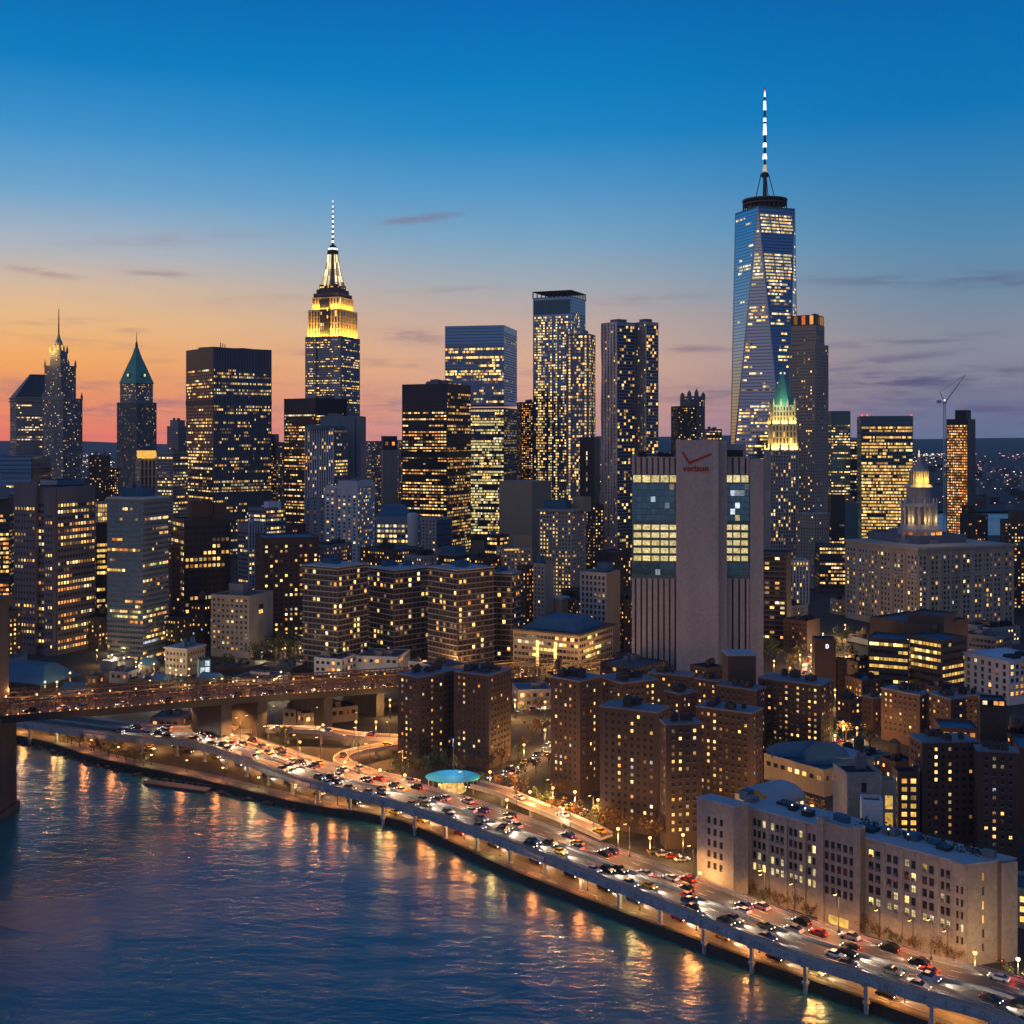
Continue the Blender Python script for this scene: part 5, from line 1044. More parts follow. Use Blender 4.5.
B = D('brick_building', 'low brick annex with orange windows in front of the square boiler tower'); f = B.vol(934, 940, 979, 727, 405, 'brick_red', W(fh=3, cw=3.4, wf=.6, hf=.6, p=.6, pal=PAL_ORG, mt=1), None, roof='roof_blue_skytint'); B.finish()
B = D('brick_building', 'narrow building with bright yellow stair windows left of the large brown tower'); f = B.vol(892, 898, 920, 772, 372, 'brick_brown', W(fh=3, cw=3.2, wf=.6, hf=.6, p=.5, pal=(('lit_gold', 2), ('lit_warm', 3)), mt=1.5), RES(.3), roof='roof_dark'); B.finish()
B = D('brick_tower', 'dark brick tower cut off by the right edge of the picture', group='brick apartment towers'); f = B.vol(1010, 1019, 1080, 748, 392, 'brick_dark', BR(.2), BR(.2), roof='roof_blue_skytint'); B.finish()
B = D('lit_building', 'brightly lit yellow building at the right edge beyond the warehouse'); f = B.vol(1013, 1016, 1070, 888, 312, 'stone_warm', W(fh=3, cw=3, wf=.7, hf=.6, p=.85, pal=(('lit_gold', 3), ('lit_warm', 2))), None, z0=GZ); B.finish()

# theatre with blue sail roof
B = D('theatre_hall', 'low pale stone hall with blue sail-shaped roofs, orange light on its wall', near=True, style='plain')
f = B.vol(764, 824, 874, 770, 425, 'stone_warm', RES(.5, fh=3.6, cw=3, pal=PAL_ORG), RES(.22, fh=4, cw=3.4, wf=.6, hf=.4, mt=1.4, pal=PAL_ORG), roof='roof_membrane')
x, y = B.at(f, .42, .3); B.part('sail_roof').mesh([(x - 9, y - 5, f['z1'] - .5), (x + 9, y - 5, f['z1'] - .5), (x + 9, y + 8, f['z1'] - .5), (x - 9, y + 8, f['z1'] - .5), (x - 3, y + 1, f['z1'] + 6.5), (x + 4, y + 1, f['z1'] + 6), (x + 7.5, y + 1, f['z1'] + 3)], [(0, 1, 6, 5, 4), (1, 2, 6), (2, 3, 4, 5, 6), (3, 0, 4)], 'roof_blue_skytint')
x, y = B.at(f, .45, .78); B.part('sail_roof').mesh([(x - 12, y - 6, f['z1'] - .5), (x + 10, y - 6, f['z1'] - .5), (x + 10, y + 6, f['z1'] - .5), (x - 12, y + 6, f['z1'] - .5), (x - 8, y, f['z1'] + 3.4), (x + 6, y, f['z1'] + 4.2)], [(0, 1, 5, 4), (1, 2, 5), (2, 3, 4, 5), (3, 0, 4)], 'roof_blue_skytint')
B.part('drum').lathe(B.at(f, .66, .3), [(7.5, f['z1'] - .9), (7.5, f['z1'] + 1.6), (7.8, f['z1'] + 1.8)], 'steel_blue', 20); B.finish()

# ------------------------------------------------------------------ stone warehouse along the highway
B = D('stone_warehouse', 'long grey stone warehouse with window bays beside the elevated highway', near=True)
f = B.vol(733, 968, 1015, 864, 289, 'stone_cream', W(fh=3.4, cw=6.2, wf=.14, hf=.6, p=.35, mt=2, mb=.2, ms=2, rd=.3, pal=PAL_RES), 'open', th=18, thv=44.5, roof='roof_dark', par=1.0)
WF = f
LO_ = (f['c'][0] + f['v'][0] * f['d'], f['c'][1] + f['v'][1] * f['d']); LU = (-f['v'][0], -f['v'][1])
def wbay(a0, a1, n, kind):
    o_ = (LO_[0] + LU[0] * a0 * f['d'], LO_[1] + LU[1] * a0 * f['d']); wd = (a1 - a0) * f['d']
    rows = lambda r, j, nn: (8 if j == 0 else .9)
    B.facade(o_, LU, f['nL'], wd, GZ, f['z1'], 'stone_cream', W(fh=3.05, cw=(wd - 1.2) / n, wf=.72, hf=.66, p=.15, mt=2.3, mb=5.5, ms=.6, rd=.4, pal=(('lit_office', 6), ('lit_pale', 2), ('lit_yellow', 2)), rowp=rows) if kind else None, 'wall#bays')
edges = [0, .085, .17, .255, .34, .42]
for a0, a1 in zip(edges, edges[1:]): wbay(a0, a1, 3, 1)
wbay(.42, .60, 1, 0)
edges = [.60, .675, .745, .815, .885, .945]
for a0, a1 in zip(edges, edges[1:]): wbay(a0, a1, 2, 1)
wbay(.945, 1, 1, 0)
for a in (.002, .085, .17, .255, .34, .675, .745, .815, .885):
    B.bay(f, 'L', max(0, a - .007), min(1, a + .007), GZ, f['z1'] - .6, .45, 'stone_cream')
ts = W(fh=3.0, cw=1.9, wf=.66, hf=.66, p=.03, mt=4.2, mb=6, ms=1.6, rd=.35, pal=PAL_RES, rowp=lambda r, j, n: 1)
B.bay(f, 'L', .42, .60, GZ, f['z1'] + 2.2, 2.4, 'stone_cream', ts); B.bay(f, 'L', .42, .447, GZ, f['z1'] + 3, 2.9, 'stone_cream'); B.bay(f, 'L', .573, .60, GZ, f['z1'] + 3, 2.9, 'stone_cream')
B.bay(f, 'L', .945, 1, GZ, f['z1'] - .1, .5, 'stone_cream', W(fh=3.05, cw=1.5, wf=.55, hf=.6, p=.06, mt=5, mb=4, ms=.7, rd=.3))
B.bay(f, 'R', .62, .68, GZ, f['z1'] - .2, .5, 'cladding_purple'); B.bay(f, 'R', .68, 1, GZ, f['z1'] - .6, .9, 'stone_cream')
B.band(f, [f['z1'] - .35], .4, .25, 'stone_pale', 'coping'); B.band(f, [GZ + 5.2], .35, .2, 'stone_cream', 'string_course')
# left end wing
f1 = B.vol(697, 733.5, 748, 806, 326, 'stone_cream', None, W(fh=3.1, cw=2.2, wf=.5, hf=.6, p=.02, mt=4, mb=5, ms=3, rd=.35), th=30, thv=45.5, roof='roof_dark'); B.band(f1, [f1['z1'] - .35], .4, .25, 'stone_pale', 'coping')
for px in (703, 708):
    pass
# doors with lit porches
for a, m_ in ((.5, 'lit_gold'), (.62, 'lit_orange')):
    pass
O_ = B.at(f, 0, .49); B.part('lit_portal').box((O_[0] + f['nL'][0] * 2.6, O_[1] + f['nL'][1] * 2.6, GZ + 1.0), (.4, 5.5, 2.0), 'lit_gold', radians(44.5))
# roof clutter: skylights, green roof, ducts
for k in range(16):
    x, y = B.at(f, rnd.uniform(.25, .8),   .04 + k * .068 + rnd.uniform(-.03, .03)); b_ = MB(); h_ = rnd.uniform(.6, 1.8); b_.box((x, y, f['z1'] - 1), (rnd.uniform(1.2, 3.6), rnd.uniform(2, 4), h_ + 1), rnd.choice(('roof_membrane', 'roof_blue_skytint', 'metal_dark', 'cladding_grey')), radians(44.5)); B.parts['rooftop_unit#%d' % k] = b_
for k, a in enumerate((.3, .38, .74, .8)):
    x, y = B.at(f, .4, a); b_ = MB(); b_.box((x, y, f['z1'] - 1), (.25, .25, 2.6), 'metal_dark'); b_.ball((x, y, f['z1'] + 1.8), .22, 'bulb_pale'); B.parts['roof_lamp#%d' % k] = b_
B.part('roof_garden').prism([B.at(f, .6, .06), B.at(f, .92, .06), B.at(f, .92, .54), B.at(f, .6, .54)], f['z1'] - .98, f['z1'] - .5, 'leaf_green')
gm = MB()
for k in range(500):
    x, y = B.at(f, rnd.uniform(.5, .92), rnd.uniform(.05, .56)); z = f['z1'] - .4 + rnd.random() ** 2 * 1.8; a = rnd.uniform(0, 6.3); r_ = rnd.uniform(.25, .6); gm.poly([(x - r_ * cos(a), y - r_ * sin(a), z), (x, y, z - r_ * .6), (x + r_ * cos(a), y + r_ * sin(a), z + .2), (x, y, z + r_)], 'leaf_green')
B.parts['roof_shrub'] = gm
B.finish()
B = D('stone_tower', 'pale stone tower block with a single lit window rising behind the warehouse', near=True)
f = B.vol(833, 846, 882, 773, 340, 'stone_cream', W(fh=4.5, cw=7, wf=.35, hf=.6, p=.28, mt=2, pal=(('lit_warm', 1),), ms=3), None, roof='roof_dark'); B.bay(f, 'R', .0, .05, GZ, f['z1'] - .1, .5, 'stone_pale'); B.roofstuff(f, 2); B.finish()
B = D('stone_block', 'small blank white block against the pale stone tower behind the warehouse'); f = B.vol(860, 862, 883, 800, 329, 'stone_white', None, None, roof='roof_membrane'); B.finish()
B = D('lit_annex', 'narrow annex with tall glowing windows right of the pale stone tower'); f = B.vol(879, 882, 896, 780, 350, 'stone_warm', W(fh=5, cw=2.5, wf=.8, hf=.8, p=.55, pal=(('lit_gold', 1),), mt=4), None); B.finish()
B = D('vaulted_hall', 'low white vaulted hall on the far side of the warehouse roof'); f = B.vol(735, 772, 806, 824, 352, 'stone_pale', W(fh=3, cw=3, wf=.7, hf=.6, p=.6, mt=.5), None, z0=GZ, ztop=22, roof=None, par=.1)
x, y = B.at(f, .5, .5); b_ = B.part('vault_roof'); R_ = f['d'] * .46
for k in range(10):
    t0, t1 = pi * k / 10, pi * (k + 1) / 10; q = []
    for (t, aa) in ((t0, 0), (t1, 0), (t1, 1), (t0, 1)):
        px_, py_ = B.at(f, aa, .5 + .48 * cos(t)); q.append((px_, py_, 21.8 + 3.2 * sin(t)))
    b_.poly(q, 'stone_pale')
B.finish()

# ------------------------------------------------------------------ low buildings between bridge and towers
B = D('market_hall', 'long low market hall with a blue hipped roof left of the bridge', near=True, style='plain'); f = B.vol(-40, 40, 75, 684, 600, 'cladding_dark', RES(.2), W(fh=4.5, cw=3, wf=.92, hf=.7, p=.9, pal=(('lit_warm', 2), ('lit_gold', 1)), mt=.6), th=70, roof=None, par=.1); frustum_on(B, f, 'hipped_roof', 'roof_blue_skytint', f['z1'], gz(665, 610), (1.08, 1.12), (.3, .8)); f1 = B.vol(-30, 12, 27, 661, 640, 'roof_blue_skytint'); B.finish()
for lab, x0, xc, x1, top, Y, mt_, gable in (
        ('low shed with two sloping blue roofs between market hall and brick hut', 60, 82, 90, 692, 575, 'cladding_grey', True), ('small red brick hut behind the bridge truss', 86, 97, 104, 676, 600, 'brick_red', False),
        ('pale low building with notched parapet behind the bridge', 109, 128, 140, 672, 620, 'stone_grey', False), ('low brown building right of the notched pale building', 128, 150, 164, 680, 605, 'brick_brown', False),
        ('small shed under a blue lit roof behind the bridge', 150, 160, 174, 683, 590, 'cladding_dark', True), ('white low building with two square dark bays behind the bridge', 314, 342, 356, 659, 640, 'stone_white', False),
        ('long white low building right of the one with two square bays', 356, 398, 410, 657, 650, 'stone_white', False), ('small white box building beside the long white low one', 408, 420, 427, 662, 640, 'stone_pale', False),
        ('dark purple glazed shed below the bridge near the highway', 150, 180, 192, 718, 505, 'cladding_purple', False), ('blue lit low shed under the bridge beside the ramp', 188, 225, 236, 708, 520, 'steel_blue', True),
        ('pale two-storey building under the bridge by the ramp loop', 297, 304, 319, 714, 522, 'stone_warm', False), ('dark pale-roofed hut left of the two-storey building under the bridge', 283, 296, 301, 709, 530, 'stone_pale', False),
        ('brown blank building under the bridge right of the pale two-storey one', 322, 330, 358, 708, 535, 'concrete_beige', False), ('dark low building with amber windows beside the brick tower under the bridge', 355, 372, 397, 705, 560, 'brick_brown', False),
        ('low orange-lit building behind the canopy tower roof', 420, 440, 470, 668, 600, 'stone_warm', False), ('low pale building glimpsed between two brick towers', 512, 518, 552, 690, 560, 'stone_grey', False),
        ('low block behind the brick tower with cars on its roof', 600, 640, 668, 668, 585, 'cladding_dark', False),
        ('low flat shed between the banded block and the red brick hut', 100, 118, 134, 662, 655, 'cladding_grey', False), ('small hut on the plaza left of the cream stone building', 138, 150, 160, 666, 640, 'brick_brown', True), ('low row of shops behind the plaza lamps below the beige block', 214, 246, 272, 668, 650, 'brick_dark', False), ('dark low row beyond the bridge left of the white low building', 262, 292, 312, 668, 652, 'cladding_brown', False), ('small pavilion roof beside the bridge truss below the plaza', 196, 214, 226, 682, 600, 'cladding_dark', True), ('long low warehouse beside the truss before the dark trees', 232, 268, 290, 680, 605, 'stone_grey', False)):
    B = D('low_building', lab); f = B.vol(x0, xc, x1, top, Y, mt_, W(fh=4.2, cw=4, wf=.6, hf=.5, p=.3, mt=.8, pal=PAL_ORG), W(fh=4.2, cw=4, wf=.6, hf=.5, p=.25, mt=.8, pal=PAL_ORG), roof='roof_blue_skytint' if gable or rnd.random() < .4 else 'roof_membrane', par=.5)
    if gable: frustum_on(B, f, 'pitched_roof', 'roof_blue_skytint', f['z1'], f['z1'] + 3.5, (1.04, 1.06), (.08, .96))
    else: B.roofstuff(f, 3, rnd.choice(('cladding_grey', 'roof_membrane', 'metal_dark')), hmax=2.5)
    B.finish()

# ------------------------------------------------------------------ stone bridge
bt = D('bridge_tower', 'dark stone bridge tower standing in the river at the left edge', cat='bridge tower')
TY = 402.0; xr = gx(8.8, TY + 18); xb_ = gx(16.5, TY + 19)
b_ = bt.part('shaft'); b_.box((xr - 10, TY + 9, 20), (20, 18, gz(607, TY) - 20), 'stone_pier'); b_.box((xr - 9.3, TY + 9, gz(607, TY)), (21.5, 19.5, 1.6), 'stone_pier')
for k in range(24):
    pass
bt.part('pier').box((xb_ - 11, TY + 9, -4), (22, 20, gz(727, TY) + 4), 'stone_pier'); bt.part('string_course').box((xb_ - 10.8, TY + 9, gz(727, TY)), (22.6, 20.6, 1.3), 'stone_pier'); bt.part('pier_foot').box((xb_ - 10.6, TY + 9, -4), (23, 21.4, 6.5), 'stone_pier')
for k in range(6): bt.part('quoin').box((xr - .2, TY - .1, 44 + k * 4.2), (1.0, 1.0, 1.8), 'stone_pier')
bt.loc = (xr - 10, TY + 9, 0); bt.finish()
BRG = Path([(-290, 352, 36), (gx(10, 410), 410, 35), (gx(105, 438), 438, 31), (gx(200, 470), 470, 27), (gx(255, 489), 489, 24.5), (gx(330, 522), 522, 19.5), (gx(400, 556), 556, 14.5), (gx(480, 590), 590, 10.2), (gx(560, 622), 622, 7.2), (gx(640, 655), 655, 4.6)], 8)
bd = empty('road_bridge', (gx(255, 489), 489, GZ)); tag(bd, 'truss-sided road bridge strung with amber lamps crossing the river to the city', 'bridge'); OB = (gx(255, 489), 489, GZ)
def bpart(n, b, kind=None):
    o = b.build(n, bd, OB); 
    if kind: o['kind'] = kind
b = MB(); ribbon(b, BRG, 0, -24, -1.6, -.3, 'metal_dark', usez=True); bpart('deck', b)
b = MB(); ribbon(b, BRG, -1.2, -22.8, -.3, -.2, 'asphalt', usez=True); bpart('roadway', b)
for nm, o_ in (('near_girder', .3), ('far_girder', -24.6)):
    b = MB(); ribbon(b, BRG, o_, o_ + .5, -2.5, .1, 'metal_dark', usez=True); bpart('girder', b)
for o_ in (.2, -7, -17, -24.2):
    b = MB(); ribbon(b, BRG, o_ - .2, o_ + .2, 4.2, 4.7, 'rust_steel', usez=True); ribbon(b, BRG, o_ - .15, o_ + .15, 2.2, 2.45, 'rust_steel', usez=True); d = 0
    while d < BRG.len - 3:
        p0 = BRG.at(d, o_); p1 = BRG.at(d + 3, o_); b.bar((p0[0], p0[1], p0[2] - .3), (p0[0], p0[1], p0[2] + 4.5), .17, 'rust_steel', 4)
        b.bar((p0[0], p0[1], p0[2]), (p1[0], p1[1], p1[2] + 4.3), .12, 'rust_steel', 4); d += 3
    bpart('truss', b)
for k in range(94):
    b = MB(); p = BRG.at(82 + k * 3.5, .55); b.ball((p[0], p[1], p[2] + .3), .26, 'bulb_orange', 6, 4); bpart('bulb', b)
for k in range(28):
    b = MB(); p = BRG.at(88 + k * 11, -7.4); b.ball((p[0], p[1], p[2] + 5.0), .33, 'bulb_amber', 6, 4); bpart('lamp_globe', b)
for d in (BRG.near(gx(228, 480), 480), BRG.near(gx(262, 492), 492), BRG.near(gx(330, 522), 522), BRG.near(gx(385, 548), 548), BRG.near(gx(450, 578), 578), BRG.near(gx(530, 610), 610)):
    b = MB(); p = BRG.at(d, -12); b.box((p[0], p[1], GZ - .5), (5, 22, p[2] - GZ - 2.2), 'stone_pier', p[3]); b.box((p[0], p[1], p[2] - 3.2), (6, 24.5, 1.2), 'stone_pier', p[3]); bpart('pier', b)
for k in range(9):  # bare lights without fixtures, added to give the trusses an orange glow
    p = BRG.at(98 + k * 36, -11); light('bridge_glow', 'POINT', (p[0], p[1], p[2] + 6.5), 2200, (1, .38, .10), shadow_soft_size=.3)
for k in range(23):
    p = BRG.at(96 + k * 14, -4); light('bridge_glow', 'POINT', (p[0], p[1], p[2] + 3.4), 1200, (1, .36, .09), shadow_soft_size=.2)

# ------------------------------------------------------------------ elevated highway
DZ = 9.0
DECK = Path([(gx(1090, 218), 200), (gx(1024, 245), 245), (gx(900, 264), 264), (gx(768, 286), 286), (gx(640, 318), 318), (gx(512, 357), 357), (gx(400, 395), 395), (gx(300, 424), 424), (gx(200, 472), 472), (gx(140, 482), 482), (gx(105, 488), 488), (gx(60, 498), 498), (-240, 522), (-330, 560)], 8)
HW_O = (gx(512, 357), 357, GZ)
hw = empty('elevated_highway', HW_O); tag(hw, 'curving elevated highway on steel posts along the waterfront', 'highway')
def hpart(n, b, kind=None):
    o = b.build(n, hw, HW_O)
    if kind: o['kind'] = kind
WID = 19
b = MB(); ribbon(b, DECK, 0, WID, DZ - .9, DZ, 'concrete', step=3); hpart('deck', b)
b = MB(); ribbon(b, DECK, -.35, .35, DZ - 1.7, DZ - .2, 'steel_blue', step=3); ribbon(b, DECK, -.6, .6, DZ - 1.9, DZ - 1.7, 'steel_blue', step=3)
d = 0
while d < DECK.len: p = DECK.at(d, -.4); b.box((p[0], p[1], DZ - 1.7), (.14, .2, 1.4), 'steel_blue', p[3]); d += 4.2
hpart('girder', b)
b = MB(); ribbon(b, DECK, WID - .4, WID + .3, DZ - 2.2, DZ - .2, 'steel_blue', step=3); hpart('girder', b)
for o_ in (.1, WID - .5):
    b = MB(); ribbon(b, DECK, o_, o_ + .35, DZ, DZ + .85, 'barrier', step=3); hpart('parapet', b)
    b = MB(); ribbon(b, DECK, o_ + .1, o_ + .22, DZ + 1.15, DZ + 1.27, 'metal_steel', step=3); d = 0
    while d < DECK.len: p = DECK.at(d, o_ + .16); b.bar((p[0], p[1], DZ + .8), (p[0], p[1], DZ + 1.2), .05, 'metal_steel', 4); d += 2.5
    hpart('handrail', b)
b = MB(); ribbon(b, DECK, 9.0, 9.5, DZ, DZ + .8, 'barrier', step=3); hpart('median_barrier', b)
RDW = MB(); ribbon(RDW, DECK, .5, WID - .5, DZ, DZ + .012, 'deck_asphalt', step=3)
for o_ in (3.6, 6.4, 12.2, 15.1):
    d = 0
    while d < DECK.len - 3: ribbon(RDW, DECK, o_, o_ + .16, DZ + .012, DZ + .02, 'road_paint', d, d + 3); d += 9
for o_ in (.95, 8.5, 9.9, 18.0): ribbon(RDW, DECK, o_, o_ + .14, DZ + .012, DZ + .02, 'road_paint')
hpart('roadway', RDW)
d = 6; K = 0
while d < DECK.len - 4:
    for o_ in (1.0, WID - 2):
        p = DECK.at(d, o_); b = MB(); b.box((p[0], p[1], GZ - .6 if o_ > 2 else -3), (.8, .8, DZ - 2.2 - (GZ - .6 if o_ > 2 else -3)), 'steel_blue', p[3]); b.box((p[0], p[1], GZ), (1.3, 1.3, .6), 'concrete', p[3]); b.box((p[0], p[1], DZ - 2.6), (1.4, 2.2, .7), 'steel_blue', p[3]); hpart('post', b)
    p0, p1 = DECK.at(d, .6), DECK.at(d, WID - .6); b = MB(); b.bar((p0[0], p0[1], DZ - 1.5), (p1[0], p1[1], DZ - 1.5), .5, 'steel_blue', 4); hpart('cross_beam', b)
    d += 15; K += 1

for k in range(24):
    p = DECK.at(62 + k * 18.5, 9); b = MB(); b.box((p[0], p[1], DZ - 1.35), (1.2, .5, .3), 'bulb_amber', p[3]); hpart('underside_lamp', b); light('underside_light', 'POINT', (p[0], p[1], DZ - 2.2), 3000, (1, .40, .10), shadow_soft_size=.4)
# lower street under the highway
b = MB(); ribbon(b, DECK, 4, 17, GZ - .5, GZ + .004, 'asphalt', 0, DECK.len - 10); tag(b.build('waterfront_road'), kind='structure')
b = MB(); d = 0
while d < DECK.len - 20: ribbon(b, DECK, 10.4, 10.6, GZ + .004, GZ + .01, 'road_paint', d, d + 3); d += 8
tag(b.build('road_marking'), kind='structure')
# ramps
def ramp_road(nm, label, pts, wid):
    P_ = Path(pts, 8); org = (pts[len(pts) // 2][0], pts[len(pts) // 2][1], GZ); r = empty(nm, org); tag(r, label, 'ramp')
    b = MB(); ribbon(b, P_, 0, wid, -.8, 0, 'concrete', usez=True, step=3); b.build('deck', r, org)
    b = MB(); ribbon(b, P_, .3, wid - .3, 0, .012, 'deck_asphalt', usez=True, step=3); b.build('roadway', r, org)
    for o_ in (0, wid - .3):
        b = MB(); ribbon(b, P_, o_, o_ + .3, 0, .85, 'barrier', usez=True, step=3); b.build('parapet', r, org)
    d = 4
    while d < P_.len - 2:
        p = P_.at(d, wid / 2)
        if p[2] > GZ + 2.5: b = MB(); b.box((p[0], p[1], GZ - .5), (1, 1, p[2] - GZ - .3), 'concrete', p[3]); b.build('post', r, org)
        d += 15
    return P_
p4 = lambda x, y, z: gp(x, y, z)
R1 = ramp_road('highway_ramp', 'looping ramp curling off the highway below the bridge', [p4(296, 768, 8.9), p4(262, 757, 9.0), p4(226, 745, 9.2), p4(203, 738, 9.4), p4(199, 733, 9.5), p4(212, 729.5, 9.4), p4(240, 727.5, 9.2), p4(285, 727, 8.6), p4(325, 728.5, 8.0), p4(355, 733, 7.5), p4(398, 736, 7), p4(430, 736, 6)], 7)
R2 = ramp_road('highway_ramp', 'inner ramp branching toward the brick tower behind the canopy', [p4(410, 786, 9.0), p4(370, 777, 9.0), p4(340, 766, 8.6), p4(333, 759, 8.2), p4(345, 752, 7.6), p4(372, 746, 6.8), p4(400, 742, 6.2), p4(430, 738, 5.5)], 6)
R3 = ramp_road('highway_ramp', 'street level slip road descending beside the highway right of the canopy', [p4(600, 838, 4.2), p4(572, 825, 5.5), p4(545, 814, 6.2), p4(520, 804, 6.8), p4(497, 794, 7.2), p4(470, 786, 7.8)], 6)
# streets inland (mostly glimpsed)
for nm_, pts in (('street', [p4(470, 790, GZ), p4(520, 768, GZ), p4(548, 750, GZ), p4(560, 735, GZ)]), ('avenue', [p4(800, 700, GZ), p4(806, 680, GZ), p4(812, 660, GZ), p4(822, 640, GZ)]), ('approach_road', [p4(430, 722, GZ + .1), p4(500, 715, GZ + .1), p4(560, 707, GZ + .1)]),
                 ('side_street', [p4(700, 930, GZ), p4(760, 905, GZ), p4(830, 930, GZ)])):
    P_ = Path(pts, 6); b = MB(); ribbon(b, P_, -5, 5, -.4, .004, 'asphalt', usez=True); tag(b.build(nm_), kind='structure')
    if nm_ == 'street': ST1 = P_
    if nm_ == 'avenue': ST2 = P_
    if nm_ == 'approach_road': ST3 = P_
b = MB(); ribbon(b, DECK, WID + 1.5, WID + 12, GZ - .4, GZ + .006, 'paving', 0, DECK.near(0, 357)); tag(b.build('pavement'), kind='structure')

# blue canopy
cx_, cy_, _ = gp(453, 776, 8); cb_ = empty('round_canopy', (cx_, cy_, GZ)); tag(cb_, 'glowing blue oval canopy on posts beside the highway', 'canopy')
b = MB(); rx = 27.5 / F * cy_; vs = []; n = 28
for j, (r, z) in enumerate(((1, 5.2), (1.0, 5.5), (.8, 6.2), (.45, 6.9), (.05, 7.2))):
    for k in range(n): vs.append((rx * r * cos(2 * pi * k / n), 7.6 * r * sin(2 * pi * k / n), z))
fs = [(j * n + k, j * n + (k + 1) % n, (j + 1) * n + (k + 1) % n, (j + 1) * n + k) for j in range(4) for k in range(n)] + [tuple(range(4 * n, 5 * n))]
b.mesh(vs, fs, 'canopy_blue'); b.build('canopy_roof', cb_)
for k in range(8):
    b = MB(); t = 2 * pi * k / 8 + .2; b.bar((rx * .9 * cos(t), 6.8 * sin(t), 0), (rx * .9 * cos(t), 6.8 * sin(t), 5.6), .18, 'metal_steel', 6); b.build('post', cb_)
b = MB(); b.lathe((0, 0), [(4.5, .2), (4.8, 1.2), (3, 4.2)], 'lit_warm', 14); b.build('carousel', cb_)
light('canopy_fill_light', 'AREA', (cx_, cy_ + 2, 21), 2200, (.45, .8, 1), shape='DISK', size=2.5)  # floodlight added to brighten the canopy from above
b = MB(); mx_ = cx_ - rx * .2; b.bar((cx_, cy_ + 2, GZ), (cx_, cy_ + 2, 21), .18, 'metal_dark', 6); b.box((cx_, cy_ + 2, 21.05), (2.4, 2.4, .4), 'metal_dark'); tag(b.build('added_light_mast'), 'tall dark mast added to carry a floodlight over the blue canopy', 'light mast')

# ------------------------------------------------------------------ street lamps
def lamp_proto(h, arm, bulb, dbl=False):
    root = empty('street_lamp', (0, 0, -500)); b = MB(); b.bar((0, 0, 0), (0, 0, h), .13, 'metal_dark', 6, .08); b.lathe((0, 0), [(.28, 0), (.25, .5), (.15, .7)], 'metal_dark', 8); b.build('pole', root)
    if arm:
        b = MB(); b.bar((0, 0, h), (arm, 0, h + .5), .07, 'metal_dark', 5); ao = b.build('arm', root); b = MB(); b.box((arm, 0, h + .42), (1.0, .4, .2), 'metal_dark'); b.build('lamp_hood', ao); b = MB(); b.box((arm, 0, h + .2), (.9, .45, .22), bulb); b.build('lamp_head', ao)
    else:
        b = MB(); b.ball((0, 0, h + .35), .52, bulb, 10, 6); b.build('lamp_globe', root); b = MB(); b.lathe((0, 0), [(.3, h + .84), (.1, h + 1.0)], 'metal_dark', 8); b.build('lamp_cap', root)
    return root
PROTO = {'amber': lamp_proto(8, 0, 'bulb_amber'), 'pale': lamp_proto(7, 0, 'bulb_pale'), 'arm': lamp_proto(9.5, 1.8, 'bulb_amber')}
def lamp(kind, x, y, z, label, group, rz=0, power=900, color=(1, .55, .18), h=8, lit_=True, omni=False):
    o = copy_tree(PROTO[kind]); o.location = (x, y, z); o.rotation_euler = (0, 0, rz); tag(o, label, 'street lamp', group)
    if lit_:
        a = 1.8 if kind == 'arm' else 0
        if omni: light('lamp_light', 'POINT', (x, y - .7, z + h - 1.2), power, color, shadow_soft_size=.35)
        else: light('lamp_light', 'SPOT', (x + a * cos(rz), y + a * sin(rz) - (0 if a else .6), z + h + (.0 if kind == 'arm' else -.5)), power, color, shadow_soft_size=.35, spot_size=radians(158), spot_blend=.8)
AMB, WARM = (1, .50, .14), (1, .74, .38)
# along the promenade, beneath the deck edge
i = 0; d = QP.near(100, 250)
while d < QP.near(-200, 505):
    i += 1; p = QP.at(d, 4.5); kind = 'pale' if i % 3 == 0 else 'amber'
    o = copy_tree(PROTO[kind]); o.location = (p[0], p[1], GZ); o.scale = (1, 1, .52); tag(o, '%s promenade lamp by the seawall, %s from the right edge of the picture' % ('pale' if kind == 'pale' else 'amber', ordinal(i)), 'street lamp', 'lamps on the promenade')
    p2 = QP.at(d, 1.2); light('lamp_light', 'POINT', (p2[0], p2[1], GZ + 3.0), 1250 if i % 3 else 950, (1, .70, .22) if i % 3 == 0 else (1, .33, .08), shadow_soft_size=.9)
    d += 19
# lamps standing on the inland edge of the highway
i = 0; d = DECK.near(85, 264)
while d < DECK.near(-150, 485):
    i += 1; p = DECK.at(d, WID - .9); lamp('arm', p[0], p[1], DZ, 'tall arm lamp on the inland parapet of the elevated highway, %s from the right' % ordinal(i), 'lamps on the highway', p[3] + pi / 2, 13000, (1, .46, .15), 9.3); d += 24
# lamps on the ramp parapets, added to make the loops glow orange
for P_, wd_, lab in ((R1, 7, 'looping ramp parapet below the bridge'), (R2, 6, 'inner ramp parapet'), (R3, 6, 'slip road parapet right of the canopy')):
    d = 8; i = 0
    while d < P_.len - 3: i += 1; p = P_.at(d, wd_ - .2); lamp('arm', p[0], p[1], p[2], 'arm lamp on the %s, %s from the highway' % (lab, ordinal(i)), 'lamps on the ramps', p[3] + pi / 2, 26000, (1, .38, .09), 9.3); d += 19
# poles in front of the warehouse
for i, a in enumerate((.04, .17, .3, .66, .8, .93)):
    f = WF; x = f['c'][0] + f['v'][0] * f['d'] * a + f['nL'][0] * 5; y = f['c'][1] + f['v'][1] * f['d'] * a + f['nL'][1] * 5
    lamp('arm', x, y, GZ, 'tall arm lamp before the stone warehouse front, %s from its right corner' % ordinal(i + 1), 'lamps before the warehouse', atan2(f['nL'][1], f['nL'][0]), 1500, AMB, 9.3)
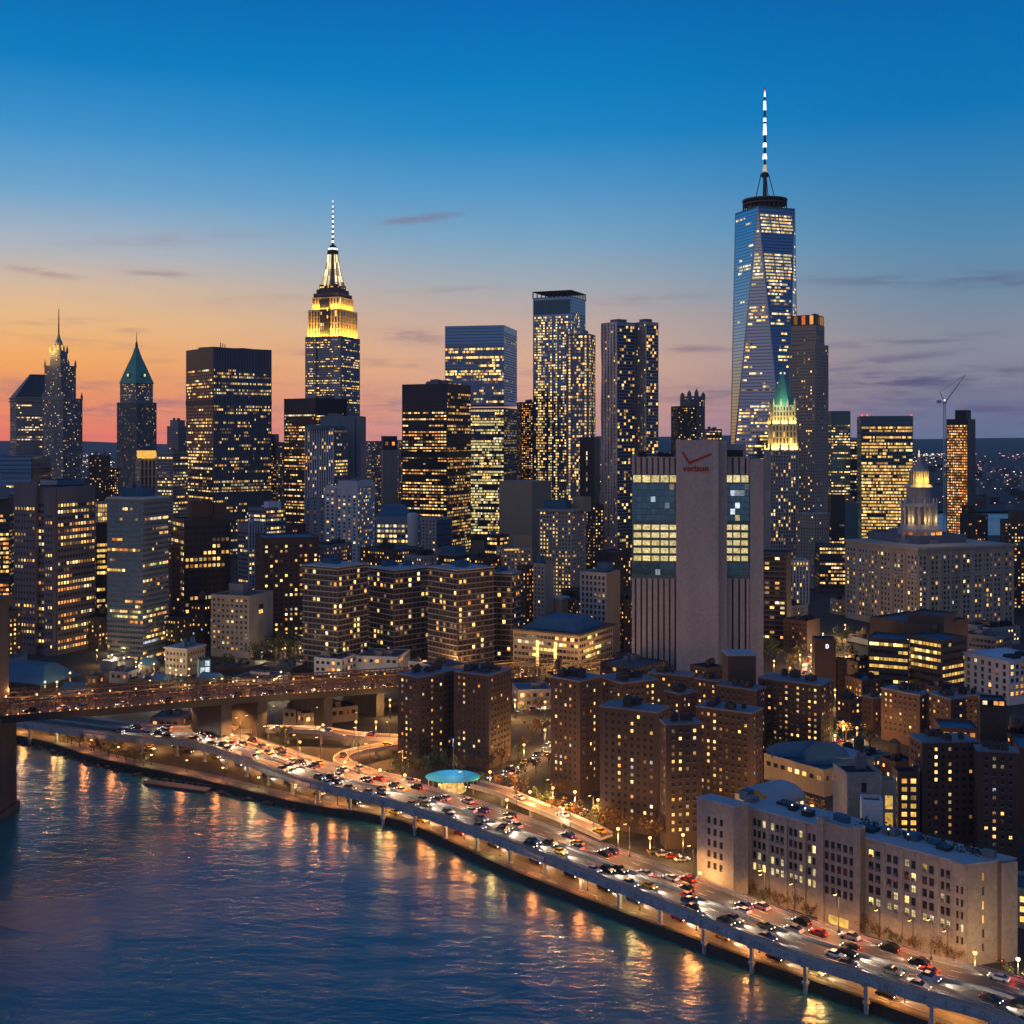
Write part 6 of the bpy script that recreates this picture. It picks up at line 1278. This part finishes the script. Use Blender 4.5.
# yard lamps between the brick towers and other street lights: (px, py of the globe, kind, power, place)
SPOTS = [(598, 800, 'amber', 2600, 'at the foot of the brick tower nearest the highway'), (618, 829, 'amber', 2400, 'under a tree left of the brick tower nearest the highway'), (650, 838, 'amber', 2400, 'between two trees before the brick tower nearest the highway'), (683, 835, 'amber', 1400, 'before the second wing of the brick tower nearest the highway'),
         (575, 792, 'amber', 3000, 'in the orange yard between two brick towers'), (553, 788, 'amber', 2400, 'at the left of the orange yard between two brick towers'), (530, 792, 'amber', 2000, 'beside the slip road right of the canopy'), (563, 806, 'pale', 1300, 'by the parked cars in the orange yard'),
         (507, 800, 'amber', 1500, 'on the slip road verge near the canopy'), (405, 775, 'amber', 1600, 'left of the blue canopy behind the highway'), (490, 772, 'amber', 1400, 'right of the blue canopy by the brick tower'), (380, 770, 'amber', 900, 'inside the ramp loop near the highway'),
         (765, 795, 'amber', 2600, 'before the orange wall of the blue-domed hall'), (790, 800, 'amber', 2400, 'at the middle of the blue-domed hall'), (812, 806, 'amber', 1800, 'at the right part of the blue-domed hall'), (843, 722, 'amber', 3000, 'in the gap between two brick towers at right'), (857, 728, 'amber', 3000, 'beside the glowing gap between brick towers at right'),
         (835, 733, 'pale', 1200, 'at the roadside before the wide brick tower'), (975, 953, 'amber', 1800, 'at the right corner of the stone warehouse'), (700, 873, 'amber', 700, 'lighting the left end wall of the warehouse'), (1018, 955, 'pale', 800, 'among the shrubs at the lower right edge'),
         (262, 722, 'amber', 1500, 'beside the bridge pier under the bridge'), (323, 725, 'amber', 1500, 'between pale and brown buildings under the bridge'), (356, 722, 'amber', 1700, 'under the bridge near the brown blank building'), (376, 722, 'amber', 1500, 'under the bridge left of the canopy tower'), (390, 700, 'amber', 1700, 'against the left side of the canopy tower'),
         (268, 745, 'amber', 1500, 'inside the ramp loop at its left'), (300, 742, 'amber', 900, 'inside the ramp loop at its middle'), (345, 762, 'amber', 1500, 'between the highway and the inner ramp'),
         (515, 700, 'amber', 2600, 'left lamp of the passage between two brick towers'), (545, 702, 'amber', 2600, 'right lamp of the passage between two brick towers'), (455, 660, 'amber', 4000, 'before the orange-lit low building'), (435, 662, 'amber', 3000, 'left of the orange-lit low building'),
         (800, 655, 'amber', 3800, 'on the left of the avenue near the brick slabs'), (811, 645, 'amber', 3800, 'in the middle of the avenue'), (823, 632, 'pale', 3800, 'at the top of the avenue before the glowing hall'), (790, 668, 'amber', 3200, 'at the near end of the avenue'), (831, 640, 'pale', 3000, 'right of the avenue by the glowing hall'), (774, 661, 'amber', 2500, 'behind the wide brick tower beside dark trees'),
         (444, 667, 'amber', 4500, 'before the right balcony slab, left'), (478, 668, 'amber', 4500, 'before the right balcony slab, middle'), (522, 669, 'amber', 4500, 'left of the low polygonal building'), (560, 668, 'amber', 4000, 'before the low polygonal building'), (602, 668, 'amber', 4000, 'right of the low polygonal building'), (626, 662, 'amber', 4500, 'at the left foot of the telecom building'),  # lamps here and on the next line added to warm the lower facades
         (392, 640, 'amber', 5000, 'between the two balcony slabs'), (330, 655, 'amber', 5000, 'before the left balcony slab'), (835, 690, 'amber', 3000, 'below the low brick slab near the brick offices'), (858, 698, 'amber', 3000, 'behind the orange-lit gap between brick towers'), (845, 625, 'amber', 6000, 'between the entrance hall and the civic building'), (846, 655, 'pale', 5000, 'before the left end of the civic building'),
         (1012, 668, 'amber', 4000, 'at the far right beside the white stone house'), (1019, 720, 'amber', 3500, 'below the white stone house at the right edge'), (895, 800, 'amber', 2500, 'behind the pale stone tower, by the yellow stair windows'), (727, 768, 'amber', 2200, 'between the brick towers left of the warehouse'), (640, 770, 'amber', 1800, 'hidden court between the brick towers'), (524, 745, 'amber', 2600, 'halfway along the street between brick towers'), (545, 730, 'amber', 2600, 'at the far end of the street between brick towers'),
         (500, 735, 'amber', 2200, 'right of the canopy tower on the street'), (232, 735, 'amber', 1200, 'beside the tip of the looping ramp'), (440, 785, 'amber', 900, 'under the edge of the blue canopy')]
SPOTS = [q for q in SPOTS if q[4] != 'hidden court between the brick towers']
for (px, py, kd, pw, place) in SPOTS:
    x, y, z = gp(px, py, GZ + 8.3); lamp(kd, x, y, GZ, '%s street lamp %s' % ('amber' if kd == 'amber' else 'pale', place), 'street lamps among the buildings', 0, pw * 3.6, AMB if kd == 'amber' else WARM, 7, omni=True)
# waterfront district beyond the bridge: a field of pale lamps
anch = [(97, 652, 'below the big purple brown block'), (112, 655, 'left below the banded block'), (124, 658, 'under the middle of the banded block'), (136, 662, 'before the banded block base'), (141, 665, 'right below the banded block'), (154, 664, 'before the banded block corner'),
        (170, 668, 'left of the cream stone building door'), (176, 670, 'before the cream stone building'), (189, 671, 'beside the cyan glass pavilion'), (181, 675, 'on the plaza near the glass pavilion'), (206, 674, 'right of the cyan glass pavilion'), (214, 678, 'under the beige residential block, leftmost'), (222, 681, 'below the corner of the beige residential block'),
        (229, 683, 'below the lit end of the beige residential block'), (236, 681, 'right below the beige residential block'), (248, 684, 'by the dark trees, leftmost'), (257, 679, 'before the dark trees, near the bridge'), (268, 684, 'on the bridge approach left of the white low building'), (281, 672, 'left of the white low building'), (282, 687, 'beside the bridge truss below the white low building'),
        (329, 676, 'before the white low building with two bays'), (335, 677, 'at the corner of the white low building'), (364, 677, 'before the long white building, left'), (375, 674, 'before the long white building, middle'), (150, 683, 'behind the bridge, above the blue shed'), (183, 690, 'behind the bridge truss, right of the blue shed'), (189, 686, 'beyond the bridge truss near the plaza'), (153, 692, 'just over the bridge truss at left'),
        (70, 675, 'at the end of the market hall roof'), (45, 682, 'before the market hall, right one'), (57, 682, 'at the right corner of the market hall'), (38, 695, 'below the market hall'), (92, 693, 'beside the red brick hut'), (97, 697, 'before the red brick hut'), (22, 700, 'near the bridge tower behind the truss'), (110, 640, 'up the street between two left blocks'), (60, 640, 'low against the purple brown block, left'), (75, 634, 'low against the purple brown block, right'),
        (165, 655, 'behind the cream stone building'), (262, 652, 'at the edge of the dark park'), (285, 650, 'on the street behind the dark park'), (300, 648, 'under the navy apartment block')]
for i, (px, py, place) in enumerate(anch):
    x, y, z = gp(px, py, GZ + 7.3); lamp('pale' if i % 4 else 'amber', x, y, GZ, '%s globe lamp %s' % ('pale' if i % 4 else 'amber', place), 'plaza lamps beyond the bridge', 0, 2800, WARM if i % 4 else AMB, 6.2, omni=True)
for pr in PROTO.values():
    for ch in list(pr.children_recursive): bpy.data.objects.remove(ch)
    bpy.data.objects.remove(pr)

# ------------------------------------------------------------------ trees
def tree_meshes(seed, h, r, leaf, n=420, sparse=False):
    r_ = random.Random(seed); t = MB(); t.bar((0, 0, 0), (.1, .05, h * .45), .22, 'bark', 6, .14)
    tips = []
    for k in range(9):
        a = r_.uniform(0, 2 * pi); z0 = h * r_.uniform(.28, .5); L_ = r * r_.uniform(.5, .95); q = (L_ * cos(a), L_ * sin(a), min(h * .95, z0 + h * r_.uniform(.15, .45))); t.bar((0, 0, z0), q, .09, 'bark', 4, .03); tips.append(q)
        for m_ in range(3):
            a2 = a + r_.uniform(-.9, .9); q2 = (q[0] + r * .35 * cos(a2), q[1] + r * .35 * sin(a2), q[2] + h * r_.uniform(-.05, .15)); t.bar(tuple((q[i] * .6 + (0, 0, z0)[i] * .4) for i in range(3)), q2, .04, 'bark', 3, .015); tips.append(q2)
    c = MB()
    for k in range(n):
        q = r_.choice(tips); p = [q[0] + r_.gauss(0, r * .17), q[1] + r_.gauss(0, r * .17), q[2] + r_.gauss(0, h * .07)]; s_ = r_.uniform(.12, .32) * (h / 8)
        a, e = r_.uniform(0, 2 * pi), r_.uniform(-.9, .9); ux, uy = cos(a) * s_, sin(a) * s_; vx, vy, vz = -sin(a) * sin(e) * s_, cos(a) * sin(e) * s_, cos(e) * s_
        c.poly([(p[0] - ux, p[1] - uy, p[2]), (p[0] - vx, p[1] - vy, p[2] - vz), (p[0] + ux, p[1] + uy, p[2]), (p[0] + vx, p[1] + vy, p[2] + vz)], leaf)
    return t.data('trunk'), c.data('crown')
TM = [tree_meshes(1, 8, 2.8, 'leaf_amber'), tree_meshes(2, 9, 3.2, 'leaf_green', 520), tree_meshes(3, 7, 2.4, 'leaf_green'), tree_meshes(4, 10, 3.0, 'leaf_amber', 150), tree_meshes(5, 3.4, 1.9, 'leaf_green', 380)]
def tree(k, x, y, z, label, group, sc=1):
    o = empty('tree' if k != 4 else 'shrub', (x, y, z), rnd.uniform(0, 6)); o.scale = (sc, sc, sc); tag(o, label, 'tree' if k != 4 else 'shrub', group)
    for nm_, me in zip(('trunk', 'crown'), TM[k]):
        c = bpy.data.objects.new(nm_, me); COL.objects.link(c); c.parent = o
TR = [(618, 838, 0, 'amber-lit tree beside the brick tower nearest the highway', 1.1), (606, 836, 3, 'sparse tree at the left corner of the brick tower nearest the highway', .9), (655, 846, 0, 'orange tree at the inner corner of the brick tower nearest the highway', 1.2), (668, 848, 3, 'bare-looking tree right of the orange tree at the tower foot', 1), (590, 825, 2, 'dark tree by the parked cars in the orange yard', .9),
      (545, 800, 2, 'small tree in the orange yard, left of the lamps', .8), (558, 798, 0, 'amber tree in the orange yard before the second brick tower', .9), (520, 812, 4, 'dark shrub on the slip road verge', 1.1), (521, 808, 3, 'thin tree on the slip road verge', .7), (392, 790, 2, 'dark tree left of the blue canopy', 1), (402, 783, 1, 'tree against the brick tower left of the blue canopy', 1.1), (418, 781, 1, 'tree hiding the base of the brick tower by the canopy', 1.2), (480, 792, 2, 'small dark tree at the right end of the blue canopy', .8), (440, 776, 1, 'broad dark tree behind the blue canopy', 1.1),
      (265, 748, 2, 'tree growing inside the ramp loop', .8), (283, 752, 1, 'dark tall tree inside the ramp loop beside the highway', 1.1), (780, 815, 0, 'amber-lit tree before the blue-domed hall, left', .9), (796, 815, 0, 'amber-lit tree before the blue-domed hall, middle', .9), (772, 806, 3, 'sparse tree at the left end of the blue-domed hall', .9), (815, 822, 3, 'sparse tree before the blue-domed hall, right', .9), (846, 740, 0, 'orange-lit tree in the gap between the brick towers', 1.1), (826, 752, 1, 'dark tree before the wide brick tower', 1.2), (808, 756, 1, 'second dark tree before the wide brick tower', 1.2), (775, 766, 1, 'dark tree at the left foot of the wide brick tower', 1.2), (870, 752, 3, 'bare tree right of the orange-lit gap', 1.2),
      (1000, 955, 1, 'round dark tree at the right end of the stone warehouse', .8), (838, 664, 1, 'broad dark tree left of the civic building foot', 1.3), (846, 668, 0, 'amber tree at the civic building foot', 1.2), (853, 663, 2, 'small dark tree before the civic building left end', 1.3), (833, 678, 3, 'sparse tree behind the brick slab with a sign panel', 1.2), (842, 648, 1, 'dark tree by the lamp between hall and civic building', 1.4), (1014, 985, 4, 'low shrub near the lower right edge', 1.2), (770, 668, 1, 'dark tree behind the wide brick tower beside the avenue', 1.6), (764, 662, 1, 'dark tree next to the telecom building by the avenue', 1.5), (276, 662, 1, 'dark park tree below the navy apartment block, left', 1.7), (286, 665, 1, 'dark park tree below the navy apartment block, middle', 1.7), (296, 660, 2, 'dark park tree below the navy apartment block, right', 1.8), (254, 668, 1, 'dark park tree right of the beige residential block', 1.5), (225, 672, 2, 'small dark tree below the beige residential block', 1.4)]
for (px, py, k, lab, sc) in TR:
    x, y, z = gp(px, py, GZ); tree(k, x, y, GZ, lab, 'street trees', sc)
for P_, off, lab, dd, mx_ in ((ST1, 8.5, 'along the street between brick towers, far side, %s from the canopy', 11, 99), (ST1, -8, 'along the street between brick towers, near side, %s from the canopy', 13, 99), (ST2, -8, 'on the left side of the avenue, %s from the near end', 14, 99), (R3, 10, 'on the verge inland of the slip road, %s from its foot', 10, 99), (R1, 12, 'inside the looping ramp, %s from the highway', 16, 5), (ST3, 7, 'beside the road behind the canopy tower, %s from the left', 12, 99)):
    d = 6; i = 0
    while d < P_.len - 3 and i < mx_:
        i += 1; p = P_.at(d, off + rnd.uniform(-1, 1)); k = rnd.choice((0, 1, 2, 3)); tree(k, p[0], p[1], GZ, '%s tree ' % ('amber leaved', 'broad dark', 'small dark', 'sparse')[k] + lab % ordinal(i), 'street trees', rnd.uniform(.7, 1.1)); d += dd * rnd.uniform(.7, 1.3)
i = 0
for (px, py, k) in [(54, 741, 4), (62, 743, 2), (70, 745, 4), (78, 748, 4), (84, 750, 2), (92, 752, 4), (99, 754, 2), (107, 757, 4), (115, 759, 2), (124, 762, 4), (133, 764, 4), (142, 768, 2)]:
    i += 1; x, y, z = gp(px, py, GZ); tree(k, x, y + 2, GZ, '%s on the planted waterfront strip, %s from the bridge tower' % ('rounded shrub' if k == 4 else 'small tree', ordinal(i)), 'planting on the waterfront strip', 1.25 if k == 4 else .75)
f = WF
for i in range(13):
    a = .03 + i * .072; k = (0, 3, 0, 2)[i % 4]
    if .42 < a < .6: continue
    x = f['c'][0] + f['v'][0] * f['d'] * a + f['nL'][0] * 3.2; y = f['c'][1] + f['v'][1] * f['d'] * a + f['nL'][1] * 3.2
    tree(k, x, y, GZ, '%s tree against the warehouse front, %s from its right corner' % ('sparse' if k == 3 else 'leafy green' if k == 2 else 'amber', ordinal(i + 1)), 'trees along the warehouse', .62)

# ------------------------------------------------------------------ cars
def car_proto(paint, kind):
    root = empty('car', (0, 0, -500)); L_, w = (4.5, 1.8) if kind == 'saloon' else (4.7, 1.9) if kind == 'suv' else (7.5, 2.3)
    hl = L_ / 2
    if kind == 'van':
        b = MB(); b.prism([(-hl, -w / 2), (hl * .48, -w / 2), (hl * .48, w / 2), (-hl, w / 2)], .75, 3.3, 'paint_white'); b.build('cargo_box', root)
        low = [(hl * .5, .45), (hl, .45), (hl, 1.35), (hl * .86, 1.5), (hl * .74, 2.35), (hl * .5, 2.4)]; base = [(-hl, .5), (hl * .5, .5), (hl * .5, .75), (-hl, .75)]; cabin = None
    else:
        top = 1.45 if kind == 'saloon' else 1.75; belt = .92 if kind == 'saloon' else 1.05
        low = [(-hl, .35), (hl, .3), (hl, .62), (hl * .9, .76), (hl * .45, belt), (-hl * .72, belt), (-hl * .97, belt - .06), (-hl, .7)]
        cabin = [(hl * .42, belt), (hl * .12, top - .06), (-hl * .42, top - .06), (-hl * (.74 if kind == 'saloon' else .86), belt)]
    def extr(b, P, y0, y1, mat, tp=None):
        k = len(P); vs = [(x, y0 if tp is None else y0 * (1 - tp[i]), z) for i, (x, z) in enumerate(P)] + [(x, y1 if tp is None else y1 * (1 - tp[i]), z) for i, (x, z) in enumerate(P)]
        b.mesh(vs, [tuple(range(k)), tuple(range(2 * k - 1, k - 1, -1))] + [(i, k + i, k + (i + 1) % k, (i + 1) % k) for i in range(k)], mat)
    b = MB(); extr(b, low, -w / 2, w / 2, paint)
    if kind == 'van': extr(b, base, -w * .4, w * .4, 'metal_dark')
    b.build('body', root)
    if cabin:
        b = MB(); extr(b, cabin, -w * .47, w * .47, 'car_glass', (0, .16, .16, 0)); b.build('windows', root)
        b = MB(); extr(b, [(hl * .12, top - .06), (hl * .08, top), (-hl * .4, top), (-hl * .44, top - .06)], -w * .4, w * .4, paint); b.build('roof', root)
    else:
        b = MB(); b.mesh([(hl * .865, -w * .42, 1.55), (hl * .865, w * .42, 1.55), (hl * .76, w * .38, 2.3), (hl * .76, -w * .38, 2.3)], [(0, 1, 2, 3)], 'car_glass'); b.build('windscreen', root)
    for sx in (-.62, .62):
        for sy in (-1, 1):
            b = MB(); b.bar((hl * sx, sy * (w / 2 - .2), .34), (hl * sx, sy * (w / 2 + .01), .34), .34, 'rubber', 12); o = b.build('wheel', root)
    for sy in (-1, 1):
        b = MB(); b.box((hl + .01, sy * w * .36, .58), (.06, .3, .16), 'head_light'); b.build('headlight', root)
        b = MB(); b.box((-hl - .01, sy * w * .37, .68 if kind != 'van' else .8), (.06, .3, .16), 'tail_light'); b.build('tail_light', root)
    return root
CARS = [('white', 'saloon', 'paint_white'), ('black', 'saloon', 'paint_black'), ('silver', 'suv', 'paint_silver'), ('red', 'saloon', 'paint_red'), ('blue', 'suv', 'paint_blue'), ('yellow', 'saloon', 'paint_yellow'), ('grey', 'suv', 'paint_grey'), ('black', 'suv', 'paint_black'), ('white', 'van', 'paint_white')]
CP = [car_proto(c[2], c[1]) for c in CARS]
WORD = {'saloon': 'saloon', 'suv': 'estate car', 'van': 'box van'}
def put_car(k, x, y, z, rz, label, group, beam=0, tail=0):
    o = copy_tree(CP[k]); o.location = (x, y, z); o.rotation_euler = (0, 0, rz); o.name = 'car' if CARS[k][1] != 'van' else 'box_van'
    tag(o, label % (CARS[k][0] + ' ' + WORD[CARS[k][1]]), 'car' if CARS[k][1] != 'van' else 'van', group)
    if beam:
        s_ = light('head_beam', 'SPOT', (x + cos(rz) * 2.6, y + sin(rz) * 2.6, z + .75), beam, (1, .84, .6), shadow_soft_size=.2, spot_size=radians(60), spot_blend=.9, rot=(radians(76), 0, rz - pi / 2))
    if tail: light('tail_glow', 'POINT', (x - cos(rz) * 3.0, y - sin(rz) * 3.0, z + .7), tail, (1, .08, .03), shadow_soft_size=.2)
LANE = [(2.2, -1, 'outer river lane'), (5.0, -1, 'middle river lane'), (7.6, -1, 'river lane by the median'), (11.0, 1, 'inland lane by the median'), (13.7, 1, 'middle inland lane'), (16.6, 1, 'outer inland lane')]
def wch(): return rnd.choices(range(9), (3, 5, 4, 2, 3, 2, 4, 5, .4))[0]
D0, D1 = DECK.near(gx(1024, 245), 245) - 6, DECK.near(-165, 488)
for (off, sg_, ln) in LANE:
    d = D0 + rnd.uniform(0, 20); i = 0
    while d < D1:
        i += 1; p = DECK.at(d, off); rz = p[3] + (0 if sg_ > 0 else pi)
        put_car(wch(), p[0], p[1], DZ + .02, rz, '%s on the highway, ' + ln + ', %s from the right' % ordinal(i), 'cars on the elevated highway', 9000 if sg_ < 0 else 2600, 110 if sg_ > 0 else 0); d += rnd.uniform(9, 30)
for (off, sg_, ln) in ((7.2, -1, 'river-side lane'), (13.6, 1, 'inland lane')):
    d = D0 + 40; i = 0
    while d < D1 - 5:
        i += 1; p = DECK.at(d, off); rz = p[3] + (0 if sg_ > 0 else pi); put_car(wch(), p[0], p[1], GZ + .02, rz, '%s under the highway, ' + ln + ', %s from the right' % ordinal(i), 'cars on the lower road', 4000 if sg_ < 0 else 1200, 60 if sg_ > 0 else 0); d += rnd.uniform(11, 22)
for P_, off, sg_, gap, lab in ((R1, 2.2, -1, 19, '%s on the looping ramp, inner lane, {} from the highway'), (R1, 4.8, -1, 22, '%s on the looping ramp, outer lane, {} from the highway'), (R2, 3, 1, 18, '%s on the inner ramp, {} from the highway'), (R3, 3, 1, 16, '%s on the slip road right of the canopy, {} from its foot'),
                               (ST1, -1.5, -1, 9, '%s on the street between brick towers, near side, {} from the canopy'), (ST1, 2, 1, 10, '%s on the street between brick towers, far side, {} from the canopy'), (ST2, -2, 1, 12, '%s on the left of the avenue, {} from the near end'), (ST2, 2, -1, 12, '%s on the right of the avenue, {} from the near end'), (ST3, 0, 1, 10, '%s on the road behind the canopy tower, {} from the left')):
    d = 3; i = 0
    while d < P_.len - 2:
        i += 1; p = P_.at(d, off); put_car(wch(), p[0], p[1], p[2] + .03, p[3] + (0 if sg_ > 0 else pi), lab.replace('{}', ordinal(i)), 'cars on the ramps and streets', 3600 if sg_ < 0 else 1200, 80 if sg_ > 0 else 0); d += gap * rnd.uniform(.8, 1.6)
for (off, sg_, ln) in ((-3.6, -1, 'near lane'), (-20, 1, 'far lane')):
    d = 62; i = 0
    while d < BRG.len - 8:
        i += 1; p = BRG.at(d, off); put_car(wch(), p[0], p[1], p[2] - .18, p[3] + (0 if sg_ > 0 else pi), '%s on the ' + ln + ' of the bridge, %s from the bridge tower' % ordinal(i), 'cars on the road bridge', 0, 0); d += rnd.uniform(9, 20)
i = 0
for (px, py, a) in [(565, 806, .3), (572, 809, .3), (579, 812, .4), (587, 815, .4), (655, 853, .2), (664, 856, .2), (673, 858, .2), (682, 861, .3), (560, 811, 1.2), (990, 955, .8), (1003, 960, .8), (812, 690, .4), (838, 742, .5), (848, 745, .5), (860, 747, .4)]:
    i += 1; x, y, z = gp(px, py, GZ)
    put_car(wch(), x, y, GZ + .01, a, '%s parked ' + ('in the orange yard between brick towers, %s from the left' % ordinal(i) if py < 820 and px < 600 else 'below the brick tower nearest the highway, %s from left' % ordinal(i - 4) if py > 845 and px < 700 else 'by the right corner of the stone warehouse, %s from the left' % ordinal(i - 9) if px > 980 else 'between right brick towers, %s from left' % ordinal(i - 11)), 'parked cars')
for pr in CP:
    for ch in list(pr.children_recursive): bpy.data.objects.remove(ch)
    bpy.data.objects.remove(pr)
# small moored barge by the seawall
x, y, _ = gp(178, 786, .5); br_ = empty('pontoon', (x, y, 0), radians(158)); tag(br_, 'low brown pontoon moored along the seawall near the first highway posts', 'pontoon')
b = MB(); b.prism([(-14, -2.6), (13, -2.6), (16, 0), (13, 2.6), (-14, 2.6)], -.5, .7, 'brick_red'); b.build('hull', br_); b = MB(); b.prism([(-13.6, -2.2), (12.8, -2.2), (15, 0), (12.8, 2.2), (-13.6, 2.2)], .7, .78, 'paving'); b.build('deck', br_)
b = MB()
for k in range(10):
    for s_ in (-2.4, 2.4): b.bar((-13 + k * 2.8, s_, .7), (-13 + k * 2.8, s_, 1.7), .05, 'metal_steel', 4)
for s_ in (-2.4, 2.4): b.bar((-13, s_, 1.65), (12.5, s_, 1.65), .05, 'metal_steel', 4)
b.build('railing', br_)
